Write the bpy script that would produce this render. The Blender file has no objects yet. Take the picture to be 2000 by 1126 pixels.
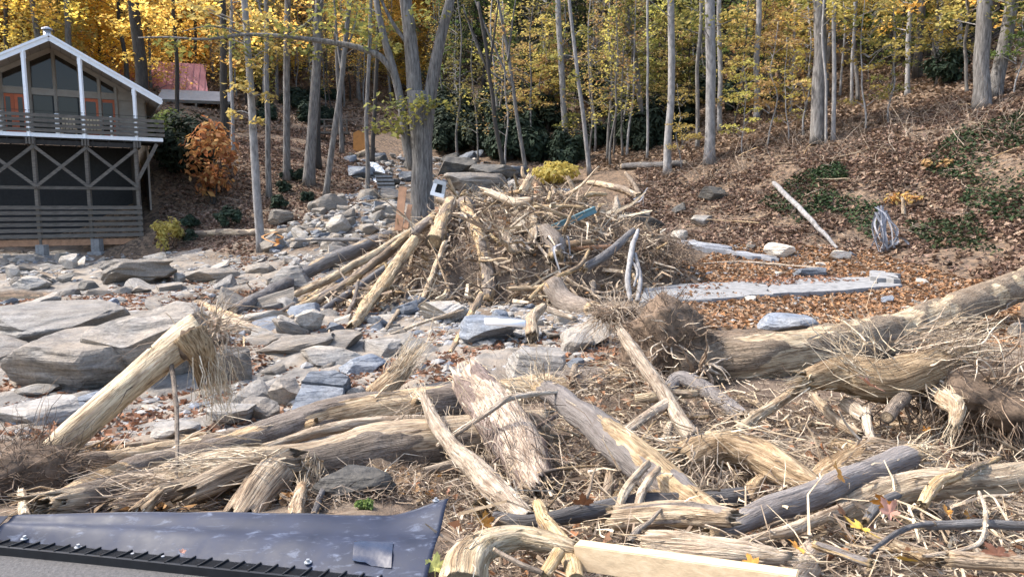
import bpy, bmesh, math, random
import numpy as np
from mathutils import Vector, Matrix
rng = np.random.default_rng(7)
random.seed(7)
R = math.radians
SC = bpy.context.scene
COL = SC.collection

# ------------------------------------------------------------------ camera, light, exposure
EYE = 1.62
PITCH = R(6.7)
FPX = 1389.0
cam = bpy.data.cameras.new('camera')
cam.sensor_width = 36.0
cam.lens = 36.0 * FPX / 2000.0
cam.clip_start = 0.05
cam.clip_end = 600.0
camo = bpy.data.objects.new('camera', cam)
COL.objects.link(camo)
camo.location = (0, 0, EYE)
camo.rotation_euler = (math.pi / 2 - PITCH, 0, 0)
SC.camera = camo

SUN_DIR = Vector((-0.66, 0.10, 0.80)).normalized()       # direction towards the sun
elev = math.asin(SUN_DIR.z)
azim = math.atan2(SUN_DIR.x, SUN_DIR.y)
world = bpy.data.worlds.new('World')
SC.world = world
world.use_nodes = True
wn = world.node_tree
wn.nodes.clear()
sky = wn.nodes.new('ShaderNodeTexSky')
sky.sky_type = 'NISHITA'
sky.sun_disc = False
sky.sun_elevation = elev
sky.sun_rotation = azim
sky.air_density = 1.0
sky.dust_density = 3.0
sky.ozone_density = 1.0
bg = wn.nodes.new('ShaderNodeBackground')
bg.inputs['Strength'].default_value = 0.15
wo = wn.nodes.new('ShaderNodeOutputWorld')
wn.links.new(sky.outputs[0], bg.inputs[0])
wn.links.new(bg.outputs[0], wo.inputs[0])
sun = bpy.data.lights.new('sun', 'SUN')
sun.energy = 2.0
sun.angle = R(1.4)
sun.color = (1.0, 0.96, 0.91)
suno = bpy.data.objects.new('sun', sun)
COL.objects.link(suno)
suno.rotation_euler = SUN_DIR.to_track_quat('Z', 'Y').to_euler()
suno.location = (-20, 15, 40)
SC.view_settings.view_transform = 'Standard'
SC.view_settings.look = 'None'
SC.view_settings.gamma = 1.0
SC.view_settings.use_curve_mapping = False
SC.view_settings.exposure = 1.74

# ------------------------------------------------------------------ noise
def _hash(i, j, k):
    n = (i * 374761393 + j * 668265263 + k * 1442695041) & 0xffffffff
    n = ((n ^ (n >> 13)) * 1274126177) & 0xffffffff
    n = ((n ^ (n >> 16)) * 2246822519) & 0xffffffff
    return ((n ^ (n >> 15)) & 0xffffff) / float(0xffffff)

def vnoise(p):
    p = np.asarray(p, float)
    f = np.floor(p)
    t = p - f
    i = f.astype(np.int64)
    t = t * t * (3 - 2 * t)
    x, y, z = i[..., 0], i[..., 1], i[..., 2]
    tx, ty, tz = t[..., 0], t[..., 1], t[..., 2]
    def L(a, b, s): return a + (b - a) * s
    c = L(L(L(_hash(x, y, z), _hash(x + 1, y, z), tx), L(_hash(x, y + 1, z), _hash(x + 1, y + 1, z), tx), ty),
          L(L(_hash(x, y, z + 1), _hash(x + 1, y, z + 1), tx), L(_hash(x, y + 1, z + 1), _hash(x + 1, y + 1, z + 1), tx), ty), tz)
    return c * 2 - 1

def fbm(p, octv=4, gain=0.5, lac=2.03):
    p = np.asarray(p, float)
    a, s = 1.0, 0.0
    out = np.zeros(p.shape[:-1])
    for o in range(octv):
        out += a * vnoise(p + 17.31 * o)
        s += a
        a *= gain
        p = p * lac
    return out / s

def sstep(a, b, x):
    t = np.clip((x - a) / (b - a), 0, 1)
    return t * t * (3 - 2 * t)

# ------------------------------------------------------------------ pixel -> place
def ray(px, py):
    u = (px - 1000.0) / FPX
    w = (563.0 - py) / FPX
    y = math.cos(PITCH) + w * math.sin(PITCH)
    z = -math.sin(PITCH) + w * math.cos(PITCH)
    return np.array((u / y, 1.0, z / y))

def P(px, py, d):
    r = ray(px, py)
    return np.array((0, 0, EYE)) + r * d

def Pz(px, py, z):
    r = ray(px, py)
    return P(px, py, (z - EYE) / r[2])

CTRL_PX = [  # (px, py, forward distance): where the bare ground lies
    (300, 990, 5.3), (60, 1000, 5.0), (700, 990, 5.0), (300, 940, 6.6), (300, 850, 8.5), (300, 750, 11), (100, 700, 12.5), (600, 860, 8.0),
    (600, 760, 10.6), (600, 700, 12.2), (0, 800, 9.6), (300, 650, 15), (100, 600, 18), (600, 640, 15), (800, 640, 15), (200, 560, 23), (430, 585, 20.5),
    (200, 520, 27), (120, 512, 29.6), (270, 510, 31), (10, 516, 28.6), (140, 470, 33.5), (430, 520, 27), (560, 540, 24.5), (330, 440, 33), (450, 310, 40), (400, 400, 36), (540, 470, 30),
    (620, 385, 37), (520, 400, 35), (660, 420, 32), (740, 400, 34), (300, 190, 55), (320, 330, 38), (150, 60, 80), (600, 250, 55), (690, 260, 60), (740, 300, 52),
    (740, 345, 43), (800, 390, 36), (860, 310, 52), (950, 310, 50), (1050, 335, 46), (1120, 305, 50), (1200, 390, 36), (1300, 325, 39), (1385, 315, 37),
    (1600, 275, 34), (1480, 400, 31), (1950, 185, 33), (1750, 330, 29), (1800, 420, 26.5), (1750, 485, 24.5), (1900, 525, 21), (1990, 600, 16.3),
    (1700, 560, 20), (1900, 400, 25), (1990, 300, 26), (1600, 480, 26), (1400, 490, 26), (1350, 430, 32), (1250, 450, 30), (1100, 420, 33),
    (1650, 1060, 2.95), (1950, 1060, 2.95), (1250, 1060, 3.0), (1500, 950, 4.3), (1950, 950, 4.3), (1100, 940, 4.6), (1500, 850, 6.1), (1950, 850, 6.3), (1100, 850, 6.6),
    (1500, 780, 8.0), (1100, 760, 9.6), (1900, 740, 9.3), (1500, 640, 13.5), (1200, 640, 14), (1000, 700, 12), (1500, 570, 19), (1250, 570, 19), (850, 640, 15.5), (1000, 600, 17.3), (1800, 640, 13.5),
    (1000, 150, 75), (1300, 150, 62), (1600, 120, 58), (1000, 0, 95), (1500, 0, 80), (600, 100, 85), (2000, 50, 58), (0, 0, 85), (1000, -150, 130), (300, -150, 120), (1700, -200, 110),
    (760, 200, 78), (500, 180, 66), (880, 200, 68), (1150, 220, 58)]
CTRL_XYZ = [(-8, 3.2, -0.05), (-4, 3.4, -0.12), (0, 3.3, -0.1), (2.2, 2.2, -0.03), (4, 2.2, -0.03), (9, 2.2, 0), (-8, 1, -0.02), (0, 1, -0.02), (9, 1, 0), (0, -5, 0), (-20, -5, 0), (20, -5, 0.5),
    (-16, 6, -1.1), (-25, 12, -0.9), (-27, 20, -0.7), (-34, 30, 0.5), (-26, 32, 0.6), (-24, 38, 3), (-40, 42, 9), (-60, 60, 24), (-80, 100, 48), (13, 6, 0.1), (22, 8, 1.2), (24, 14, 2.5), (30, 20, 7),
    (40, 28, 14), (60, 50, 32), (80, 100, 62), (0, 160, 72), (-60, 160, 75), (80, 160, 85), (-20, 36, 2.2)]
_c = np.array([P(*c) for c in CTRL_PX] + [np.array(c, float) for c in CTRL_XYZ])
def _phi(a, b):
    d2 = ((a[:, None, :] - b[None, :, :]) ** 2).sum(-1)
    return np.sqrt(d2 + 1.2)
_A = _phi(_c[:, :2], _c[:, :2]) + np.eye(len(_c)) * -0.25
_B = np.block([[_A, np.ones((len(_c), 1)), _c[:, :2]], [np.ones((1, len(_c))), np.zeros((1, 3))], [_c[:, :2].T, np.zeros((2, 3))]])
_w = np.linalg.lstsq(_B, np.concatenate([_c[:, 2], np.zeros(3)]), rcond=None)[0]

def mound(x, y):
    """the heap of soil and flood wreck in the middle of the creek bed"""
    dx = (x - 0.55) / np.where(x < 0.55, 4.6, 5.0)
    dy = (y - 22.4) / np.where(y < 22.4, 4.6, 5.5)
    n = fbm(np.stack([x * 0.5, y * 0.5, x * 0 + 3.3], -1), 3)
    q = np.clip(1 - (dx * dx + dy * dy) * (1 + 0.5 * n), 0, 1)
    side = 1 - 0.28 * sstep(1.6, 4.5, x)
    return 2.15 * q ** 0.62 * side

POOLS = [(float(P(462, 590, 20.4)[0]), 20.4, 1.35, 1.25), (float(P(14, 572, 21.0)[0]), 21.0, 1.2, 1.0)]
def H(x, y, fine=False):
    x = np.asarray(x, float); y = np.asarray(y, float)
    sh = x.shape
    xf, yf = x.ravel(), y.ravel()
    out = np.empty(xf.shape)
    for i in range(0, len(xf), 20000):
        q = np.stack([xf[i:i + 20000], yf[i:i + 20000]], -1)
        out[i:i + 20000] = _phi(q, _c[:, :2]) @ _w[:len(_c)] + _w[len(_c)] + q @ _w[len(_c) + 1:]
    out += mound(xf, yf)
    for cx, cy, w, h in POOLS: out -= 0.42 * np.exp(-(((xf - cx) / w) ** 2 + ((yf - cy) / h) ** 2) ** 2)
    rough = sstep(3.7, 6.0, yf)
    out -= 0.50 * sstep(-1.2, 0.2, xf) * sstep(2.3, 3.2, yf) * (1 - sstep(7.0, 9.0, yf)) * (1 - sstep(5, 8, xf))
    p = np.stack([xf, yf, xf * 0], -1)
    out += rough * 0.16 * fbm(p * 0.45 + 5.1, 3)
    road = 1 - sstep(3.05, 3.6, yf - np.clip(xf, -4, 0) * -0.10)
    left = 1 - sstep(-0.4, 0.2, xf)
    out = out * (1 - road * left) + road * left * (-0.035)
    return out.reshape(sh)

_T = np.geomspace(2.3, 170, 700)
def at(px, py, lift=0.0, d=None):
    """the place seen at a pixel: on the ground (lift metres above it) or at a stated distance"""
    if d is not None:
        return P(px, py, d)
    r = ray(px, py)
    X, Y, Z = r[0] * _T, _T, EYE + r[2] * _T
    g = Z - H(X, Y) - lift
    k = np.argmax(g <= 0)
    if k == 0:
        return P(px, py, 60 if g[0] > 0 else 2.3)
    a, b = g[k - 1], g[k]
    t = _T[k - 1] + (_T[k] - _T[k - 1]) * a / (a - b)
    return P(px, py, t)

def onz(x, y):
    return float(H(np.array([x]), np.array([y]))[0])

# ------------------------------------------------------------------ objects
def tag(o, label=None, cat=None, group=None, kind=None):
    if label: o['label'] = label
    if cat: o['category'] = cat
    if group: o['group'] = group
    if kind: o['kind'] = kind
    return o

def mesh(name, V, F, mats=None, smooth=True, attrs=None, mi=None):
    """V (n,3); F list of int arrays (m,3)/(m,4)"""
    V = np.ascontiguousarray(V, np.float32)
    if isinstance(F, np.ndarray): F = [F]
    F = [np.asarray(f, np.int32) for f in F if len(f)]
    me = bpy.data.meshes.new(name)
    me.vertices.add(len(V))
    me.vertices.foreach_set('co', V.ravel())
    tot = np.concatenate([np.full(len(f), f.shape[1], np.int32) for f in F])
    idx = np.concatenate([f.ravel() for f in F])
    me.loops.add(len(idx))
    me.loops.foreach_set('vertex_index', idx)
    me.polygons.add(len(tot))
    me.polygons.foreach_set('loop_start', np.concatenate([[0], np.cumsum(tot)[:-1]]).astype(np.int32))
    me.polygons.foreach_set('loop_total', tot)
    me.polygons.foreach_set('use_smooth', np.full(len(tot), bool(smooth)))
    if mats is not None:
        for m in (mats if isinstance(mats, (list, tuple)) else [mats]): me.materials.append(m)
    if mi is not None: me.polygons.foreach_set('material_index', np.asarray(mi, np.int32))
    for k, a in (attrs or {}).items():
        a = np.asarray(a, np.float32)
        if a.ndim == 1:
            at_ = me.attributes.new(k, 'FLOAT', 'POINT'); at_.data.foreach_set('value', a)
        else:
            at_ = me.attributes.new(k, 'FLOAT_VECTOR', 'POINT'); at_.data.foreach_set('vector', a.ravel())
    me.update(calc_edges=True)
    return me

def link(name, me, parent=None, loc=None):
    o = bpy.data.objects.new(name, me)
    COL.objects.link(o)
    if parent is not None: o.parent = parent
    if loc is not None: o.location = [float(v) for v in loc]
    return o

def top(name, V, F, mats, label=None, cat=None, group=None, kind=None, smooth=True, attrs=None, mi=None):
    """a top-level mesh whose origin sits at its base"""
    V = np.asarray(V, float)
    org = np.array((V[:, 0].mean(), V[:, 1].mean(), V[:, 2].min()))
    o = link(name, mesh(name, V - org, F, mats, smooth, attrs, mi), None, org)
    tag(o, label, cat, group, kind)
    return o, org

def empty(name, loc, label=None, cat=None, group=None, rz=0.0):
    o = bpy.data.objects.new(name, None)
    COL.objects.link(o)
    o.location = [float(v) for v in loc]
    o.rotation_euler = (0, 0, rz)
    o.empty_display_size = 0.2
    tag(o, label, cat, group)
    return o

def part(name, V, F, mats, parent, org=None, smooth=False, kind=None, attrs=None, mi=None):
    V = np.asarray(V, float)
    if org is not None: V = V - org
    c = V.mean(0)
    o = link(name, mesh(name, V - c, F, mats, smooth, attrs, mi), parent, c)
    if kind: o['kind'] = kind
    return o

class MB:
    """collects pieces of one mesh"""
    def __init__(s): s.v, s.q, s.t, s.n = [], [], [], 0
    def add(s, V, F):
        V = np.asarray(V, float).reshape(-1, 3)
        for f in (F if isinstance(F, list) else [F]):
            f = np.asarray(f)
            if len(f): (s.q if f.shape[1] == 4 else s.t).append(f + s.n)
        s.v.append(V); s.n += len(V)
        return s
    def get(s):
        F = []
        if s.q: F.append(np.concatenate(s.q))
        if s.t: F.append(np.concatenate(s.t))
        return np.concatenate(s.v), F

BOXF = np.array([(0, 3, 2, 1), (4, 5, 6, 7), (0, 1, 5, 4), (1, 2, 6, 5), (2, 3, 7, 6), (3, 0, 4, 7)])
def beam(p0, p1, w, h, up=(0, 0, 1), roll=0.0):
    p0, p1 = np.asarray(p0, float), np.asarray(p1, float)
    d = p1 - p0; d /= np.linalg.norm(d)
    up = np.asarray(up, float)
    if abs(d @ up) > 0.98: up = np.array((0.3, 1, 0.0))
    s = np.cross(d, up); s /= np.linalg.norm(s)
    u = np.cross(s, d)
    if roll:
        s, u = s * math.cos(roll) + u * math.sin(roll), u * math.cos(roll) - s * math.sin(roll)
    a, b = s * w / 2, u * h / 2
    V = [p0 - a - b, p0 + a - b, p0 + a + b, p0 - a + b, p1 - a - b, p1 + a - b, p1 + a + b, p1 - a + b]
    return np.array(V), BOXF

def slab(poly, thick, nrm):
    """prism over a polygon (n,3) pushed along nrm"""
    poly = np.asarray(poly, float); n = len(poly)
    o = np.asarray(nrm, float) * thick
    V = np.concatenate([poly, poly + o])
    i = np.arange(n); j = (i + 1) % n
    q = np.stack([i, j, j + n, i + n], -1)
    t = np.array([(0, k, k + 1) for k in range(1, n - 1)])
    return V, [q, t[:, ::-1], t + n]

def frames(pts):
    pts = np.asarray(pts, float)
    T = np.gradient(pts, axis=0)
    T /= np.linalg.norm(T, axis=1)[:, None] + 1e-9
    a = np.array((0, 0, 1.0)) if abs(T[0][2]) < 0.9 else np.array((1.0, 0, 0))
    N = np.zeros_like(pts)
    n = a - T[0] * (a @ T[0]); n /= np.linalg.norm(n)
    for i in range(len(pts)):
        n = n - T[i] * (n @ T[i]); n /= np.linalg.norm(n) + 1e-9
        N[i] = n
    return T, N, np.cross(T, N)

def catmull(pts, n):
    pts = np.asarray(pts, float)
    if len(pts) == 2: return pts[0] + (pts[1] - pts[0]) * np.linspace(0, 1, n)[:, None]
    e = np.concatenate([[2 * pts[0] - pts[1]], pts, [2 * pts[-1] - pts[-2]]])
    seg = np.linalg.norm(np.diff(pts[:, :3], axis=0), axis=1)
    cum = np.concatenate([[0], np.cumsum(seg)]); cum /= cum[-1]
    u = np.linspace(0, 1, n)
    k = np.clip(np.searchsorted(cum, u, side='right') - 1, 0, len(pts) - 2)
    t = ((u - cum[k]) / (cum[k + 1] - cum[k]))[:, None]
    p0, p1, p2, p3 = e[k], e[k + 1], e[k + 2], e[k + 3]
    return 0.5 * (2 * p1 + (p2 - p0) * t + (2 * p0 - 5 * p1 + 4 * p2 - p3) * t ** 2 + (3 * p1 - p0 - 3 * p2 + p3) * t ** 3)

def gridfaces(n, k, closed=True):
    i = np.arange(n - 1)[:, None]; j = np.arange(k if closed else k - 1)[None, :]
    a = i * k + j; b = i * k + (j + 1) % k
    return np.stack([a, b, b + k, a + k], -1).reshape(-1, 4)

def tube(pts, rad, k=6, cap=True):
    pts = np.asarray(pts, float); n = len(pts)
    rad = np.broadcast_to(np.asarray(rad, float), (n,))
    T, N, B = frames(pts)
    a = np.arange(k) * 2 * math.pi / k
    V = pts[:, None, :] + rad[:, None, None] * (N[:, None, :] * np.cos(a)[None, :, None] + B[:, None, :] * np.sin(a)[None, :, None])
    F = [gridfaces(n, k)]
    V = V.reshape(-1, 3)
    if cap:
        V = np.concatenate([V, pts[:1], pts[-1:]])
        j = np.arange(k); j2 = (j + 1) % k
        F.append(np.concatenate([np.stack([j2, j, np.full(k, n * k)], -1), np.stack([(n - 1) * k + j, (n - 1) * k + j2, np.full(k, n * k + 1)], -1)]))
    return V, F

def sticks(P0, P1, r0, r1, bend=None, seg=3, k=3, flat=1.0):
    """many thin tapered sticks or fibres at once"""
    P0, P1 = np.asarray(P0, float), np.asarray(P1, float)
    n = len(P0)
    t = np.linspace(0, 1, seg + 1)
    D = P1 - P0
    L = np.linalg.norm(D, axis=1)[:, None] + 1e-9
    d = D / L
    a = np.where(np.abs(d[:, 2:3]) < 0.8, np.array([[0, 0, 1.0]]), np.array([[1.0, 0, 0]]))
    s = np.cross(d, a); s /= np.linalg.norm(s, axis=1)[:, None] + 1e-9
    u = np.cross(s, d)
    ph = rng.uniform(0, 6.28, n)[:, None]
    s, u = s * np.cos(ph) + u * np.sin(ph), u * np.cos(ph) - s * np.sin(ph)
    C = P0[:, None] + D[:, None] * t[None, :, None]
    if bend is not None: C = C + np.asarray(bend)[:, None] * (4 * t * (1 - t))[None, :, None]
    wig = rng.normal(0, 1, (n, seg + 1, 3)) * 0.03 * L[:, None]
    wig[:, 0] = 0
    C = C + wig
    r = np.asarray(r0)[:, None] * (1 - t) + np.asarray(r1)[:, None] * t
    an = np.arange(k) * 2 * math.pi / k
    V = C[:, :, None] + r[:, :, None, None] * (s[:, None, None] * np.cos(an)[None, None, :, None] + flat * u[:, None, None] * np.sin(an)[None, None, :, None])
    base = gridfaces(seg + 1, k)
    F = (base[None] + (np.arange(n) * (seg + 1) * k)[:, None, None]).reshape(-1, 4)
    return V.reshape(-1, 3), F

def quads(C, nrm, size, asp=1.6, fold=0.25, droop=True):
    """many leaves: a folded rhombus each"""
    n = len(C)
    nrm = nrm / (np.linalg.norm(nrm, axis=1)[:, None] + 1e-9)
    a = rng.normal(0, 1, (n, 3))
    s = np.cross(nrm, a); s /= np.linalg.norm(s, axis=1)[:, None] + 1e-9
    u = np.cross(s, nrm)
    size = np.broadcast_to(np.asarray(size, float), (n,))[:, None]
    f = nrm * size * fold * rng.uniform(-0.6, 1.2, (n, 1))
    V = np.stack([C + u * size * asp * 0.5, C + s * size * 0.5 + f, C - u * size * asp * 0.5, C - s * size * 0.5 + f], 1)
    b = (np.arange(n) * 4)[:, None]
    return V.reshape(-1, 3), np.concatenate([b + np.array([0, 1, 2]), b + np.array([0, 2, 3])])

# ------------------------------------------------------------------ materials
def newmat(name):
    m = bpy.data.materials.new(name); m.use_nodes = True
    nt = m.node_tree; nt.nodes.clear()
    out = nt.nodes.new('ShaderNodeOutputMaterial')
    b = nt.nodes.new('ShaderNodeBsdfPrincipled')
    nt.links.new(b.outputs[0], out.inputs[0])
    b.inputs['Roughness'].default_value = 0.85
    b.inputs['Specular IOR Level'].default_value = 0.3
    return m, nt, b, out

def N(nt, t, **kw):
    n = nt.nodes.new(t)
    for k, v in kw.items():
        if k.startswith('i_'):
            n.inputs[k[2:].replace('_', ' ')].default_value = v
        else: setattr(n, k, v)
    return n

def noise(nt, vec, scale, detail=4, rough=0.55, dist=0.0):
    n = N(nt, 'ShaderNodeTexNoise')
    n.inputs['Scale'].default_value = scale; n.inputs['Detail'].default_value = detail
    n.inputs['Roughness'].default_value = rough; n.inputs['Distortion'].default_value = dist
    if vec is not None: nt.links.new(vec, n.inputs['Vector'])
    return n.outputs['Fac']

def mapping(nt, vec, scale=(1, 1, 1), rot=(0, 0, 0)):
    n = N(nt, 'ShaderNodeMapping')
    n.inputs['Scale'].default_value = scale; n.inputs['Rotation'].default_value = rot
    nt.links.new(vec, n.inputs['Vector'])
    return n.outputs[0]

def ramp(nt, fac, cols, pos=None):
    n = N(nt, 'ShaderNodeValToRGB')
    pos = pos or [0.25 + 0.5 * i / max(1, len(cols) - 1) for i in range(len(cols))]
    el = n.color_ramp.elements
    while len(el) < len(cols): el.new(0.5)
    for e, p, c in zip(el, pos, cols):
        e.position = p; e.color = (*c, 1) if len(c) == 3 else c
    nt.links.new(fac, n.inputs[0])
    return n.outputs[0]

def mix(nt, fac, a, b, mode='MIX'):
    n = N(nt, 'ShaderNodeMix', data_type='RGBA', blend_type=mode)
    for s, v in ((0, fac), (6, a), (7, b)):
        if isinstance(v, bpy.types.NodeSocket): nt.links.new(v, n.inputs[s])
        else: n.inputs[s].default_value = (*v, 1) if (s and len(v) == 3) else v
    return n.outputs[2]

def math_(nt, op, a, b=None, clamp=False):
    n = N(nt, 'ShaderNodeMath', operation=op, use_clamp=clamp)
    for i, v in enumerate((a, b)):
        if v is None: continue
        if isinstance(v, bpy.types.NodeSocket): nt.links.new(v, n.inputs[i])
        else: n.inputs[i].default_value = v
    return n.outputs[0]

def bump(nt, b, h, strength=0.4, dist=0.02):
    n = N(nt, 'ShaderNodeBump')
    n.inputs['Strength'].default_value = strength; n.inputs['Distance'].default_value = dist
    nt.links.new(h, n.inputs['Height']); nt.links.new(n.outputs[0], b.inputs['Normal'])

def attr(nt, name): return N(nt, 'ShaderNodeAttribute', attribute_name=name)
def objco(nt): return N(nt, 'ShaderNodeTexCoord').outputs['Object']
def worldpos(nt): return N(nt, 'ShaderNodeNewGeometry').outputs['Position']
def islrand(nt): return N(nt, 'ShaderNodeNewGeometry').outputs['Random Per Island']
def objrand(nt): return N(nt, 'ShaderNodeObjectInfo').outputs['Random']

def mat_log(name, bark, wood, scale=1.0, warm=None, crk=0.6):
    """bark and bare wood; the mesh says where the bark is off ('bare') and which way the grain runs ('grain')"""
    m, nt, b, out = newmat(name)
    g = attr(nt, 'grain').outputs['Vector']
    bare = attr(nt, 'bare').outputs['Fac']
    n1 = noise(nt, mapping(nt, g, (4 * scale, 26 * scale, 26 * scale)), 1.0, 6, 0.65, 0.4)
    n2 = noise(nt, mapping(nt, g, (1.4, 5, 5)), 1.0, 4, 0.6)
    vo = N(nt, 'ShaderNodeTexVoronoi', feature='DISTANCE_TO_EDGE'); vo.inputs['Scale'].default_value = 1.0
    dv = N(nt, 'ShaderNodeVectorMath', operation='ADD')
    tn = N(nt, 'ShaderNodeTexNoise'); tn.inputs['Scale'].default_value = 9.0; nt.links.new(g, tn.inputs['Vector'])
    sv = N(nt, 'ShaderNodeVectorMath', operation='SCALE'); sv.inputs['Scale'].default_value = 0.22
    nt.links.new(tn.outputs['Color'], sv.inputs[0]); nt.links.new(g, dv.inputs[0]); nt.links.new(sv.outputs[0], dv.inputs[1])
    nt.links.new(mapping(nt, dv.outputs[0], (4.2 * scale, 25 * scale, 25 * scale)), vo.inputs['Vector'])
    crack = ramp(nt, vo.outputs['Distance'], [(.30, .28, .27), (.86, .86, .86), (1.06, 1.06, 1.05)], [0.0, 0.07, 0.4])
    cb = mix(nt, n2, ramp(nt, n1, bark, [0.3, 0.5, 0.7]), tuple(0.62 * c for c in bark[1]), 'MIX')
    cb = mix(nt, crk, cb, crack, 'MULTIPLY')
    n3 = noise(nt, mapping(nt, g, (1.6, 60, 60)), 1.0, 5, 0.6, 0.3)
    n4 = noise(nt, mapping(nt, g, (2.5, 6, 6)), 1.0, 4, 0.6)
    cw = ramp(nt, n3, wood, [0.28, 0.5, 0.68])
    nc = noise(nt, mapping(nt, g, (0.9, 15, 15)), 1.0, 3, 0.55, 0.8)
    lines = ramp(nt, math_(nt, 'ABSOLUTE', math_(nt, 'SUBTRACT', nc, 0.5)), [(.25, .2, .16), (.85, .83, .8), (1, 1, 1)], [0.0, 0.018, 0.06])
    cw = mix(nt, 0.75, cw, lines, 'MULTIPLY')
    st = N(nt, 'ShaderNodeMapRange'); st.inputs['From Min'].default_value = 0.52; st.inputs['From Max'].default_value = 0.72
    nt.links.new(n4, st.inputs['Value'])
    cw = mix(nt, math_(nt, 'MULTIPLY', st.outputs[0], 0.75), cw, warm or tuple(c * 0.45 for c in wood[1]))
    edge = math_(nt, 'ADD', bare, math_(nt, 'MULTIPLY', math_(nt, 'SUBTRACT', n1, 0.5), 0.7))
    mr = N(nt, 'ShaderNodeMapRange'); mr.inputs['From Min'].default_value = 0.42; mr.inputs['From Max'].default_value = 0.56
    nt.links.new(edge, mr.inputs['Value'])
    n5 = noise(nt, mapping(nt, g, (3.0, 12, 12)), 1.0, 6, 0.7, 0.6)
    cw = mix(nt, 1.0, cw, ramp(nt, n5, [(.42, .37, .33), (.86, .83, .80), (1.04, 1.03, 1.0)], [0.34, 0.5, 0.62]), 'MULTIPLY')
    c = mix(nt, mr.outputs[0], cb, cw)
    wpn = noise(nt, worldpos(nt), 2.3, 5, 0.65, 0.4)
    c = mix(nt, math_(nt, 'MULTIPLY', ramp(nt, wpn, [(0, 0, 0), (1, 1, 1)], [0.50, 0.66]), 0.55), c, mix(nt, 1.0, c, (.50, .42, .36), 'MULTIPLY'))
    hs = N(nt, 'ShaderNodeHueSaturation'); nt.links.new(c, hs.inputs['Color'])
    orr = objrand(nt)
    nt.links.new(math_(nt, 'ADD', math_(nt, 'MULTIPLY', orr, 0.42), 0.76), hs.inputs['Value'])
    nt.links.new(math_(nt, 'ADD', math_(nt, 'MULTIPLY', math_(nt, 'FRACT', math_(nt, 'MULTIPLY', orr, 7.31)), 0.35), 0.86), hs.inputs['Saturation'])
    nt.links.new(hs.outputs[0], b.inputs['Base Color'])
    bump(nt, b, math_(nt, 'ADD', math_(nt, 'MULTIPLY', n1, 1.3), math_(nt, 'MULTIPLY', n3, 0.9)), 1.0, 0.035)
    return m

def mat_sticks(name, cols, pos=None, bumpy=True):
    m, nt, b, out = newmat(name)
    c = ramp(nt, islrand(nt), cols, pos or [i / (len(cols) - 1) for i in range(len(cols))])
    n = noise(nt, objco(nt), 14, 4, 0.6)
    c = mix(nt, ramp(nt, n, [(0, 0, 0), (1, 1, 1)], [0.35, 0.65]), c, mix(nt, 1.0, c, (0.55, 0.5, 0.45), 'MULTIPLY'))
    nt.links.new(c, b.inputs['Base Color'])
    return m

def mat_leaf(name, cols, trans=0.45, rnd='isl'):
    m, nt, b, out = newmat(name)
    r = islrand(nt)
    o = objrand(nt)
    c = ramp(nt, r, cols, [i / (len(cols) - 1) for i in range(len(cols))])
    hs = N(nt, 'ShaderNodeHueSaturation')
    nt.links.new(c, hs.inputs['Color'])
    nt.links.new(math_(nt, 'ADD', math_(nt, 'MULTIPLY', o, 0.035), 0.4825), hs.inputs['Hue'])
    nt.links.new(math_(nt, 'ADD', math_(nt, 'MULTIPLY', o, 0.4), 0.8), hs.inputs['Value'])
    nt.links.new(hs.outputs[0], b.inputs['Base Color'])
    b.inputs['Roughness'].default_value = 0.75; b.inputs['Specular IOR Level'].default_value = 0.15
    if trans:
        t = N(nt, 'ShaderNodeBsdfTranslucent')
        nt.links.new(hs.outputs[0], t.inputs['Color'])
        ms = N(nt, 'ShaderNodeMixShader'); ms.inputs[0].default_value = trans
        nt.links.new(b.outputs[0], ms.inputs[1]); nt.links.new(t.outputs[0], ms.inputs[2])
        nt.links.new(ms.outputs[0], out.inputs[0])
    return m

def mat_rock(name, cols, patch, strata=(1, 1, 7), patch_amt=0.5):
    m, nt, b, out = newmat(name)
    oc = objco(nt)
    rot = (0.35, 0.25, 0)
    n1 = noise(nt, mapping(nt, oc, tuple(3.0 * s for s in strata), rot), 1.0, 7, 0.62, 0.35)
    n2 = noise(nt, oc, 1.3, 5, 0.6)
    n3 = noise(nt, oc, 22, 5, 0.7)
    c = ramp(nt, n1, cols, [0.3, 0.5, 0.7])
    pm = ramp(nt, n2, [(0, 0, 0), (1, 1, 1)], [0.5 - 0.12, 0.5 + 0.12])
    c = mix(nt, math_(nt, 'MULTIPLY', pm, patch_amt), c, patch)
    c = mix(nt, 1.0, c, ramp(nt, n3, [(0.6, 0.6, 0.6), (1, 1, 1), (1.25, 1.25, 1.22)], [0.3, 0.5, 0.7]), 'MULTIPLY')
    vr = N(nt, 'ShaderNodeHueSaturation'); nt.links.new(c, vr.inputs['Color'])
    nt.links.new(math_(nt, 'ADD', math_(nt, 'MULTIPLY', objrand(nt), 0.5), 0.75), vr.inputs['Value'])
    nt.links.new(vr.outputs[0], b.inputs['Base Color'])
    b.inputs['Roughness'].default_value = 0.72
    bump(nt, b, math_(nt, 'ADD', n1, math_(nt, 'MULTIPLY', n3, 0.35)), 0.8, 0.05)
    return m

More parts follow.
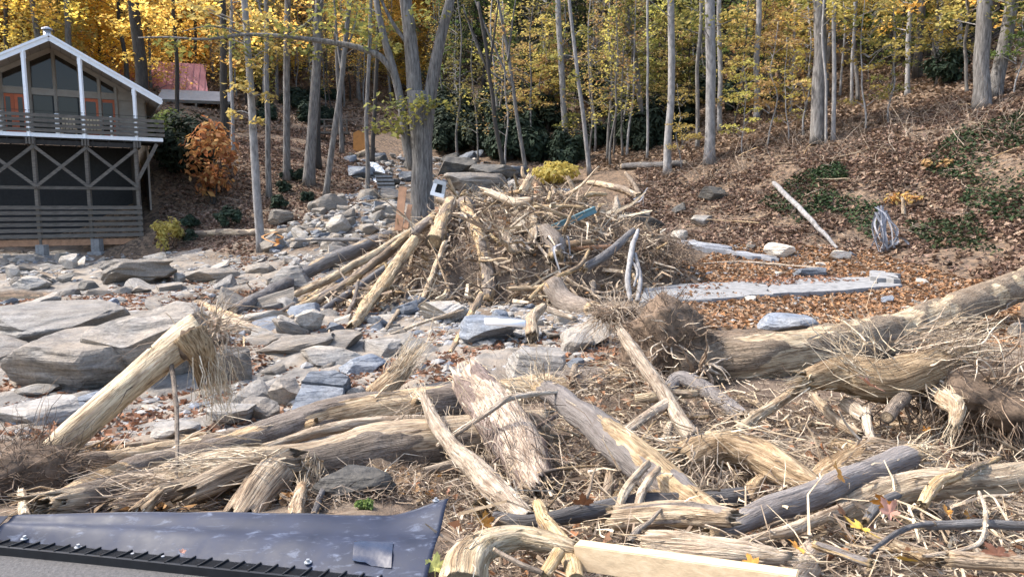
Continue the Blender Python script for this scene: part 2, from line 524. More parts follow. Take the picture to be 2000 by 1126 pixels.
def mat_plain(name, col, var=0.25, scale=(6, 6, 6), rough=0.8, metal=0.0, spec=0.3, bmp=0.2, col2=None):
    m, nt, b, out = newmat(name)
    oc = objco(nt)
    n = noise(nt, mapping(nt, oc, scale), 1.0, 6, 0.65, 0.2)
    lo = tuple(c * (1 - var) for c in col); hi = col2 or tuple(min(1, c * (1 + var)) for c in col)
    c = ramp(nt, n, [lo, col, hi], [0.3, 0.5, 0.72])
    hs = N(nt, 'ShaderNodeHueSaturation'); nt.links.new(c, hs.inputs['Color'])
    nt.links.new(math_(nt, 'ADD', math_(nt, 'MULTIPLY', objrand(nt), 0.24), 0.88), hs.inputs['Value'])
    nt.links.new(hs.outputs[0], b.inputs['Base Color'])
    b.inputs['Roughness'].default_value = rough; b.inputs['Metallic'].default_value = metal
    b.inputs['Specular IOR Level'].default_value = spec
    if bmp: bump(nt, b, n, bmp, 0.02)
    return m

M = {}
M['log_grey'] = mat_log('log grey bark', [(.075, .06, .05), (.25, .21, .175), (.40, .35, .305)], [(.34, .25, .16), (.55, .43, .29), (.70, .59, .44)])
M['log_tan'] = mat_log('log tan weathered', [(.09, .066, .048), (.29, .225, .165), (.45, .375, .295)], [(.42, .30, .18), (.62, .49, .33), (.76, .65, .49)])
M['log_trunk'] = mat_log('fallen trunk bark', [(.14, .10, .07), (.35, .27, .19), (.50, .41, .31)], [(.48, .37, .23), (.64, .52, .36), (.76, .66, .50)], crk=0.8)
M['log_peel'] = mat_log('log peeled', [(.20, .12, .07), (.40, .28, .17), (.55, .42, .28)], [(.52, .40, .22), (.68, .55, .36), (.80, .69, .50)], warm=(.34, .20, .10))
M['log_red'] = mat_log('log reddish bark', [(.10, .065, .052), (.30, .22, .18), (.44, .355, .30)], [(.46, .34, .24), (.64, .52, .40), (.78, .68, .56)])
M['log_lilac'] = mat_log('log lilac bark', [(.12, .10, .088), (.27, .238, .215), (.40, .365, .335)], [(.40, .29, .17), (.54, .42, .27), (.66, .54, .38)], crk=0.0)
M['log_dark'] = mat_log('log dark grey', [(.07, .065, .06), (.16, .15, .145), (.28, .27, .26)], [(.30, .23, .16), (.48, .39, .28), (.60, .5, .38)], crk=0.1)
M['shred'] = mat_log('shredded wood', [(.20, .14, .09), (.38, .29, .2), (.5, .4, .3)], [(.20, .135, .08), (.44, .335, .22), (.66, .545, .39)])
M['pale'] = mat_log('pale stripped wood', [(.3, .22, .15), (.5, .42, .33), (.6, .5, .4)], [(.36, .28, .19), (.58, .48, .36), (.76, .67, .54)], warm=(.42, .30, .20))
M['fibre'] = mat_sticks('wood fibre', [(.20, .145, .10), (.42, .335, .24), (.60, .50, .385), (.32, .24, .17)])
M['straw'] = mat_sticks('pale split fibre', [(.38, .285, .18), (.56, .455, .315), (.72, .63, .48), (.46, .36, .235)])
M['root'] = mat_sticks('root', [(.07, .048, .034), (.17, .12, .082), (.32, .24, .17), (.11, .08, .055)])
M['rootpale'] = mat_sticks('pale root', [(.40, .30, .2), (.60, .5, .38), (.72, .62, .5)])
M['twig'] = mat_sticks('twig', [(.08, .06, .045), (.20, .15, .115), (.36, .29, .225), (.52, .44, .34)])
M['twigdark'] = mat_sticks('dark twig', [(.06, .05, .045), (.14, .12, .10), (.24, .2, .17)])
M['chip'] = mat_sticks('wood chip', [(.13, .095, .068), (.36, .275, .195), (.62, .52, .39), (.23, .17, .12)])
M['soil'] = mat_plain('soil', (.125, .088, .06), 0.65, (9, 9, 9), 0.95, bmp=1.0)
M['litter'] = mat_leaf('fallen leaf', [(.12, .065, .035), (.28, .155, .075), (.40, .22, .10), (.22, .13, .075), (.38, .27, .17), (.17, .11, .07)], 0.15)
M['litterslope'] = mat_leaf('fallen leaf slope', [(.06, .042, .03), (.16, .105, .068), (.34, .24, .165), (.12, .085, .06), (.215, .14, .085), (.40, .30, .21)], 0.12)
M['leaf_big'] = mat_leaf('fallen maple leaf', [(.30, .14, .07), (.46, .25, .10), (.40, .19, .11), (.55, .36, .10)], 0.25)
M['leaf_gold'] = mat_leaf('gold leaf', [(.72, .49, .10), (.88, .66, .17), (.82, .56, .13), (.64, .37, .08), (.90, .76, .28)], 0.68)
M['leaf_orange'] = mat_leaf('orange leaf', [(.64, .37, .10), (.80, .50, .14), (.72, .43, .11), (.88, .66, .22), (.54, .29, .09)], 0.68)
M['leaf_yellow'] = mat_leaf('yellow leaf', [(.48, .40, .11), (.62, .52, .16), (.40, .36, .11), (.58, .44, .11)], 0.5)
M['leaf_olive'] = mat_leaf('yellow green leaf', [(.14, .14, .045), (.24, .215, .06), (.34, .29, .08), (.18, .18, .055), (.10, .115, .04)], 0.36)
M['leaf_green'] = mat_leaf('green leaf', [(.06, .10, .035), (.13, .18, .05), (.2, .24, .06), (.1, .14, .05)], 0.35)
M['leaf_rust'] = mat_leaf('rust leaf', [(.26, .11, .045), (.46, .22, .075), (.56, .34, .11), (.34, .15, .06), (.62, .46, .17)], 0.4)
M['leaf_tan'] = mat_leaf('tan leaf', [(.42, .30, .12), (.54, .38, .16), (.36, .2, .09), (.5, .42, .14)], 0.4)
M['leaf_dark'] = mat_leaf('rhododendron leaf', [(.015, .024, .015), (.028, .042, .025), (.042, .058, .034), (.022, .034, .024)], 0.1)
M['leaf_ivy'] = mat_leaf('ivy leaf', [(.018, .032, .014), (.032, .052, .022), (.055, .075, .03)], 0.15)
M['bark_pale'] = mat_plain('pale tree bark', (.235, .222, .21), 0.5, (9, 9, 3.0), 0.9, bmp=0.5)
M['bark_grey'] = mat_plain('grey tree bark', (.135, .124, .112), 0.7, (15, 15, 2.2), 0.92, bmp=1.0, col2=(.25, .235, .215))
M['bark_dark'] = mat_plain('dark tree bark', (.05, .044, .038), 0.5, (16, 16, 3), 0.92, bmp=0.8)
M['rock_grey'] = mat_rock('grey schist', [(.070, .063, .055), (.155, .141, .124), (.285, .262, .232)], (.25, .205, .155), patch_amt=0.75)
M['rock_blue'] = mat_rock('blue slate', [(.065, .078, .098), (.125, .145, .176), (.225, .245, .275)], (.22, .21, .19), patch_amt=0.4)
M['rock_tan'] = mat_rock('tan stone', [(.15, .125, .095), (.28, .24, .19), (.40, .36, .30)], (.29, .285, .275), patch_amt=0.5)
M['rock_dark'] = mat_rock('dark stone', [(.022, .021, .02), (.052, .05, .047), (.10, .095, .088)], (.17, .15, .12), patch_amt=0.5)  # darkest of the rock tones, with tan patches
M['rock_pale'] = mat_rock('pale boulder', [(.105, .098, .09), (.20, .188, .172), (.325, .307, .282)], (.29, .25, .20), patch_amt=0.45)
M['rock_cream'] = mat_rock('cream rock', [(.42, .36, .27), (.58, .51, .41), (.72, .66, .56)], (.4, .37, .33), patch_amt=0.3)
M['concrete'] = mat_plain('concrete', (.215, .212, .206), 0.35, (5, 5, 5), 0.9, bmp=0.3)
M['pale_conc'] = mat_plain('pale concrete', (.25, .255, .265), 0.3, (5, 5, 5), 0.85, bmp=.2)
M['white'] = mat_plain('white paint', (.80, .81, .82), 0.06, (5, 5, 5), 0.55, bmp=0.05)
M['slat'] = mat_plain('weathered grey boards', (.118, .104, .088), 0.45, (3, 3, 30), 0.9, bmp=0.4)
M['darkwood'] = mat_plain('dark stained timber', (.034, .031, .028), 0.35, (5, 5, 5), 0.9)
M['siding'] = mat_plain('beige siding', (.29, .255, .215), 0.15, (3, 3, 3), 0.8)
M['soffit'] = mat_plain('grey soffit', (.36, .33, .30), 0.15, (3, 3, 3), 0.8)
M['orange_paint'] = mat_plain('orange red paint', (.52, .13, .055), 0.12, (4, 4, 4), 0.55, bmp=0.05)
M['shingle'] = mat_plain('dark shingle', (.06, .057, .055), 0.3, (9, 9, 9), 0.95)
M['pink'] = mat_plain('faded red metal', (.38, .15, .15), 0.12, (2, 2, 2), 0.55, bmp=0.03)
M['metal'] = mat_plain('galvanised metal', (.42, .43, .44), 0.2, (5, 5, 5), 0.45, 0.6, bmp=0.05)
M['teal'] = mat_plain('teal painted steel', (.10, .185, .21), 0.25, (4, 4, 4), 0.5, 0.2, bmp=0.05)
M['lumber'] = mat_plain('planed lumber', (.60, .45, .28), 0.2, (2.0, 34, 34), 0.75, bmp=0.15, col2=(.70, .56, .37))
M['redboard'] = mat_plain('red brown board', (.36, .20, .115), 0.3, (4, 4, 4), 0.85)
M['plastic_white'] = mat_plain('white plastic', (.80, .81, .82), 0.05, (3, 3, 3), 0.4, bmp=0.02)
M['fabric'] = mat_plain('torn grey cloth', (.25, .25, .265), 0.3, (9, 9, 9), 0.95, bmp=0.3)
M['orange_tarp'] = mat_plain('orange plastic', (.46, .21, .06), 0.25, (3, 3, 3), 0.6, bmp=0.05)
M['asphalt'] = mat_plain('asphalt', (.105, .10, .097), 0.35, (60, 60, 60), 0.95, bmp=0.5)
M['black'] = mat_plain('black plastic and deck shade', (.016, .017, .019), 0.3, (10, 10, 10), 0.5, bmp=0.05)

# ------------------------------------------------------------------ landmarks used when describing alike things
_LM = [(128, 740, 'the huge rounded boulder'), (400, 700, 'the frayed end of the peeled trunk'), (620, 790, 'the split blue slab'), (1035, 730, 'the pale angular boulder'), (958, 668, 'the rounded blue grey boulder'),
 (868, 625, 'the flat topped slab boulder'), (462, 590, 'the still pool'), (246, 556, 'the layered ledge'), (560, 560, 'the long grey log'), (760, 745, 'the straw coloured broom of wood'), (190, 505, 'the middle concrete footing'), (281, 505, 'the right concrete footing'), (83, 510, 'the left concrete footing'),
 (511, 490, 'the slender pale tree'), (745, 352, 'the white cascade'), (832, 420, 'the twin stemmed tree'), (545, 440, 'the mossy boulder'), (1370, 585, 'the left half of the concrete slab'), (1640, 562, 'the right half of the concrete slab'), (1370, 478, 'the curved concrete strip'),
 (1525, 500, 'the cream coloured boulder'), (1728, 490, 'the torn cloth'), (1575, 440, 'the leaning white pole'), (1304, 340, 'the tall pale tree'), (1385, 318, 'the thick pale tree'), (1597, 278, 'the thickest grey trunk'), (1930, 205, 'the two big trunks'),
 (1110, 440, 'the teal beam'), (785, 450, 'the upright boards'), (1240, 575, 'the white forked saplings'), (1110, 592, 'the smooth grey log'), (880, 420, 'the metal box'), (950, 560, 'the tall standing grey log'), (740, 590, 'the stout splintered trunk'), (1310, 520, 'the hanging root mat'),
 (1300, 745, 'the root ball'), (1350, 1100, 'the planed lumber'), (950, 1075, 'the curled pale wood'), (1590, 965, 'the smooth grey log across the debris'), (1900, 1030, 'the dark grey rod'), (1720, 765, 'the torn log'), (1930, 800, 'the dark soil mass'), (1690, 895, 'the fan of shredded fibres'),
 (1450, 905, 'the shredded log butt'), (1290, 790, 'the leaning split plank'), (990, 860, 'the ragged reddish log'), (920, 930, 'the bent cream sapling'), (880, 1010, 'the black sheet corner'), (60, 950, 'the dirt clod'), (640, 910, 'the thick lower log'), (420, 890, 'the long upper log'), (1620, 690, 'the huge fallen trunk'), (1850, 610, 'the far end of the huge fallen trunk'),
 (690, 340, 'the far footbridge'), (415, 398, 'the orange brown sapling'), (630, 370, 'the stout leaning tree'), (1085, 322, 'the yellow shrub'), (1200, 375, 'the bent fallen log'), (1850, 165, 'the bluish evergreen shrub'), (1780, 410, 'the patch of reddish leaves'), (1640, 620, 'the blue slate slab')]
_LP = np.array([at(x, y)[:2] for x, y, _ in _LM])
def near(c):
    return _LM[int(np.argmin(((_LP - np.asarray(c)[:2]) ** 2).sum(1)))][2]
TONE = {'rock_grey': 'brown grey', 'rock_blue': 'blue grey', 'rock_tan': 'tan', 'rock_pale': 'pale grey', 'rock_cream': 'cream', 'rock_dark': 'dark grey',
        'log_tan': 'tan barked', 'log_grey': 'grey barked', 'shred': 'shredded brown', 'pale': 'pale stripped', 'log_dark': 'dark grey', 'log_lilac': 'smooth grey', 'log_red': 'reddish barked', 'log_peel': 'peeled yellowish',
        'leaf_gold': 'gold', 'leaf_orange': 'orange', 'leaf_yellow': 'yellow', 'leaf_olive': 'yellow green', 'leaf_tan': 'tan', 'leaf_green': 'green', 'leaf_dark': 'dark green'}
def size_word(s, lo, hi): return 'small' if s < lo else ('large' if s > hi else 'middling')
# ------------------------------------------------------------------ ground, water, road
def build_ground():
    ny, nx = 430, 410
    ys = np.concatenate([np.linspace(-6, 2.2, 30)[:-1], np.geomspace(2.2, 175, ny - 29)])
    uu = np.linspace(-1, 1, nx)
    uu = np.sign(uu) * (0.55 * np.abs(uu) + 0.45 * np.abs(uu) ** 2.2)
    X = uu[None, :] * (np.maximum(ys, 0)[:, None] * 1.25 + 11)
    Y = np.repeat(ys[:, None], nx, 1)
    Z = H(X, Y)
    p = np.stack([X, Y, X * 0], -1)
    rough = sstep(3.4, 4.5, Y)
    gx = np.gradient(Z, axis=1) / np.gradient(X, axis=1)
    gy = np.gradient(Z, axis=0) / np.gradient(Y, axis=0)
    slope = np.hypot(gx, gy)
    nz = fbm(p * 0.35 + 9, 4)
    md = mound(X, Y)
    creek = (1 - sstep(0.2, 0.4, slope)) * (1 - sstep(33, 40, Y)) * sstep(-30, -26, X) * (1 - sstep(-1, 3, X - 0.04 * Y))
    rock = np.clip(creek * sstep(-0.12, 0.12, nz + 0.25 * sstep(3, 9, -X)) * sstep(6, 8, Y), 0, 1)
    soil = np.clip(sstep(0.05, 0.5, md) + (1 - sstep(9, 12, Y)) * sstep(-1.5, 0.5, X) * rough, 0, 1)
    leaf = np.clip(sstep(0.16, 0.34, slope) + sstep(2, 5, X) * sstep(9, 13, Y) * 0.7 + sstep(33, 40, Y) * 0.9, 0, 1) * (1 - soil)
    # fine relief: bedrock strata in the creek, lumps elsewhere
    st = fbm(np.stack([(X * 0.75 - Y * 0.4) * 2.2, (X * 0.3 + Y * 0.8) * 0.55, X * 0], -1), 4)
    Z = Z + rough * (rock * 0.22 * np.abs(st) + 0.05 * fbm(p * 2.2, 4) + 0.02 * fbm(p * 7, 2)) * np.clip(Y / 8, 0.6, 1)
    Z = Z + sstep(35, 50, Y) * 0.35 * fbm(p * 0.5, 4)
    V = np.stack([X, Y, Z], -1).reshape(-1, 3)
    m, nt, b, out = newmat('ground')
    wp = worldpos(nt)
    n1 = noise(nt, wp, 1.1, 6, 0.62)
    n2 = noise(nt, wp, 9, 6, 0.7)
    n3 = noise(nt, mapping(nt, wp, (3.2, 1.0, 6.0), (0, 0, 0.5)), 1.6, 7, 0.62, 0.5)
    mud = ramp(nt, n2, [(.09, .068, .049), (.185, .148, .11), (.30, .25, .196)], [0.3, 0.5, 0.72])
    mud = mix(nt, ramp(nt, n1, [(0, 0, 0), (1, 1, 1)], [0.42, 0.6]), mud, mix(nt, 1.0, mud, (.78, .72, .66), 'MULTIPLY'))
    rk = ramp(nt, n3, [(.07, .064, .057), (.16, .147, .13), (.28, .257, .226)], [0.3, 0.5, 0.7])
    rk = mix(nt, ramp(nt, n1, [(0, 0, 0), (1, 1, 1)], [0.44, 0.62]), rk, (.27, .225, .175))
    v = N(nt, 'ShaderNodeTexVoronoi'); v.inputs['Scale'].default_value = 9.0
    nt.links.new(wp, v.inputs['Vector'])
    lf = ramp(nt, N(nt, 'ShaderNodeSeparateColor').outputs[0], [(0, 0, 0), (1, 1, 1)])
    sc = N(nt, 'ShaderNodeSeparateColor'); nt.links.new(v.outputs['Color'], sc.inputs[0])
    lf = ramp(nt, sc.outputs[0], [(.06, .043, .03), (.13, .088, .056), (.2, .135, .085), (.10, .072, .052)], [0.1, 0.45, 0.7, 0.95])
    so = ramp(nt, n2, [(.05, .036, .026), (.12, .085, .06), (.21, .16, .115)], [0.3, 0.5, 0.7])
    c = mix(nt, attr(nt, 'rock').outputs['Fac'], mud, rk)
    c = mix(nt, attr(nt, 'leaf').outputs['Fac'], c, lf)
    c = mix(nt, attr(nt, 'soil').outputs['Fac'], c, so)
    nt.links.new(c, b.inputs['Base Color'])
    b.inputs['Roughness'].default_value = 0.92
    bump(nt, b, math_(nt, 'ADD', n2, n3), 0.7, 0.05)
    me = mesh('ground', V, gridfaces(len(ys), nx, False), m, True,
              {'rock': rock.ravel(), 'leaf': leaf.ravel(), 'soil': soil.ravel()})
    o = link('ground', me); tag(o, kind='structure')
build_ground()

def build_road():
    # the paved edge the photographer stands on
    a, b_ = Pz(-260, 1062, 0.0), Pz(900, 1160, 0.0)
    poly = [(-6.5, -4, 0), (3, -4, 0), (3, b_[1] - 0.75, 0), tuple(b_), tuple(a), (-6.5, a[1] + 0.2, 0)]
    V, F = slab(np.array(poly) - np.array((0, 0, 0.03)), 0.03, (0, 0, 1))
    o = link('road', mesh('road', V, F, M['asphalt'], False)); tag(o, kind='structure')
build_road()

def mat_water():
    m, nt, b, out = newmat('creek water')
    b.inputs['Base Color'].default_value = (.03, .035, .028, 1)
    b.inputs['Roughness'].default_value = 0.06
    b.inputs['Specular IOR Level'].default_value = 0.5
    bump(nt, b, noise(nt, objco(nt), 6, 3), 0.12, 0.03)
    return m
M['water'] = mat_water()
def pool(px, py, w, dpt, lift, name):
    cx, cy = POOLS[px][:2]
    c = np.array((cx, cy, onz(cx, cy)))
    n = 40
    a = np.linspace(0, 2 * math.pi, n, endpoint=False)
    rr = 1 + 0.25 * fbm(np.stack([np.cos(a) * 1.3, np.sin(a) * 1.3, a * 0 + px], -1), 3)
    V = np.stack([c[0] + np.cos(a) * w * rr, c[1] + np.sin(a) * dpt * rr, a * 0 + c[2] + lift], -1)
    V = np.concatenate([V, [(c[0], c[1], c[2] + lift)]])
    F = np.stack([np.arange(n), (np.arange(n) + 1) % n, np.full(n, n)], -1)
    o = link(name, mesh(name, V, F, M['water'], True)); tag(o, kind='structure')
for i_ in (0, 1): pool(i_, 0, POOLS[i_][2] * 1.05, POOLS[i_][3] * 1.05, 0.26, 'stream_pool')
def cascade():
    m, nt, b, out = newmat('white water')
    n = noise(nt, mapping(nt, objco(nt), (5, 1.2, 1.2)), 1.5, 5, 0.7)
    nt.links.new(ramp(nt, n, [(.2, .24, .28), (.6, .66, .72), (.85, .88, .9)], [0.35, 0.5, 0.62]), b.inputs['Base Color'])
    b.inputs['Roughness'].default_value = 0.2
    pts = [at(728, 318, 0.12), at(742, 335, 0.15), at(738, 348, 0.12), at(748, 362, 0.12), at(758, 372, 0.1)]
    C = catmull(pts, 40)
    T, N_, B_ = frames(C)
    w = 0.28 + 0.12 * fbm(C * 0.8, 2)
    k = 7
    V = []
    for j in range(k):
        q = (j / (k - 1) - 0.5) * 2
        V.append(C + np.stack([w * q, 0 * w, 0.05 * np.cos(q * 1.5) + 0.03 * fbm(C * 4 + j, 2)], -1))
    V = np.stack(V, 1).reshape(-1, 3)
    o = link('stream', mesh('stream', V, gridfaces(40, k, False), m, True)); tag(o, kind='structure')
cascade()

# ------------------------------------------------------------------ rocks
def ico(sub):
    bm = bmesh.new(); bmesh.ops.create_icosphere(bm, subdivisions=sub, radius=1.0)
    V = np.array([v.co[:] for v in bm.verts]); F = np.array([[v.index for v in f.verts] for f in bm.faces])
    bm.free(); return V, F
ICO = {s: ico(s) for s in (1, 2, 3, 4, 5)}

def rock(seed, sub=4, planes=13, sharp=0.72, strata=0.05, rough=0.05):
    r = np.random.default_rng(seed)
    V, F = ICO[sub]
    V = V.copy() * 1.25
    for i in range(planes):
        n = r.normal(0, 1, 3); n /= np.linalg.norm(n)
        dd = r.uniform(sharp * 0.82, sharp * 1.2)
        if i == 0: n, dd = np.array((0.05, -0.1, 1.0)), r.uniform(0.55, 0.8)
        s = V @ n - dd
        V = V - np.where(s > 0, s * 0.96, 0)[:, None] * n[None]
    p = V * 1.6 + seed * 3.7
    a = r.uniform(-0.4, 0.4, 3); ax = np.array((a[0], a[1], 1.0)); ax /= np.linalg.norm(ax)
    lay = V @ ax
    st = vnoise(np.stack([lay * 9 + 2 * vnoise(V * 1.2 + seed), V[:, 0] * 0.7, V[:, 1] * 0.7], -1) + seed)
    nn = V / (np.linalg.norm(V, axis=1)[:, None] + 1e-9)
    V = V + nn * (rough * 1.6 * fbm(p, 4) + strata * st)[:, None]
    m = np.abs(V).max(0)
    return V / m, F

ROCKS = [mesh('boulder', *rock(100 + i, 3, 12, 0.7, 0.05, 0.06), None, False) for i in range(14)]
FLATS = [mesh('stone_slab', *rock(300 + i, 3, 14, 0.66, 0.06, 0.05), None, False) for i in range(8)]
for me in ROCKS + FLATS: me.materials.append(M['rock_grey'])

def place(me, mat, loc, dims, rot, name, label, cat, group=None):
    o = link(name, me, None, loc)
    o.scale = [float(v) for v in dims]; o.rotation_euler = rot
    o.material_slots[0].link = 'OBJECT'; o.material_slots[0].material = M[mat]
    tag(o, label, cat, group)
    return o

def hero_rock(px, py, w, h, mat, label, depth=0.8, tilt=(0, 0, 0), seed=None, d=None, name='boulder', flat=False, strata=0.05, sharp=0.72, up=0.32, sub=4, planes=13):
    """w, h: size in photo pixels; py: the bottom edge"""
    c = at(px, py, 0.0, d)
    s = c[1] / FPX
    W, Hh = w * s * 0.5, h * s * 0.5
    D = W * depth
    me = mesh(name, *rock(seed if seed is not None else int(px * 7 + py), sub, planes, sharp, strata), M[mat], False)
    V = np.empty(len(me.vertices) * 3, np.float32); me.vertices.foreach_get('co', V)
    V = V.reshape(-1, 3) * np.array((W, D, Hh))
    Rm = np.array(Matrix.Rotation(tilt[2], 3, 'Z') @ Matrix.Rotation(tilt[1], 3, 'Y') @ Matrix.Rotation(tilt[0], 3, 'X'))
    V = V @ Rm.T
    me.vertices.foreach_set('co', V.astype(np.float32).ravel()); me.update()
    for p in me.polygons: p.use_smooth = False
    o = link(name, me, None, (c[0], c[1] + D * 0.35, c[2] + Hh * (1 - up)))
    tag(o, label, 'rock')
    return o

HERO = [
 (128, 752, 270, 150, 'rock_grey', 'huge rounded grey boulder with banded top among bedrock at the left edge', dict(depth=0.9, sharp=0.85, planes=9, sub=5)),
 (80, 660, 260, 110, 'rock_pale', 'broad pale bedrock hump behind the huge rounded boulder', dict(depth=1.0, sharp=0.9, planes=7, up=.5, sub=5)),
 (290, 745, 250, 170, 'rock_grey', 'long slanting grey slab right of the huge rounded boulder', dict(depth=0.55, tilt=(0.35, -0.25, 0.35), up=.4, sub=5)),
 (205, 735, 75, 80, 'rock_blue', 'dark blue angular rock wedged beside the huge rounded boulder', {}),
 (40, 745, 24, 26, 'rock_blue', 'small round blue stone leaning on the huge rounded boulder', {}),
 (455, 750, 85, 105, 'rock_grey', 'upright grey slab standing behind the frayed end of the peeled log', dict(depth=.4, tilt=(0.1, 0.35, 0))),
 (246, 556, 180, 74, 'rock_grey', 'wide layered ledge of rock under the right concrete footing', dict(depth=.6, strata=.14, sub=5)),
 (408, 552, 110, 40, 'rock_grey', 'long low grey boulder right of the layered ledge', dict(depth=.5)),
 (351, 553, 24, 30, 'rock_pale', 'small squared block between ledge and long low boulder', {}),
 (172, 568, 44, 30, 'rock_dark', 'dark rounded cobble left of the layered ledge', dict(sharp=.9)),
 (55, 562, 75, 32, 'rock_tan', 'buff flat stone below the cabin at the left edge', {}),
 (22, 545, 34, 42, 'rock_tan', 'buff upright block under the left end of the cabin', {}),
 (135, 528, 40, 48, 'rock_tan', 'tan block set upright between two concrete footings', {}),
 (565, 572, 100, 86, 'rock_pale', 'pale pointed boulder beside the long grey log', dict(depth=.7, planes=9, sharp=.66)),
 (655, 487, 62, 45, 'rock_grey', 'grey hump boulder below the bank of slender trees', {}),
 (545, 440, 52, 44, 'rock_grey', 'mossy grey boulder high on the left bank', dict(sharp=.85)),
 (608, 650, 66, 74, 'rock_tan', 'tan sharp edged slab tilted up under the driftwood heap', dict(depth=.5, tilt=(0, .3, 0))),
 (562, 655, 56, 46, 'rock_tan', 'brown cuboid block left of the tan tilted slab', dict(tilt=(0, .4, .3))),
 (505, 665, 62, 34, 'rock_tan', 'tan low stone beneath the root tangle of the long grey log', {}),
 (650, 655, 46, 36, 'rock_blue', 'blue grey stone right of the tan tilted slab', {}),
 (868, 628, 112, 62, 'rock_tan', 'big flat topped slab boulder below the driftwood heap', dict(depth=.8, strata=.1, sub=5)),
 (958, 668, 135, 74, 'rock_blue', 'rounded blue grey boulder behind the white pipe', dict(sharp=.82)),
 (1035, 735, 142, 88, 'rock_pale', 'pale angular boulder with blue face in the centre of the creek bed', dict(depth=.7, planes=8, sharp=.62, sub=5)),
 (705, 728, 100, 38, 'rock_blue', 'low blue grey slab behind the split blue slab', dict(depth=.9)),
 (640, 715, 130, 48, 'rock_tan', 'long tan slab half buried in orange leaves', dict(depth=.9)),
 (693, 812, 70, 70, 'rock_tan', 'striped tan boulder just right of the split blue slab', dict(strata=.12)),
 (550, 790, 80, 62, 'rock_grey', 'grey boulder just left of the split blue slab', {}),
 (500, 822, 90, 64, 'rock_grey', 'grey mottled boulder behind the long upper log', dict(sharp=.8)),
 (443, 832, 105, 64, 'rock_pale', 'pale lens shaped boulder below the frayed end of the peeled log', dict(sharp=.8, depth=.6)),
 (685, 972, 180, 90, 'rock_dark', 'dark boulder in the gap under the thick lower log', dict(sharp=.9, depth=.7, up=.5)),
 (1537, 650, 132, 46, 'rock_blue', 'blue slate slab lying on leaves beyond the huge fallen trunk', dict(depth=.8, sharp=.75, planes=9)),
 (1252, 448, 96, 50, 'rock_dark', 'dark long boulder behind the driftwood heap on the right', dict(depth=.6)),
 (1100, 398, 56, 40, 'rock_blue', 'blue grey wedge of rock on top of the driftwood heap', dict(planes=8, sharp=.62, d=29.0)),
 (1525, 503, 58, 34, 'rock_cream', 'cream coloured boulder at the foot of the right slope', {}),
 (1640, 507, 46, 22, 'rock_cream', 'cream coloured low stone below the leaning white pole', {}),
 (1588, 541, 75, 22, 'rock_blue', 'flat slate piece lying just behind the large concrete slab', {}),
 (1985, 660, 44, 42, 'rock_grey', 'round grey boulder at the right edge behind the trunk', {}),
 (925, 372, 130, 52, 'rock_grey', 'massive grey outcrop beyond the twin stemmed tree', dict(depth=.7, sharp=.85)),
 (885, 345, 95, 50, 'rock_dark', 'dark outcrop right behind the twin stemmed tree', dict(depth=.7)),
 (968, 352, 105, 44, 'rock_dark', 'dark low outcrop below the evergreen thicket', dict(depth=.7)),
 (800, 352, 46, 26, 'rock_blue', 'smooth blue rock beside the white cascade', dict(sharp=.9)),
 (700, 348, 60, 34, 'rock_blue', 'blue boulder left of the white cascade', {}),
 (765, 392, 50, 30, 'rock_grey', 'grey rock below the cascade left of the twin stemmed tree', {}),
 (60, 830, 170, 70, 'rock_pale', 'flat pale bedrock shelf at the left edge above the dirt clod', dict(depth=1.0, sharp=.9, up=.55)),
 (320, 862, 120, 60, 'rock_pale', 'flat pinkish slab just behind the two long logs', dict(depth=1.0, up=.5)),
 (150, 815, 90, 40, 'rock_blue', 'blue grey low rock in front of the slanting slab', dict(up=.45)),
 (1370, 440, 50, 30, 'rock_tan', 'brown rock poking from the bank above the curved white sheet', {}),
 (1390, 392, 60, 36, 'rock_dark', 'dark overhung block in the eroded right bank', {}),
 (1125, 722, 36, 28, 'rock_blue', 'small blue cube of rock right of the pale angular boulder', {}),
 (1070, 728, 60, 26, 'rock_cream', 'small white rock at the foot of the pale angular boulder', {}),
]
for (px, py, w, h, mt, lab, kw) in HERO: hero_rock(px, py, w, h, mt, lab, **kw)

def split_slab():
    # the flat blue slab lies in two pieces
    for poly, lab in (([(588, 748), (672, 756), (664, 800), (565, 818), (575, 785)], 'larger front piece of flat blue slate slab split in two'),
                      ([(605, 724), (655, 722), (684, 735), (672, 752), (588, 744)], 'smaller rear piece of flat blue slate slab split in two')):
        dn = at(622, 812, .10)[1]
        pts = np.array([P(x, y, dn - .15 + (815 - y) / 93 * .55) for x, y in poly])
        pts = np.concatenate([np.linspace(pts[i], pts[(i + 1) % len(pts)], 5)[:-1] for i in range(len(pts))])
        pts = pts + 0.010 * rng.normal(0, 1, pts.shape) * np.array((1, 1, .3))
        c = pts.mean(0)
        V = [pts + np.array((0, .10, -.22)), pts + np.array((0, .01, -0.02)), c + (pts - c) * .975]
        V.append(c + (pts - c) * .6 + np.array((0, 0, .004)))
        V = np.concatenate(V + [c[None]])
        n = len(pts)
        F = [gridfaces(4, n), np.stack([3 * n + np.arange(n), 3 * n + (np.arange(n) + 1) % n, np.full(n, 4 * n)], -1)]
        top('stone_slab', V, F, M['rock_blue'], lab, 'rock', smooth=False)
split_slab()

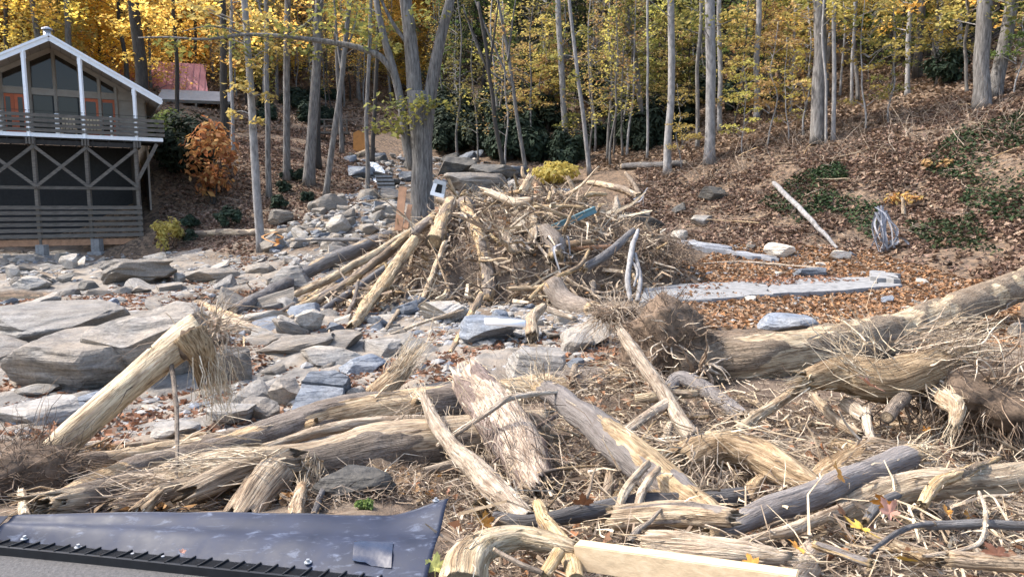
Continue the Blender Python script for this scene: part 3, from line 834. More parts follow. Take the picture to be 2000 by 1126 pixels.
def poly_pts(n, poly):
    """random places on the ground inside a photo polygon, even over the ground"""
    W = np.array([at(x, y)[:2] for x, y in poly])
    lo, hi = W.min(0), W.max(0)
    out = []
    tot = 0
    while tot < n:
        q = rng.uniform(lo, hi, (n * 2, 2))
        ins = np.zeros(len(q), bool)
        j = len(W) - 1
        for i in range(len(W)):
            a, b = W[i], W[j]
            c = ((a[1] > q[:, 1]) != (b[1] > q[:, 1])) & (q[:, 0] < (b[0] - a[0]) * (q[:, 1] - a[1]) / (b[1] - a[1] + 1e-12) + a[0])
            ins ^= c; j = i
        out.append(q[ins]); tot += ins.sum()
    q = np.concatenate(out)[:n]
    return np.column_stack([q, H(q[:, 0], q[:, 1])])

CREEK = [(0, 880), (0, 590), (330, 540), (470, 500), (600, 500), (700, 560), (760, 640), (1000, 650), (1200, 640), (1210, 720), (900, 740), (650, 830), (400, 880)]
UPPER = [(500, 480), (600, 420), (640, 385), (770, 380), (770, 450), (700, 500), (600, 540)]
FLAT = [(1300, 640), (1280, 500), (1420, 470), (1700, 490), (1990, 560), (1990, 680), (1500, 640)]
def scatter_rocks(n, poly, smin, smax, mats, label, group, flat=0.6, name='rock', bury=0.36, noun='stone'):
    C = poly_pts(n, poly)
    keep = [(at(622, 800)[:2], 1.15), (at(1035, 740)[:2], .9), (at(958, 672)[:2], 1.0), (at(868, 632)[:2], .9), (at(1540, 650)[:2], 1.0)]
    for i, c in enumerate(C):
        if any(np.hypot(*(c[:2] - k + np.array((0, .35)))) < r for k, r in keep): continue
        s = smin * (smax / smin) ** (rng.random() ** 1.7)
        dims = (s * rng.uniform(.75, 1.3), s * rng.uniform(.6, 1.0), s * flat * rng.uniform(.6, 1.15))
        fl = rng.random() >= .6
        me = FLATS[rng.integers(len(FLATS))] if fl else ROCKS[rng.integers(len(ROCKS))]
        mt = mats[rng.integers(len(mats))]
        lab = f"{size_word(s, smin * 1.6, smax * .6)} {TONE[mt]} {'angular' if fl else 'blocky'} {noun} near {near(c)}"
        place(me, mt, (c[0], c[1], c[2] + dims[2] * (1 - 2 * bury)), dims, (rng.normal(0, .25), rng.normal(0, .25), rng.uniform(0, 6.28)), name, lab, 'rock', group)
scatter_rocks(205, CREEK, 0.11, 0.80, ['rock_grey', 'rock_grey', 'rock_tan', 'rock_tan', 'rock_pale', 'rock_grey', 'rock_blue'], 'loose stone among many on the open creek bed at left centre', 'loose stones on the open creek bed', 0.45)
scatter_rocks(75, UPPER, 0.25, 0.75, ['rock_grey', 'rock_grey', 'rock_blue', 'rock_tan'], 'grey boulder in the jumble of boulders below the left bank trees', 'jumbled boulders below the left bank', 0.7, 'boulder', noun='boulder')
scatter_rocks(45, FLAT, 0.07, 0.26, ['rock_grey', 'rock_blue', 'rock_cream'], 'small stone on the leaf strewn flat around the concrete slab', 'stones on the leaf strewn flat', 0.5, noun='stone among leaves')
scatter_rocks(44, [(690, 640), (800, 560), (1000, 590), (1180, 620), (1000, 660)], 0.12, 0.4, ['rock_grey', 'rock_tan', 'rock_blue'], 'stone along the front foot of the driftwood heap', 'stones at the foot of the driftwood heap', 0.6, noun='stone below the heap')
scatter_rocks(62, [(0, 560), (0, 492), (300, 500), (330, 545)], 0.14, 0.55, ['rock_tan', 'rock_tan', 'rock_grey'], 'buff stone in the washed out bank below the cabin', 'stones in the bank below the cabin', 0.5, noun='bank stone')
scatter_rocks(30, [(690, 375), (680, 300), (780, 300), (1000, 300), (1040, 370)], 0.3, 1.1, ['rock_grey', 'rock_blue', 'rock_dark'], 'rock in the upper creek beyond the twin stemmed tree', 'rocks in the upper creek', 0.6, 'boulder', noun='upper creek rock')
scatter_rocks(22, [(1180, 460), (1150, 400), (1300, 380), (1420, 430), (1380, 470)], 0.15, 0.6, ['rock_grey', 'rock_dark', 'rock_tan'], 'rock at the foot of the right bank behind the driftwood heap', 'rocks behind the driftwood heap', 0.6, noun='rock behind the heap')
# ------------------------------------------------------------------ cabin and other buildings
U = np.array((.857, .515, 0)); W_ = np.array((-.515, .857, 0)); UPZ = np.array((0, 0, 1.0))
HD = 30.0
HO = np.array((P(0, 400, HD)[0], HD, 0.0))
def fac(px, py, t=0.0):
    """where the ray through a pixel meets the cabin's front plane pushed back by t"""
    r = ray(px, py); o = HO + W_ * t
    k = (o[:2] @ W_[:2]) / (r[:2] @ W_[:2])
    p = np.array((0, 0, EYE)) + r * k
    return float((p - HO) @ U), float(p[2])
def fp(s, z, t=0.0): return HO + U * s + W_ * t + UPZ * z

def cabin():
    base = fp(2, 0.0, 3)
    root = empty('cabin', base, 'grey stilted cabin with white gable roof edge and cross braced timber deck', 'cabin')
    org = base
    def bm(name, p0, p1, w, h, mat, up=(0, 0, 1), parent=None, po=None):
        V, F = beam(p0, p1, w, h, up)
        return part(name, V, F, M[mat], parent or root, org if parent is None else po)
    s_pk, z_pk = fac(95, 72)
    s_ev, z_ev = fac(316, 199)
    sl = (z_pk - z_ev) / (s_ev - s_pk)
    s_lv = s_pk - (s_ev - s_pk)
    def rz(s): return z_pk - abs(s - s_pk) * sl
    # roof: two thick slopes with soffit boards below
    for sa, sb in ((s_pk, s_ev), (s_lv, s_pk)):
        za, zb = rz(sa), rz(sb)
        a, b, c, d = fp(sa, za + .03, -.05), fp(sb, zb + .03, -.05), fp(sb, zb + .03, 10), fp(sa, za + .03, 10)
        rf = part('roof', *slab([a, b, c, d], .09, UPZ), M['shingle'], root, org)
        n = 11
        for i in range(n):
            u0, u1 = sa + (sb - sa) * i / n, sa + (sb - sa) * (i + .96) / n
            V, F = slab([fp(u0, rz(u0) - .02, 0), fp(u1, rz(u1) - .02, 0), fp(u1, rz(u1) - .02, 9.8), fp(u0, rz(u0) - .02, 9.8)], -.03, UPZ)
            part('soffit_board', V, F, M['soffit'], root, org)
        bm('rake_board', fp(sa, za - .06, -.07), fp(sb, zb - .06, -.07), .05, .2, 'white')
        bm('rake_board', fp(sa, za + .075, -.11), fp(sb, zb + .075, -.11), .06, .09, 'white')
    # eave end seen from below at the right
    bm('eave_fascia', fp(s_ev, z_ev - .03, 0), fp(s_ev, z_ev - .03, 9.9), .05, .16, 'white')
    # chimney
    ch = fp(fac(94, 90, 4)[0], 0, 4)
    zc = fac(94, 58, 4)[1]
    V, F = tube([ch + UPZ * (zc - 1.2), ch + UPZ * zc], .16, 14)
    cm = part('chimney', V, F, M['metal'], root, org, True)
    V, F = tube([ch + UPZ * (zc - .02), ch + UPZ * (zc + .05), ch + UPZ * (zc + .12)], [.24, .22, .05], 14)
    part('chimney_cap', V, F, M['metal'], root, org, False)
    # deck
    zf = fac(0, 262)[1]; zf2 = fac(316, 272)[1]; zf = (zf + zf2) / 2
    s_r = fac(318, 268)[0]; s_l = -3.6
    V, F = beam(fp(s_l, zf - .1, 1.0), fp(s_r, zf - .1, 1.0), 2.0, .08); part('deck_floor', V, F, M['darkwood'], root, org)
    bm('deck_fascia', fp(s_l, zf, -.04), fp(s_r, zf, -.04), .05, .16, 'white')
    for i in range(16):
        s = s_l + .3 + i * .62
        if s < s_r: bm('joist', fp(s, zf - .22, .02), fp(s, zf - .22, 2.1), .05, .16, 'darkwood')
    # railing boards, four high
    zt = fac(0, 217)[1]
    for i in range(4):
        z = zf + .2 + i * (zt - zf - .28) / 3.0
        bm('railing_board', fp(s_l, z, -.09 - .002 * i), fp(s_r + .08, z, -.09 - .002 * i), .04, .135, 'slat')
    bm('railing_cable', fp(s_l, zt + .1, -.08), fp(s_r, zt + .1, -.08), .02, .02, 'darkwood')
    for px in (2, 110, 114, 217):
        s = fac(px, 240)[0]
        bm('railing_post', fp(s, zf - .05, -.02), fp(s, zt + .02, -.02), .07, .08, 'white', (0, 1, 0))
    for px, py in ((41, 107), (155, 116), (259, 172)):
        s, z = fac(px + 14 if px < 60 else px + 7, py)
        s = fac({41: 52, 155: 161, 259: 263}[px], 200)[0]
        z = rz(s) - .1
        bm('roof_post', fp(s, zf - .08, -.03), fp(s, z, -.03), .12, .12, 'white', (0, 1, 0))
        bm('post_bracket', fp(s - .0, z - .32, .03), fp(s, z - .05, .03), .15, .14, 'white', (0, 1, 0))
        for k in (-1, 0, 1):
            bm('beam_end', fp(s + k * .11, zf - .26, -.18), fp(s + k * .11, zf - .26, 2.0), .075, .27, 'slat')
    # end railing along the right side
    for i in range(4):
        z = zf + .2 + i * (zt - zf - .28) / 3.0
        bm('railing_board', fp(s_r + .05, z, -.06), fp(s_r + .05, z, 3.5), .04, .13, 'slat')
    # front wall, set back under the roof
    tw = 2.0
    s_w = fac(283, 230, tw)[0]; s_wl = 2 * s_pk - s_w
    zr = lambda s: rz(s) - .16
    zm = fac(100, 181, tw)[1]
    V, F = slab([fp(s_wl, zf - .1, tw), fp(s_w, zf - .1, tw), fp(s_w, zr(s_w), tw), fp(s_pk, zr(s_pk), tw), fp(s_wl, zr(s_wl), tw)], .05, W_)
    part('back_panel', V, F, M['black'], root, org)
    gl, nt, b, out = newmat('window glass')
    b.inputs['Base Color'].default_value = (.034, .027, .021, 1); b.inputs['Roughness'].default_value = .04
    b.inputs['Specular IOR Level'].default_value = .32
    M['glass'] = gl
    xs = [fac(p, 150, tw)[0] for p in (0, 56, 106, 155, 192, 224)]
    V, F = slab([fp(xs[-1], zf - .1, tw - .07), fp(s_w, zf - .1, tw - .07), fp(s_w, zr(s_w), tw - .07), fp(xs[-1], zr(xs[-1]), tw - .07)], .06, W_)
    part('siding', V, F, M['siding'], root, org)
    bm('cross_beam', fp(s_wl, zm, tw - .08), fp(s_w, zm, tw - .08), .09, .3, 'siding')
    for sa, sb in ((s_pk, s_w), (s_wl, s_pk)):
        bm('gable_trim', fp(sa, zr(sa) - .02, tw - .075), fp(sb, zr(sb) - .02, tw - .075), .1, .2, 'siding')
    for i, s in enumerate(xs):
        bm('mullion', fp(s, zf - .1, tw - .10), fp(s, zr(s) - .05, tw - .10), .13, .09, 'siding', (0, 1, 0))
    allx = [s_wl] + xs
    for a, b_ in zip(allx[:-1], allx[1:]):
        mid = [fp(a + .06, zm + .12, tw - .03), fp(b_ - .06, zm + .12, tw - .03)]
        if a < s_pk < b_: topv = [fp(b_ - .06, zr(b_ - .06), tw - .03), fp(s_pk, zr(s_pk), tw - .03), fp(a + .06, zr(a + .06), tw - .03)]
        else: topv = [fp(b_ - .06, zr(b_ - .06), tw - .03), fp(a + .06, zr(a + .06), tw - .03)]
        if topv[0][2] - mid[1][2] > .05 or topv[-1][2] - mid[0][2] > .05:
            V, F = slab(mid + topv, .02, W_); part('gable_window', V, F, M['glass'], root, org)
    # lower windows and orange doors
    for p0, p1 in ((56, 106), (106, 155)):
        a, b_ = fac(p0, 200, tw)[0], fac(p1, 200, tw)[0]
        V, F = slab([fp(a + .07, zf, tw - .035), fp(b_ - .07, zf, tw - .035), fp(b_ - .07, zm - .14, tw - .035), fp(a + .07, zm - .14, tw - .035)], .02, W_)
        part('window', V, F, M['glass'], root, org)
    for p0, p1, nd in ((-45, 52, 4), (160, 226, 2)):
        a, b_ = fac(p0, 200, tw)[0], fac(p1, 200, tw)[0]
        for k in range(nd):
            u0, u1 = a + (b_ - a) * k / nd, a + (b_ - a) * (k + 1) / nd
            V, F = slab([fp(u0, zf - .05, tw - .07), fp(u1 - .01, zf - .05, tw - .07), fp(u1 - .01, zm - .16, tw - .07), fp(u0, zm - .16, tw - .07)], .04, W_)
            V2 = V
            dr = part('door', V2, F, M['orange_paint'], root, org)
            c = V.mean(0) - org
            V, F = slab([fp(u0 + .13, zf + .45, tw - .085), fp(u1 - .14, zf + .45, tw - .085), fp(u1 - .14, zm - .3, tw - .085), fp(u0 + .13, zm - .3, tw - .085)], .02, W_)
            part('door_glass', V - org, F, M['glass'], dr, c)
    # side wall
    V, F = slab([fp(s_w, zf - 3.2, tw + .05), fp(s_w, zf - 3.2, 9.5), fp(s_w, zr(s_w), 9.5), fp(s_w, zr(s_w), tw + .05)], .08, U)
    part('side_wall', V, F, M['siding'], root, org)
    # under the deck: posts, cross braces, a wall behind coloured black as shade
    zg = fac(140, 470)[1] - .25
    posts = [fac(p, 400)[0] for p in (-20, 74, 176, 272)]
    posts = [posts[1] - (posts[2] - posts[1]) * 2, posts[1] - (posts[2] - posts[1])] + posts[1:]
    zrail = fac(140, 367)[1]; ztop = zf - .42
    for s in posts:
        bm('stilt', fp(s, zg - .1, 0), fp(s, zf - .14, 0), .14, .14, 'slat', (0, 1, 0))
    bm('deck_girder', fp(s_l, ztop + .12, .06), fp(posts[-1], ztop + .12, .06), .1, .2, 'darkwood')
    bm('rail_beam', fp(s_l, zrail, -.09), fp(posts[-1], zrail, -.09), .05, .13, 'slat')
    for a, b_ in zip(posts[:-1], posts[1:]):
        bm('cross_brace', fp(a, ztop - .05, -.12), fp(b_, zrail + .05, -.12), .04, .13, 'slat')
        bm('cross_brace', fp(a, zrail + .05, -.17), fp(b_, ztop - .05, -.17), .04, .13, 'slat')
    bm('corner_brace', fp(posts[-1], fac(268, 352)[1], -.05), fp(fac(306, 282)[0], zf - .2, -.05), .07, .15, 'slat')
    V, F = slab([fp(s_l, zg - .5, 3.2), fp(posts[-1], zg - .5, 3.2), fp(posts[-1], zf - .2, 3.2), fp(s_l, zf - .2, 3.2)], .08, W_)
    part('under_wall', V, F, M['black'], root, org)  # black colour stands in for the shadow under the deck
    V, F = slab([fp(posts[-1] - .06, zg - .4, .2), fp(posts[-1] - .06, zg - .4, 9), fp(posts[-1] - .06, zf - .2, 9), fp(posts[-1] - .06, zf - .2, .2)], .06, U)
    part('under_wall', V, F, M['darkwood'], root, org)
    z0, z1 = fac(140, 460)[1], fac(140, 405)[1]
    for i in range(6):
        z = z0 + (z1 - z0) * i / 5
        bm('lower_fence_board', fp(s_l, z, -.1 - .003 * i), fp(posts[-1] + .1, z + rng.normal(0, .012), -.1 - .003 * i), .035, .155, 'slat')
    bm('skirt_board', fp(s_l, z0 - .28, -.02), fp(posts[-1] + .02, z0 - .3, -.02), .06, .26, 'redboard')
    for px, py in ((83, 490), (190, 478), (281, 490)):
        s, z = fac(px, py)
        c = fp(s, z, -.1)
        V, F = beam(c - UPZ * .32, c + UPZ * .27, .36, .36, (0, 1, 0)); part('concrete_footing', V, F, M['concrete'], root, org)
        V, F = beam(c - UPZ * .5, c - UPZ * .3, .62, .6, (0, 1, 0)); part('concrete_footing', V, F, M['concrete'], root, org)
    # chairs on the deck are seen only as pale blurs behind the boards: two simple slatted deck chairs
    for i, px in enumerate((134, 183)):
        s = fac(px, 240)[0]
        c = fp(s, zf - .06, .9)
        lab = ('pale wooden deck chair by the large window on the cabin deck', 'pale wooden deck chair by the right orange door on the cabin deck')[i]
        e = empty('deck_chair', c, lab, 'chair', 'deck chairs on the cabin deck')
        for k in range(4):
            V, F = beam(c + U * (k * .13 - .2) + UPZ * .36 + W_ * .3, c + U * (k * .13 - .2) + UPZ * .98 + W_ * .5, .1, .02, W_); part('back_slat', V, F, M['lumber'], e, c)
            V, F = beam(c + U * (k * .13 - .2) + UPZ * .42 - W_ * .3, c + U * (k * .13 - .2) + UPZ * .34 + W_ * .3, .1, .02); part('seat_slat', V, F, M['lumber'], e, c)
            a = U * (.27 if k % 2 else -.27) + W_ * (.28 if k < 2 else -.28)
            V, F = beam(c + a, c + a + UPZ * .55, .06, .06, (0, 1, 0)); part('leg', V, F, M['lumber'], e, c)
        for q in (-.29, .29):
            V, F = beam(c + U * q + UPZ * .57 - W_ * .34, c + U * q + UPZ * .57 + W_ * .34, .12, .03); part('armrest', V, F, M['lumber'], e, c)
cabin()

def red_house():
    c = P(350, 200, 58)
    root = empty('red_house', c, 'faded red building with grey porch roof among the golden trees behind the cabin', 'house')
    a = np.array((.96, .28, 0)); bk = np.array((-.28, .96, 0))
    zl, zh = P(340, 186, 58)[2], P(340, 112, 58)[2]
    V, F = slab([c + a * -4.5 + UPZ * (zl - c[2]), c + a * 2.2 + UPZ * (zl - c[2]), c + a * 1.6 + bk * 3 + UPZ * (zh - c[2]), c + a * -4.5 + bk * 3 + UPZ * (zh - c[2])], .1, UPZ)
    part('roof', V, F, M['pink'], root, c)
    for i in range(14):
        s = -4.4 + i * .48
        V, F = beam(c + a * s + UPZ * (zl - c[2] + .13), c + a * (s - .04) + bk * 3 + UPZ * (zh - c[2] + .13), .05, .05); part('roof_seam', V, F, M['pink'], root, c)
    V, F = slab([c + a * -4.3 + UPZ * (-1.4), c + a * 2.0 - UPZ * 1.4, c + a * 2.0 + UPZ * (zl - c[2]), c + a * -4.3 + UPZ * (zl - c[2])], .15, bk)
    part('wall', V, F, M['siding'], root, c)
    c2 = P(405, 192, 55)
    V, F = slab([c2 + a * -3.5 - UPZ * .3, c2 + a * 1.6 - UPZ * .3, c2 + a * 1.6 + bk * 2.4 + UPZ * .75, c2 + a * -3.5 + bk * 2.4 + UPZ * .75], .12, UPZ)
    part('porch_roof', V, F, M['soffit'], root, c)
    V, F = beam(c2 + a * -3.5 - UPZ * .3 - bk * .04, c2 + a * 1.6 - UPZ * .3 - bk * .04, .06, .22); part('porch_fascia', V, F, M['slat'], root, c)
    for q in (-3.2, -.8, 1.4):
        V, F = beam(c2 + a * q - UPZ * 2.6, c2 + a * q - UPZ * .4, .12, .12, (0, 1, 0)); part('porch_post', V, F, M['slat'], root, c)
red_house()

def footbridge():
    c = at(650, 275) + UPZ * .55
    root = empty('footbridge', c, 'small wooden footbridge with railing far up the gully behind the slender trees', 'bridge')
    a = np.array((.99, .1, 0)); b = np.array((-.1, .99, 0))
    V, F = beam(c - a * 1.6, c + a * 1.2, .9, .16); part('deck', V, F, M['slat'], root, c)
    for q in (-1.4, -.5, .4, 1.1):
        V, F = beam(c + a * q - b * .45 - UPZ * .1, c + a * q - b * .45 + UPZ * .95, .09, .09, (0, 1, 0)); part('post', V, F, M['slat'], root, c)
    for z in (.45, .9):
        V, F = beam(c - a * 1.5 - b * .5 + UPZ * z, c + a * 1.15 - b * .5 + UPZ * z, .05, .09); part('rail', V, F, M['slat'], root, c)
    for q in (-1.2, .8):
        V, F = beam(c + a * q - UPZ * 1.2, c + a * q - UPZ * .1, .16, .16, (0, 1, 0)); part('pier', V, F, M['slat'], root, c)
    c = at(703, 298); k = c[1] / FPX
    V, F = slab([c + a * -13 * k - UPZ * .3, c + a * 14 * k - UPZ * .3, c + a * 12 * k + UPZ * 36 * k, c + a * -2 * k + UPZ * 42 * k, c + a * -12 * k + UPZ * 37 * k], .07, b)
    top('panel', V, F, M['orange_tarp'], 'upright orange panel beside the far footbridge', 'panel', smooth=False)
footbridge()
def stone_steps():
    c = at(762, 384)
    root = empty('steps', c, 'pale stack of plank steps climbing beside the cascade left of the twin stemmed tree', 'steps')
    for i in range(6):
        p = c + np.array((-.10 * i - .05, .32 * i, .2 * i + .1))
        V, F = beam(p - np.array((.5, 0, 0)), p + np.array((.42, .06, 0)), .36, .12); part('tread', V, F, M['concrete'], root, c)
        V, F = beam(p - np.array((.48, -.12, .13)), p + np.array((.4, .18, -.13)), .08, .15); part('riser', V, F, M['slat'], root, c)
stone_steps()

# ------------------------------------------------------------------ trees
def taper_path(base, tip, n=14, wob=.15, seed=0):
    t = np.linspace(0, 1, n)
    C = base + (tip - base) * t[:, None]
    C[:, 0] += wob * fbm(np.stack([t * 3, t * 0 + seed, t * 0], -1), 2) * np.sin(t * math.pi)
    C[:, 1] += wob * fbm(np.stack([t * 3, t * 0 + seed + 50, t * 0], -1), 2) * np.sin(t * math.pi)
    return C

def trunk_geo(C, r0, r1, k=10, flare=.35, seed=0):
    n = len(C)
    t = np.linspace(0, 1, n)
    r = r0 + (r1 - r0) * t
    hgt = np.concatenate([[0], np.cumsum(np.linalg.norm(np.diff(C, axis=0), axis=1))])
    r = r * (1 + flare * np.exp(-hgt / (2.2 * r0 + .05)))
    V, F = tube(C, r, k)
    m = n * k
    ax = np.repeat(C, k, 0)
    dlt = V[:m] - ax
    V[:m] = ax + dlt * (1 + .10 * fbm(np.column_stack([V[:m, 0] * 2.5 / max(r0, .05) * .2, V[:m, 1] * 2.5 / max(r0, .05) * .2, V[:m, 2] * .7]) + seed, 3))[:, None]
    return V, F

def spray(c, rad, n, size, thick=.16, tilt=.5, droop=.25, asp=1.6):
    """a flat spray of leaves"""
    a = rng.uniform(0, 2 * math.pi, n); q = np.sqrt(rng.random(n)) * rad * (0.75 + .35 * np.sin(a * 3 + rng.uniform(0, 6)))
    C = c + np.stack([q * np.cos(a), q * np.sin(a), rng.normal(0, thick * rad, n) - droop * (q / rad) ** 2 * rad * .5], -1)
    nr = np.stack([rng.normal(0, tilt, n), rng.normal(0, tilt, n), np.ones(n)], -1)
    return quads(C, nr, size * rng.uniform(.6, 1.25, n), asp)

def crown_geo(kind, h, seed):
    """leaf sprays and the twigs that carry them, for a tree of height h standing at the origin"""
    r = np.random.default_rng(seed)
    L, B = MB(), MB()
    if kind == 'tall':   ns, z0, z1, rr, lr, nl, sz, th = 60, .26, 1.0, (.6, 3.4), (.7, 1.6), 80, .18, .32
    elif kind == 'gold': ns, z0, z1, rr, lr, nl, sz, th = 110, .04, 1.0, (.5, 3.8), (.8, 1.7), 85, .22, .42
    elif kind == 'under': ns, z0, z1, rr, lr, nl, sz, th = 26, .22, 1.0, (.4, 2.3), (.5, 1.25), 60, .15, .10
    elif kind == 'hemlock': ns, z0, z1, rr, lr, nl, sz, th = 90, .06, 1.0, (.3, 3.4), (.6, 1.5), 90, .13, .14
    elif kind == 'sparse': ns, z0, z1, rr, lr, nl, sz, th = 26, .25, .98, (.3, 1.9), (.3, .8), 20, .14, .35
    for i in range(ns):
        z = h * (z0 + (z1 - z0) * r.random() ** .85)
        f = (1 - .62 * ((z / h - z0) / (z1 - z0)) ** 1.5)
        d = r.uniform(*rr) * f; a = r.uniform(0, 6.28)
        c = np.array((d * math.cos(a), d * math.sin(a), z))
        rad = r.uniform(*lr) * (.6 + .4 * f)
        L.add(*spray(c, rad, int(nl * (rad / lr[1]) ** 1.2) + 6, sz, th, .55))
        b0 = np.array((0, 0, z - .35 * d - .1))
        V, F = tube(catmull([b0, (b0 + c) / 2 + np.array((0, 0, .1 * d)), c], 5), np.linspace(.022 + .008 * d, .006, 5), 4, False)
        B.add(V, F)
        for q in range(2):
            e = c + r.normal(0, .5, 3) * rad * np.array((1, 1, .35))
            V, F = tube([c * .8 + b0 * .2, e], [.011, .004], 3, False); B.add(V, F)
    return L.get(), B.get()

CROWN = {}
for kind, hh, nv in (('tall', 17, 4), ('gold', 15, 4), ('under', 8, 4), ('sparse', 12, 3), ('hemlock', 18, 3)):
    CROWN[kind] = []
    for v in range(nv):
        (LV, LF), (BV, BF) = crown_geo(kind, hh, 10 * v + len(kind))
        tp = taper_path(np.zeros(3), np.array((rng.normal(0, .4), rng.normal(0, .4), hh)), 16, .5, v)
        r0 = {'tall': .19, 'gold': .17, 'under': .065, 'sparse': .085, 'hemlock': .2}[kind]
        TV, TF = trunk_geo(tp, r0, .02, 8, .4, v)
        mb = MB(); mb.add(TV, TF); mb.add(BV, BF)
        V, F = mb.get()
        CROWN[kind].append((mesh('trunk', V, F, M['bark_grey']), mesh('crown', LV, LF, M['leaf_gold'], False), hh))

def tree_copy(kind, loc, h, leaf, bark, label, group=None, name='tree', width=None, cat='tree'):
    tm, cm, hh = CROWN[kind][rng.integers(len(CROWN[kind]))]
    e = empty(name, loc, label, cat, group, rng.uniform(0, 6.28))
    s = h / hh
    e.scale = ((width or s), (width or s), s)
    t = link('trunk', tm, e); c = link('crown', cm, e)
    for o, m in ((t, bark), (c, leaf)):
        o.material_slots[0].link = 'OBJECT'; o.material_slots[0].material = M[m]
    return e

def hero_tree(base, top_, w0, w1, bark, label, d=None, ext=1.5, leaf=None, sprays=(), crown=None, k=12, wob=.2, limbs=(), name='tree', cat='tree', flare=.35):
    """base, top_: photo pixels of the trunk's foot and of where it leaves the frame; w0: pixel width low down"""
    b = at(*base, 0.0, d)
    dd = b[1]
    if d is not None: b[2] = onz(b[0], b[1]) - .1
    else: b = b - UPZ * .1
    tp = P(top_[0], top_[1], dd + (top_[2] if len(top_) > 2 else 0))
    tip = b + (tp - b) * ext
    s = dd / FPX
    C = taper_path(b, tip, 22, wob, base[0])
    mb = MB(); mb.add(*trunk_geo(C, w0 * s / 2, max(.02, w1 * s / 2), k, flare, base[0]))
    Lf = MB()
    br = []
    LC = [catmull(np.array([P(x, y, dd + (z[0] if z else 0)) for x, y, *z in lp]), 24) for lp, _, _ in limbs]
    ATT = np.concatenate([C] + LC) if LC else C
    for (px, py, rad, n, *o) in sprays:
        c = P(px, py, dd + (o[0] if o else rng.uniform(-1.0, .6)))
        Lf.add(*spray(c, rad, n, .15, .22, .6))
        j = np.argmin(((ATT - c + UPZ * .3) ** 2).sum(1)) if LC else np.argmin(np.abs(C[:, 2] - (c[2] - .35 * abs(c[0] - C[len(C) // 2][0]))))
        br.append(tube(catmull([ATT[j], (ATT[j] + c) / 2 + UPZ * .12, c], 6), np.linspace(.035, .008, 6), 5, False))
    if crown:
        cn = np.array((C[-6][0], C[-6][1], 0))
        for i in range(crown):
            z = C[10][2] + (C[-1][2] - C[10][2]) * rng.random()
            a = rng.uniform(0, 6.28); q = rng.uniform(.4, 2.4)
            ax = C[np.argmin(np.abs(C[:, 2] - z))]
            c = ax + np.array((q * math.cos(a), q * math.sin(a), .4 * q))
            Lf.add(*spray(c, rng.uniform(.6, 1.1), 45, .17, .3, .6))
            br.append(tube([ax, c], [.03, .008], 4, False))
    org = b
    e = empty(name, org, label, cat)
    V, F = mb.get()
    o = link('trunk', mesh('trunk', V - org, F, M[bark]), e)
    for lp, r0, r1 in limbs:
        pts = np.array([P(x, y, dd + (z[0] if z else 0)) for x, y, *z in lp])
        V, F = trunk_geo(catmull(pts, 24), r0 * s / 2, r1 * s / 2, 10, 0, lp[0][0])
        link('limb', mesh('limb', V - org, F, M[bark]), e)
    if br:
        m2 = MB()
        for V, F in br: m2.add(V, F)
        V, F = m2.get(); o = link('branches', mesh('branches', V - org, F, M[bark]), e); o['kind'] = 'stuff'
    if leaf and Lf.n:
        V, F = Lf.get(); link('crown', mesh('crown', V - org, F, M[leaf], False), e)
    return e

# the big tree with twin stems rising behind the driftwood
hero_tree((830, 420), (817, 195, 0), 44, 38, 'bark_grey', 'big twin stemmed grey tree rising behind the driftwood heap', d=27.5, ext=1.05, leaf='leaf_olive', k=18, wob=.1,
          sprays=[(770, 208, 1.0, 90, -.8), (822, 200, .8, 70, -.9), (790, 235, .9, 80, -.9), (742, 245, .6, 40, -.9), (850, 205, .6, 40, -.7), (775, 255, .6, 30, -.9),
                  (720, 60, 1.2, 80), (640, 40, 1.2, 80), (560, 60, 1.1, 70), (480, 95, .9, 60), (700, 20, 1.2, 80), (420, 60, 1.0, 60), (830, 30, 1.0, 60), (760, 90, .7, 40), (340, 90, .8, 50), (600, 100, .6, 40)],
          limbs=[(((820, 290), (813, 215), (808, 150), (801, 70), (792, 0), (786, -90), (770, -220), (768, -330)), 36, 8),
                 (((826, 300), (834, 225), (846, 150), (862, 70), (880, 0), (900, -90), (930, -220)), 31, 8),
                 (((808, 330), (795, 285), (786, 215), (772, 150), (752, 80), (738, 20), (725, -60), (700, -180)), 21, 6),
                 (((770, 145), (745, 112), (700, 93), (640, 82), (560, 72), (480, 68), (400, 77), (330, 73), (270, 74)), 13, 2.5),
                 (((560, 72), (600, 45), (620, 20), (640, -30)), 5, 2),
                 (((480, 68), (440, 55), (400, 52), (355, 62)), 4, 1.5),
                 (((800, 90), (770, 50), (745, 0), (730, -60)), 9, 3)])

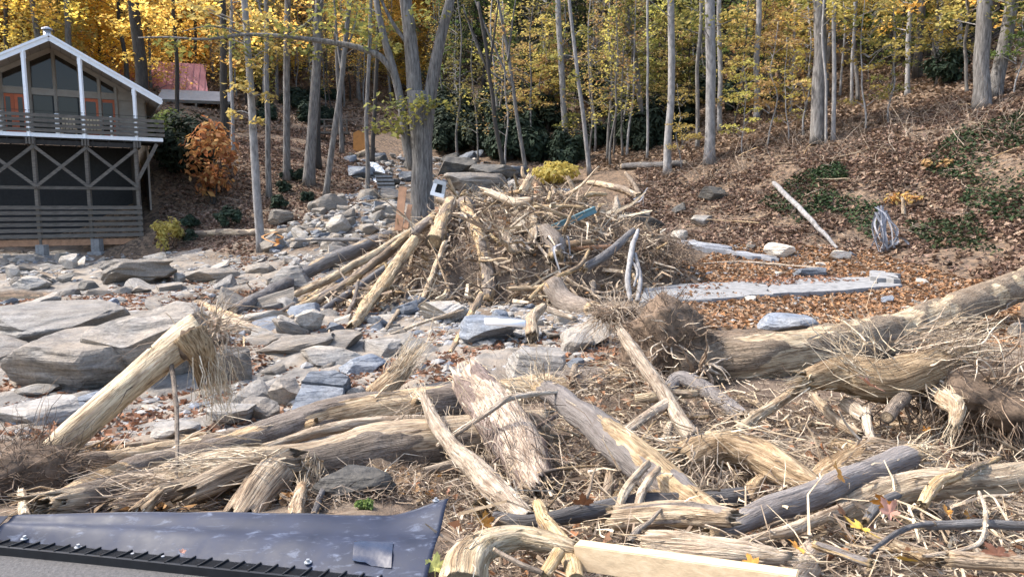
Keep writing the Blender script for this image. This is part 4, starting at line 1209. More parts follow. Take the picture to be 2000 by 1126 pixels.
HT = [ # base, top, w0, w1, bark, label, kwargs
 ((511, 490), (478, 0), 17, 9, 'bark_pale', 'slender pale tree standing right of the fallen log on the left bank', dict(leaf='leaf_yellow', crown=14, sprays=[(500, 130, .7, 60), (470, 170, .7, 60), (520, 190, .5, 40), (455, 220, .4, 30), (490, 60, .8, 60), (530, 95, .7, 50), (505, 235, .35, 25)])),
 ((526, 385), (518, 0), 11, 8, 'bark_grey', 'thin grey tree just behind the slender pale tree', dict(leaf='leaf_gold', crown=10)),
 ((560, 352), (562, 0), 14, 11, 'bark_grey', 'straight brown grey tree in the middle of the left bank', dict(leaf='leaf_gold', crown=12)),
 ((603, 362), (622, 0), 21, 13, 'bark_grey', 'stout leaning tree with mossy bark on the left bank', dict(leaf='leaf_olive', crown=12, sprays=[(610, 60, .8, 50), (650, 90, .6, 40)])),
 ((620, 330), (612, 0), 15, 10, 'bark_dark', 'dark tree half hidden behind the stout leaning tree', dict(leaf='leaf_gold', crown=10)),
 ((636, 385), (676, 80), 12, 7, 'bark_grey', 'curved forked tree on the edge of the left bank', dict(leaf='leaf_olive', crown=8, ext=1.9, limbs=[(((668, 140), (660, 90), (655, 30), (650, -40)), 6, 2), (((672, 110), (690, 60), (700, 10)), 5, 2)])),
 ((716, 388), (724, 40), 9, 6, 'bark_grey', 'thin tree leaning over the boulder jumble beside the steps', dict(leaf='leaf_olive', crown=6)),
 ((727, 320), (735, 60), 9, 6, 'bark_dark', 'dark thin tree beside the upper cascade', dict(leaf='leaf_olive', crown=6)),
 ((668, 300), (655, 60), 9, 6, 'bark_grey', 'thin tree in front of the far footbridge', dict(leaf='leaf_gold', crown=6)),
 ((440, 280), (432, 0), 15, 10, 'bark_dark', 'dark tree beside the evergreen bush behind the orange sapling', dict(leaf='leaf_gold', crown=12, sprays=[(450, 120, .9, 70), (420, 60, 1.0, 80)])),
 ((455, 300), (452, 90), 7, 5, 'bark_pale', 'pale thin tree right of the evergreen bush', dict(leaf='leaf_gold', crown=6)),
 ((345, 215), (338, 0), 8, 6, 'bark_dark', 'thin dark tree in front of the red building', dict(d=48, leaf='leaf_orange', crown=14)),
 ((275, 170), (262, 0), 24, 18, 'bark_dark', 'thick dark tree behind the right slope of the cabin roof', dict(d=46, leaf='leaf_orange', crown=20, sprays=[(240, 60, 1.2, 90), (290, 120, .9, 80), (320, 60, 1.2, 90), (250, 110, .9, 80)])),
 ((88, 100), (62, 0), 11, 9, 'bark_grey', 'leaning grey tree just left of the cabin chimney', dict(d=48, leaf='leaf_gold', crown=14)),
 ((140, 110), (128, 0), 11, 9, 'bark_grey', 'grey tree just right of the cabin chimney', dict(d=48, leaf='leaf_gold', crown=14)),
 ((18, 120), (6, 0), 8, 6, 'bark_dark', 'thin dark tree at the far left above the roof', dict(d=48, leaf='leaf_gold', crown=12)),
 ((108, 100), (100, 0), 5, 4, 'bark_grey', 'very thin tree directly behind the cabin chimney', dict(d=50, leaf='leaf_gold', crown=10)),
 ((1107, 292), (1092, 0), 13, 9, 'bark_pale', 'pale straight tree left of the yellow shrub top', dict(leaf='leaf_olive', crown=8)),
 ((1152, 340), (1118, 40), 9, 5, 'bark_pale', 'thin bowed tree just right of the yellow shrub', dict(leaf='leaf_olive', sprays=[(1090, 110, .7, 50), (1140, 60, .8, 60), (1120, 150, .5, 30)])),
 ((1028, 335), (985, 80), 8, 5, 'bark_grey', 'thin tree leaning left behind the driftwood heap', dict(leaf='leaf_tan', sprays=[(1010, 140, .7, 40), (985, 60, .8, 40)], limbs=[(((1000, 170), (965, 90), (935, 20), (915, -40)), 5, 2), (((992, 120), (1000, 50), (1010, -20)), 4, 1.5), (((985, 160), (950, 130), (920, 60), (905, 10)), 4, 1.5)])),
 ((985, 300), (950, 110), 9, 6, 'bark_dark', 'dark leaning tree in front of the evergreen thicket', dict(d=46, leaf='leaf_tan', limbs=[(((962, 170), (935, 90), (905, 20)), 5, 2), (((955, 140), (965, 70), (975, -10)), 5, 2)])),
 ((1304, 340), (1309, 0), 15, 12, 'bark_pale', 'tall pale tree rooted in the eroded right bank', dict(leaf='leaf_olive', crown=8)),
 ((1385, 318), (1387, 0), 20, 17, 'bark_pale', 'thick pale tree on the right bank beside the tall pale tree', dict(leaf='leaf_olive', crown=8)),
 ((1262, 225), (1222, 0), 11, 8, 'bark_grey', 'leaning grey tree deep in the right woods', dict(d=46, leaf='leaf_olive', crown=8, sprays=[(1245, 110, .8, 60), (1205, 60, .9, 60)])),
 ((1264, 310), (1266, 0), 5, 4, 'bark_pale', 'very thin white tree left of the tall pale tree', dict(leaf='leaf_olive', crown=5)),
 ((1362, 300), (1366, 20), 8, 6, 'bark_grey', 'thin grey tree between the two pale trees', dict(d=41, leaf='leaf_olive', crown=6)),
 ((1407, 230), (1408, 0), 10, 8, 'bark_pale', 'pale tree close behind the thick pale tree', dict(d=44, leaf='leaf_olive', crown=8)),
 ((1597, 278), (1598, 0), 24, 22, 'bark_grey', 'thickest grey trunk standing on the right slope', dict(leaf='leaf_olive', crown=8)),
 ((1614, 280), (1612, 60), 5, 4, 'bark_pale', 'thin white stem touching the thickest grey trunk', dict(leaf='leaf_yellow', crown=4)),
 ((1627, 275), (1634, 0), 8, 7, 'bark_pale', 'thin pale mottled tree right of the thickest grey trunk', dict(leaf='leaf_yellow', crown=6)),
 ((1480, 170), (1482, 0), 12, 9, 'bark_pale', 'pale tree deep in the wood above the leaning white pole', dict(d=44, leaf='leaf_tan', crown=8)),
 ((1662, 230), (1665, 0), 6, 5, 'bark_pale', 'slim pale tree among yellow sprays on the right', dict(d=40, leaf='leaf_yellow', crown=7)),
 ((1675, 210), (1672, 0), 7, 6, 'bark_grey', 'slim grey tree among yellow sprays on the right', dict(d=41, leaf='leaf_yellow', crown=7)),
 ((1772, 190), (1782, 0), 9, 8, 'bark_pale', 'pale tree left of the bluish evergreen on the right slope', dict(d=38, leaf='leaf_orange', crown=9)),
 ((1842, 150), (1840, 0), 8, 7, 'bark_pale', 'pale slim tree behind the bluish evergreen on the right slope', dict(d=39, leaf='leaf_yellow', crown=8)),
 ((1888, 200), (1886, 20), 6, 5, 'bark_grey', 'thin brown tree left of the two big trunks at right edge', dict(d=35, leaf='leaf_yellow', crown=6)),
 ((1918, 210), (1926, 0), 27, 24, 'bark_grey', 'left one of two big trunks near the right edge', dict(leaf='leaf_olive', crown=8)),
 ((1940, 190), (1972, 0), 24, 20, 'bark_grey', 'leaning right one of two big trunks near the right edge', dict(leaf='leaf_orange', crown=10)),
]
for b, t, w0, w1, bk, lab, kw in HT:
    k = dict(kw); k.setdefault('ext', 1.45)
    hero_tree(b, t, w0, w1, bk, lab, **k)

# saplings and shrubs with leaves of their own
def bush(px, py, w, h, leaf, label, d=None, n=700, size=.13, asp=2.0, cat='shrub', name='shrub', group=None, clump=10, lift=0.0, stems=6):
    c = at(px, py, 0, d)
    if d is not None: c[2] = onz(c[0], c[1])
    s = c[1] / FPX
    Wd, Hh = w * s / 2, h * s
    L, B = MB(), MB()
    for i in range(clump):
        v = rng.normal(0, 1, 3); v /= np.linalg.norm(v)
        q = np.array((v[0] * Wd * .68, v[1] * Wd * .6, Hh * (.52 + .34 * v[2])))
        rad = Wd * rng.uniform(.3, .5)
        k = max(8, n // clump)
        dirs = rng.normal(0, 1, (k, 3)); dirs /= np.linalg.norm(dirs, axis=1)[:, None]
        C = q + dirs * rad * (rng.random((k, 1)) ** .4) * np.array((1, 1, .8 * min(1.3, Hh / Wd / 1.4)))
        C[:, 2] = np.maximum(C[:, 2], .02)
        L.add(*quads(C, dirs + np.array((0, 0, .7)) + rng.normal(0, .3, (k, 3)), size * rng.uniform(.6, 1.2, k), asp))
        if i < stems: B.add(*tube(catmull([np.array((v[0] * .1, v[1] * .1, -.1)), q * np.array((.5, .5, .5)), q], 6), np.linspace(.03, .008, 6) * min(1.5, max(.4, Hh / 2)), 5, False))
    e = empty(name, c, label, cat, group)
    V, F = L.get(); link('foliage', mesh('foliage', V, F, M[leaf], False), e)
    V, F = B.get(); link('stem', mesh('stem', V, F, M['bark_dark']), e)
    return e
bush(415, 398, 110, 175, 'leaf_rust', 'orange brown leafed sapling beside the cabin', n=640, size=.21, clump=54)
bush(328, 488, 66, 66, 'leaf_yellow', 'small yellow green shrub at the cabin corner', n=600, size=.11)
bush(1085, 323, 100, 40, 'leaf_yellow', 'low bright yellow shrub before the dark evergreens', d=41, n=520, size=.2, clump=40)
bush(368, 330, 140, 110, 'leaf_dark', 'large dark evergreen bush behind the cabin corner', d=38, n=2600, size=.16, asp=2.6, clump=26)
bush(330, 300, 90, 90, 'leaf_green', 'green leafy bush against the cabin side wall', d=40, n=1200, size=.15, clump=16)
for i, (x, y, w, h) in enumerate([(445, 447, 56, 46), (585, 352, 34, 26), (545, 408, 40, 26), (372, 445, 36, 26), (600, 395, 26, 22), (555, 375, 30, 22), (370, 470, 30, 22), (560, 350, 28, 20), (418, 380, 34, 22)]):
    bush(x, y, w, h, 'leaf_dark', 'low dark evergreen plant among leaf litter on the left bank', n=420, size=.12, asp=2.6, group='low evergreen plants on the left bank', name='plant', cat='plant', clump=8)
bush(1850, 165, 90, 70, 'leaf_dark', 'bluish dark evergreen shrub high on the right slope', n=900, size=.16, asp=2.4, clump=14)
for x, y, w, h in [(1765, 400, 70, 26), (1830, 330, 60, 24)]:
    bush(x, y, w, h, 'leaf_rust' if x == 1765 else 'leaf_tan', 'patch of reddish leaves on the right slope' if x == 1765 else 'patch of tan orange leaves higher on the right slope', n=70, size=.11, clump=16)

# the evergreen thicket across the gully
BUSHM = []
for v in range(4):
    L = MB(); B = MB()
    for i in range(22):
        q = rng.normal(0, 1, 3); q /= np.linalg.norm(q); q[2] = abs(q[2])
        q = q * np.array((.72, .72, .75)) * rng.uniform(.5, 1)
        k = 120
        dirs = rng.normal(0, 1, (k, 3)); dirs /= np.linalg.norm(dirs, axis=1)[:, None]
        C = q + np.array((0, 0, .2)) + dirs * .3 * rng.random((k, 1)) ** .4
        C[:, 2] = np.maximum(C[:, 2], .01)
        L.add(*quads(C, dirs + np.array((0, 0, .8)), .085 * rng.uniform(.6, 1.2, k), 2.6))
        B.add(*tube([np.array((0, 0, -.1)), q + np.array((0, 0, .1))], [.02, .006], 4, False))
    V, F = L.get(); V2, F2 = B.get()
    BUSHM.append((mesh('foliage', V, F, M['leaf_dark'], False), mesh('stem', V2, F2, M['bark_dark'])))
def thicket(n, poly, smin, smax, label, group, tall=1.0):
    for c in poly_pts(n, poly):
        f, st = BUSHM[rng.integers(4)]
        e = empty('rhododendron', c - UPZ * .1, f'{label} near {near(c)}', 'shrub', group, rng.uniform(0, 6.28))
        s = rng.uniform(smin, smax); e.scale = (s, s, s * tall)
        link('foliage', f, e); link('stem', st, e)
thicket(9, [(845, 230), (850, 290), (930, 305), (960, 250), (920, 170), (860, 170)], 1.5, 2.6, 'dark evergreen rhododendron close behind the creek head', 'rhododendrons right of the twin stemmed tree', 1.2)
thicket(27, [(850, 262), (870, 292), (960, 312), (1040, 325), (1180, 315), (1290, 295), (1370, 275), (1250, 190), (1000, 160)], 1.7, 3.0, 'dark evergreen rhododendron in the thicket across the gully', 'rhododendrons across the gully', 1.15)
thicket(18, [(1300, 240), (1500, 240), (1560, 150), (1400, 120), (1250, 140)], 1.2, 2.2, 'dark evergreen rhododendron in the woods above the right bank', 'rhododendrons above the right bank')
thicket(10, [(520, 250), (680, 235), (640, 180), (500, 200)], 1.0, 1.8, 'evergreen rhododendron high on the left bank', 'rhododendrons on the left bank')

# the woods
def woods(n, poly, kinds, leaves, barks, hr, label, group, name='tree'):
    for c in poly_pts(n, poly):
        k = kinds[rng.integers(len(kinds))]
        lf, bk, h = leaves[rng.integers(len(leaves))], barks[rng.integers(len(barks))], rng.uniform(*hr[k])
        wd = {'tall': 'tall', 'gold': 'full crowned', 'under': 'low', 'sparse': 'thin crowned', 'hemlock': 'tall'}[k]
        lab = f"{wd} {TONE[lf]} leafed {name} with {dict(bark_grey='grey', bark_dark='dark', bark_pale='pale')[bk]} {'stem' if h < 12 else 'trunk'} {label}"
        tree_copy(k, c - UPZ * .15, h, lf, bk, lab, group, name)
HR = {'hemlock': (12, 19), 'tall': (14, 21), 'gold': (10, 17), 'under': (5, 9.5), 'sparse': (9, 14)}
woods(80, [(-150, 190), (200, 205), (480, 150), (520, 60), (300, -60), (-150, -20)], ['gold', 'gold', 'tall'], ['leaf_gold', 'leaf_gold', 'leaf_orange', 'leaf_orange', 'leaf_yellow'], ['bark_grey', 'bark_dark'], HR, 'on the hillside above the cabin', 'golden trees on the hillside above the cabin')
woods(70, [(440, 220), (760, 190), (860, 190), (900, 60), (700, -60), (420, -30)], ['gold', 'tall', 'sparse', 'sparse'], ['leaf_gold', 'leaf_gold', 'leaf_orange', 'leaf_yellow', 'leaf_tan'], ['bark_grey', 'bark_dark', 'bark_pale'], HR, 'at the head of the gully', 'yellow trees at the head of the gully')
woods(62, [(860, 215), (1300, 190), (1560, 160), (1500, -40), (1100, -60), (850, 0)], ['hemlock'], ['leaf_dark', 'leaf_dark', 'leaf_green'], ['bark_dark'], HR, 'in the shade across the gully', 'dark conifers across the gully', 'conifer')
woods(26, [(1430, 200), (1700, 180), (1990, 110), (2150, 40), (2000, -40), (1450, -40)], ['hemlock'], ['leaf_dark', 'leaf_green'], ['bark_dark'], HR, 'high on the right slope', 'dark conifers on the wooded right slope', 'conifer')
woods(46, [(850, 250), (1000, 240), (1300, 250), (1560, 200), (1500, 20), (1100, -40), (850, 50)], ['sparse'], ['leaf_olive', 'leaf_tan', 'leaf_green'], ['bark_pale', 'bark_grey', 'bark_pale'], HR, 'close set across the gully', 'thin trees across the gully')
woods(34, [(430, 240), (640, 235), (770, 210), (760, 100), (430, 80)], ['sparse'], ['leaf_gold', 'leaf_olive', 'leaf_tan'], ['bark_grey', 'bark_dark', 'bark_pale'], HR, 'on the upper left bank', 'thin trees on the upper left bank')
woods(16, [(870, 320), (1000, 330), (1290, 310), (1290, 270), (900, 270)], ['sparse'], ['leaf_olive', 'leaf_tan', 'leaf_yellow'], ['bark_pale', 'bark_grey'], HR, 'before the evergreen thicket', 'thin trees before the evergreen thicket')
woods(26, [(850, 190), (1300, 170), (1560, 140), (1500, -40), (1100, -60), (850, 0)], ['tall', 'under', 'sparse', 'under', 'tall'], ['leaf_olive', 'leaf_olive', 'leaf_tan', 'leaf_green'], ['bark_grey', 'bark_dark', 'bark_pale'], HR, 'in the shaded woods across the gully', 'trees in the shaded woods across the gully')
woods(30, [(1000, 290), (1350, 270), (1560, 250), (1560, 140), (1000, 200)], ['under'], ['leaf_yellow', 'leaf_olive', 'leaf_tan', 'leaf_olive'], ['bark_grey', 'bark_dark'], HR, 'low across the gully', 'understory saplings across the gully', 'sapling')
woods(54, [(1430, 235), (1700, 215), (1990, 140), (2150, 60), (2000, -30), (1500, -30), (1440, 120)], ['under', 'under', 'tall', 'sparse'], ['leaf_yellow', 'leaf_olive', 'leaf_gold', 'leaf_green', 'leaf_tan', 'leaf_orange'], ['bark_grey', 'bark_pale', 'bark_dark'], HR, 'on the wooded right slope', 'trees on the wooded right slope')
for px, py, h, lf, lab in [(1500, 285, 6.0, 'leaf_tan', 'tan leafed sapling on the right bank left of the thickest trunk'), (1540, 275, 5.0, 'leaf_yellow', 'yellow green sapling on the right bank left of the thickest trunk'),
                           (1450, 300, 5.0, 'leaf_yellow', 'small yellow sapling right of the thick pale tree'), (1690, 255, 6.5, 'leaf_yellow', 'bright yellow sapling right of the thin pale mottled tree'),
                           (1735, 240, 6.0, 'leaf_olive', 'bright green sapling right of the bright yellow sapling'), (1330, 330, 4.5, 'leaf_yellow', 'yellow sapling between the tall pale tree and thick pale tree'),
                           (1980, 185, 5.0, 'leaf_green', 'green sapling at the right edge under the two big trunks'), (1570, 268, 7.5, 'leaf_tan', 'tall tan leafed sapling touching the thickest grey trunk')]:
    tree_copy('under', at(px, py) - UPZ * .1, h, lf, 'bark_pale', lab, None, 'sapling', h / 9)
# ------------------------------------------------------------------ driftwood
def logmesh(path, rad, seed=0, k=None, mode='bark', bare=0.3, ends=('jag', 'jag'), spike=.5, res=1.0, wob=1.0):
    path = np.asarray(path, float)
    L = np.linalg.norm(np.diff(path, axis=0), axis=1).sum()
    rm = float(np.mean(rad))
    k = k or int(np.clip(18 + rm * 80, 12, 52))
    n = int(np.clip(L / (2 * math.pi * rm / k) / 1.7 * res, 12, 180))
    C4 = catmull(np.column_stack([path, np.interp(np.arange(len(path)), np.linspace(0, len(path) - 1, len(rad)), rad)]), n)
    C, r = C4[:, :3].copy(), C4[:, 3]
    sl_ = np.linspace(0, L, n)
    env = np.minimum(1, np.minimum(sl_, L - sl_) / (3 * rm + 1e-6))
    for ax in range(3):
        C[:, ax] += env * rm * .34 * wob * fbm(np.stack([sl_ / (rm * 7), sl_ * 0 + seed * 3.1, sl_ * 0 + ax * 9], -1), 3)
    T, N_, B_ = frames(C)
    s = np.concatenate([[0], np.cumsum(np.linalg.norm(np.diff(C, axis=0), axis=1))])
    a = np.arange(k) * 2 * math.pi / k
    ca, sa = np.cos(a), np.sin(a)
    S = np.repeat(s[:, None], k, 1); RR = np.repeat(r[:, None], k, 1)
    gx, gy = ca[None] * RR, sa[None] * RR
    sd = seed * 7.7
    low = fbm(np.stack([S * .9 / (rm * 4), gx / rm * .7 + sd, gy / rm * .7], -1), 3)
    patch = fbm(np.stack([S * 1.1, gx * 3.4 + sd + 40, gy * 3.4], -1), 4)
    thr = np.clip(bare, 0, 1)
    bm = sstep(-.06, .06, patch - (.55 - 1.15 * thr)) if 0 < thr < 1 else np.full(S.shape, thr)
    ridge = 1 - np.abs(fbm(np.stack([S * 3.0, gx * 24 + sd, gy * 24], -1), 3)) * 2
    plate = fbm(np.stack([S * 7, gx * 18 + sd, gy * 18], -1), 3)
    f = 1 + .20 * wob * low
    if mode in ('bark', 'peeled'):
        bt = .085 if mode == 'bark' else .04
        f = f + bt * (1 - bm) * (.55 + .9 * ridge + .7 * plate) - .02 * bm + .05 * bm * fbm(np.stack([S * .9, gx / rm * 4.5 + sd, gy / rm * 4.5], -1), 3)
    else:
        h = fbm(np.stack([S * .9, gx / rm * 3.2 + sd, gy / rm * 3.2], -1), 4)
        h2 = fbm(np.stack([S * 1.6, gx / rm * 9 + sd, gy / rm * 9], -1), 2)
        f = f + .30 * h + .16 * np.abs(h2)
        bm = np.maximum(bm, sstep(-.1, .3, h))
    rr = RR * f
    off = np.zeros((n, k))
    m = max(3, int(n * .08))
    for e, sgn, row in ((ends[0], -1, 0), (ends[1], 1, n - 1)):
        if e == 'cut': continue
        an = np.clip(fbm(np.stack([ca * 2.6 + sd + row, sa * 2.6, ca * 0], -1), 3) * 1.3 + .25, 0, 1.4) + .5 * np.clip(vnoise(np.stack([ca * 9 + sd, sa * 9, ca * 0 + row], -1)), 0, 1)
        for q in range(m):
            w = (1 - q / m) ** 1.6
            i = q if row == 0 else n - 1 - q
            off[i] += sgn * an * spike * rm * 2 * w
            rr[i] *= 1 - .16 * w * (0.4 + an / 1.9)
            bm[i] = np.maximum(bm[i], w)
    V = C[:, None] + N_[:, None] * (rr * ca)[..., None] + B_[:, None] * (rr * sa)[..., None] + T[:, None] * off[..., None]
    V = V.reshape(-1, 3)
    G = np.stack([S + seed * 3, gx, gy], -1).reshape(-1, 3)
    bmf = bm.ravel()
    # end faces: sunken, ringed
    i = np.arange(k); j = (i + 1) % k
    F = [gridfaces(n, k)]
    ex, eg, base = [], [], n * k
    tri = []
    for row, sgn in ((0, -1), (n - 1, 1)):
        ring = V[row * k:(row + 1) * k]
        c = C[row]
        in_ = c + (ring - c) * .5 - T[row] * sgn * rm * (.12 if ends[0 if row == 0 else 1] == 'cut' else .5)
        cc = c - T[row] * sgn * rm * (.12 if ends[0 if row == 0 else 1] == 'cut' else .7)
        b0 = base + len(ex); ex += list(in_) + [cc]
        eg += [(9, ca[q] * .05 + sd, sa[q] * .05) for q in range(k)] + [(9, sd, 0)]
        if sgn < 0: F.append(np.stack([row * k + j, row * k + i, b0 + i, b0 + j], -1)); tri.append(np.stack([b0 + j, b0 + i, np.full(k, b0 + k)], -1))
        else: F.append(np.stack([row * k + i, row * k + j, b0 + j, b0 + i], -1)); tri.append(np.stack([b0 + i, b0 + j, np.full(k, b0 + k)], -1))
    V = np.concatenate([V, np.array(ex)]); G = np.concatenate([G, np.array(eg, float)])
    bmf = np.concatenate([bmf, np.ones(len(ex))])
    return V, [np.concatenate(F), np.concatenate(tri)], {'grain': G, 'bare': bmf}, (C, r, T, N_, B_)

def splinters(c, dr, r, n, ln, wd, spread=.35, seg=2):
    """a brush of split wood standing out of a broken end"""
    dr = np.asarray(dr, float); dr /= np.linalg.norm(dr)
    o = rng.normal(0, 1, (n, 3)); o -= (o @ dr)[:, None] * dr; o /= np.linalg.norm(o, axis=1)[:, None] + 1e-9
    q = np.sqrt(rng.random((n, 1))) * r
    P0 = c + o * q * .8 - dr * ln * .35
    l = ln * rng.uniform(.35, 1.1, (n, 1))
    P1 = P0 + dr * l * 1.35 + o * l * spread * rng.uniform(-.3, 1, (n, 1)) + rng.normal(0, .06, (n, 3)) * ln
    w = wd * rng.uniform(.4, 1.3, n)
    bd = rng.normal(0, .10, (n, 3)) * l + np.array((0, 0, .0))
    return sticks(P0, P1, w, w * .12, bd, seg, 3, .45)

LOGI = [0]
def log(pix, rpx, mat, label, mode='bark', bare=.3, ends=('jag', 'jag'), spl=(14, 14), lift=None, cat='log', name='log', group=None, fib='straw', spike=.5, d=None, res=1.0, sl=None, stubs=(), sink=0.0, wob=1.0):
    """pix: photo points along the log's middle, each with a depth of its own or resting on the ground"""
    LOGI[0] += 1
    sd = LOGI[0]
    pts, rad = [], []
    rl = np.interp(np.arange(len(pix)), np.linspace(0, len(pix) - 1, len(rpx)), rpx)
    for p, rp in zip(pix, rl):
        if len(p) > 2 and p[2] is not None:
            q = P(p[0], p[1], p[2])
            rw = rp * p[2] / FPX
            if onz(q[0], q[1]) + .35 * rw > q[2]: q = at(p[0], p[1], .6 * rw)
        else:
            q = at(p[0], p[1], 0.15)
            lf = lift if lift is not None else rp * q[1] / FPX * (1 - sink)
            q = at(p[0], p[1], lf)
        pts.append(q); rad.append(rp * q[1] / FPX)
    V, F, A, (C, r, T, N_, B_) = logmesh(pts, rad, sd, None, mode, bare, ends, spike, res, wob)
    o, org = top(name, V, F, M[mat], label, cat, group, attrs=A)
    for e, ns in ((0, spl[0]), (-1, spl[1])):
        if ns and ends[e] == 'jag':
            dr = -T[0] if e == 0 else T[-1]
            ln = sl or r[e] * 2.2
            V, F = splinters(C[e], dr, r[e] * .85, ns, ln, r[e] * .14)
            part('splinters', V, F, M[fib], o, org, False, 'stuff')
    Ls = np.linalg.norm(np.diff(C, axis=0), axis=1).sum()
    nl = int(np.clip(Ls / max(r.mean(), .02) * (3.2 if mode == 'shred' else 1.5), 0, 240)) if mode != 'bark' or bare > .12 else 0
    if nl:
        ii = rng.integers(1, len(C) - 1, nl); az = rng.uniform(0, 6.28, nl)
        nn = N_[ii] * np.cos(az)[:, None] + B_[ii] * np.sin(az)[:, None]
        rr = r[ii][:, None]
        P0 = C[ii] + nn * rr * .97
        sg = np.where(rng.random((nl, 1)) < .5, -1, 1)
        ln = rr * rng.uniform(.6, 2.6, (nl, 1))
        P1 = P0 + (T[ii] * sg + nn * rng.uniform(-.02, .30, (nl, 1)) + rng.normal(0, .10, (nl, 3))) * ln
        w = (rr[:, 0] * .05 + .002) * rng.uniform(.5, 1.6, nl)
        part('loose_strips', *sticks(P0, P1, w, w * .2, rng.normal(0, .07, (nl, 3)) * ln, 3, 3, .35), M[fib if rng.random() < .5 else 'twig'], o, org, False, 'stuff')
    for (u, az, ln, rs) in stubs:
        i = int(u * (len(C) - 1)); dr = N_[i] * math.cos(az) + B_[i] * math.sin(az) + T[i] * .5
        dr /= np.linalg.norm(dr)
        p0 = C[i] + dr * r[i] * .6
        V, F, A, _ = logmesh([p0, p0 + dr * ln * .5, p0 + dr * ln + rng.normal(0, .05, 3) * ln], [r[i] * rs * 1.2, r[i] * rs], sd + 60, 12, mode, max(bare, .5), ('cut', 'jag'), .6)
        part('branch_stub', V, F, M[mat], o, org, True, attrs=A)
    return o, org, (C, r, T)

def tuft(o, org, c, dr, n, ln, r, wd, mat='straw', spread=.35, name='frayed_fibres', droop=0.0, seg=4):
    dr = np.asarray(dr, float); dr /= np.linalg.norm(dr)
    P0 = c + rng.normal(0, 1, (n, 3)) * r
    l = ln * rng.uniform(.4, 1.1, (n, 1))
    P1 = P0 + dr * l + rng.normal(0, spread, (n, 3)) * l
    w = wd * rng.uniform(.5, 1.4, n)
    bd = rng.normal(0, .12, (n, 3)) * l + np.array((0, 0, droop)) * l
    V, F = sticks(P0, P1, w, w * .3, bd, seg, 3, .4)
    if o is None: return V, F
    return part(name, V, F, M[mat], o, org, False, 'stuff')

def roots(o, org, c, n, ln, r0, mat='root', dirv=None, spread=1.0, name='root', droop=-.25, fine=True):
    """crooked roots, each a part"""
    for i in range(n):
        v = rng.normal(0, 1, 3)
        if dirv is not None: v = np.asarray(dirv, float) + v * spread
        v /= np.linalg.norm(v)
        l = ln * rng.uniform(.5, 1.15)
        p = [c + v * .05]
        cur = v.copy()
        for j in range(6):
            cur = cur + rng.normal(0, .35, 3) + np.array((0, 0, droop * .35)); cur /= np.linalg.norm(cur)
            p.append(p[-1] + cur * l / 6)
        rr = r0 * rng.uniform(.5, 1.2)
        V, F = tube(catmull(p, 16), np.linspace(rr, rr * .2, 16), 5)
        part(name, V, F, M[mat], o, org, True)

def clod(c, dims, label, seed, nroot=14, nf=500, ln=.7, r0=.018, name='root_ball', mat='soil', cat='root ball', fibln=.45, fibw=.004, fmat='root', pale=5):
    V, F = ICO[4]
    n = V.copy()
    V = V * (1 + .42 * fbm(V * 1.6 + seed, 4) + .22 * fbm(V * 5 + seed, 3))[:, None] * np.asarray(dims)
    o, org = top(name, V + c, F, M[mat], label, cat)
    roots(o, org, c, nroot, ln, r0, 'root', None)
    if pale: roots(o, org, c + np.array((0, -dims[1] * .4, .1)), pale, ln, r0 * .7, 'rootpale', (0, -.6, .2))
    i = rng.integers(0, len(n), nf)
    P0 = c + V[i] * .96
    dirs = n[i] + rng.normal(0, .7, (nf, 3)) + np.array((0, -.1, -.35))
    P1 = P0 + dirs * fibln * rng.uniform(.3, 1.1, (nf, 1))
    w = fibw * rng.uniform(.5, 1.6, nf)
    VV, FF = sticks(P0, P1, w, w * .3, rng.normal(0, .12, (nf, 3)) * fibln, 4, 3)
    part('root_hairs', VV, FF, M[fmat], o, org, False, 'stuff')
    return o, org

# ---- foreground, left
o, org, g = log([(80, 905, 6.0), (160, 832, 6.15), (270, 735, 6.4), (340, 678, 6.6), (392, 648, 6.75)], (33, 30, 31, 35, 40), 'log_peel',
    'pale peeled trunk jutting up from the dirt clod at lower left', 'peeled', .93, ('jag', 'cut'), (8, 0), stubs=())
e = P(392, 648, 6.75)
# the hollow broken head: a ring of torn wood and a beard of fibres
dk, dorg = None, None
V, F, A, _ = logmesh([P(368, 655, 6.62), P(392, 690, 6.6), P(398, 722, 6.62)], [.17, .13, .07], 91, 26, 'shred', .95, ('cut', 'jag'), .8)
part('torn_wood', V, F, M['shred'], o, org, True, attrs=A)
V, F = ICO[3]; V = V * np.array((.10, .06, .15)) * (1 + .9 * fbm(V * 1.7 + 3, 4))[:, None] + P(374, 672, 6.52)
part('hollow', V, F, M['soil'], o, org, True)
tuft(o, org, P(402, 690, 6.62), (.12, -.05, -1), 80, .5, .075, .006, 'straw', .10)
tuft(o, org, P(420, 650, 6.85), (.5, 0, .25), 150, .26, .12, .005, 'fibre', .9)
tuft(o, org, P(428, 720, 6.75), (.1, 0, -1), 90, .5, .09, .005, 'straw', .16)
roots(o, org, P(420, 645, 6.9), 9, .5, .018, 'rootpale', (.3, 0, .1))
clod(P(30, 935, 5.6), (.42, .4, .27), 'dirt clod with tangled roots at the lower left edge', 5, 40, 1500, .5, .012, fibln=.24, fibw=.0035, pale=12)
log([(48, 1010, 5.0), (42, 960, 5.1)], (10, 7), 'pale', 'short broken board standing before the dirt clod', 'shred', .9, ('cut', 'jag'), (0, 8), name='plank', cat='plank', sl=.1)
log([(335, 705, 6.5), (346, 830, 5.9), (344, 935, 5.5)], (4.5, 4, 3), 'log_tan', 'thin hanging root below the peeled trunk', 'bark', .2, spl=(0, 0), name='hanging_root', cat='root')

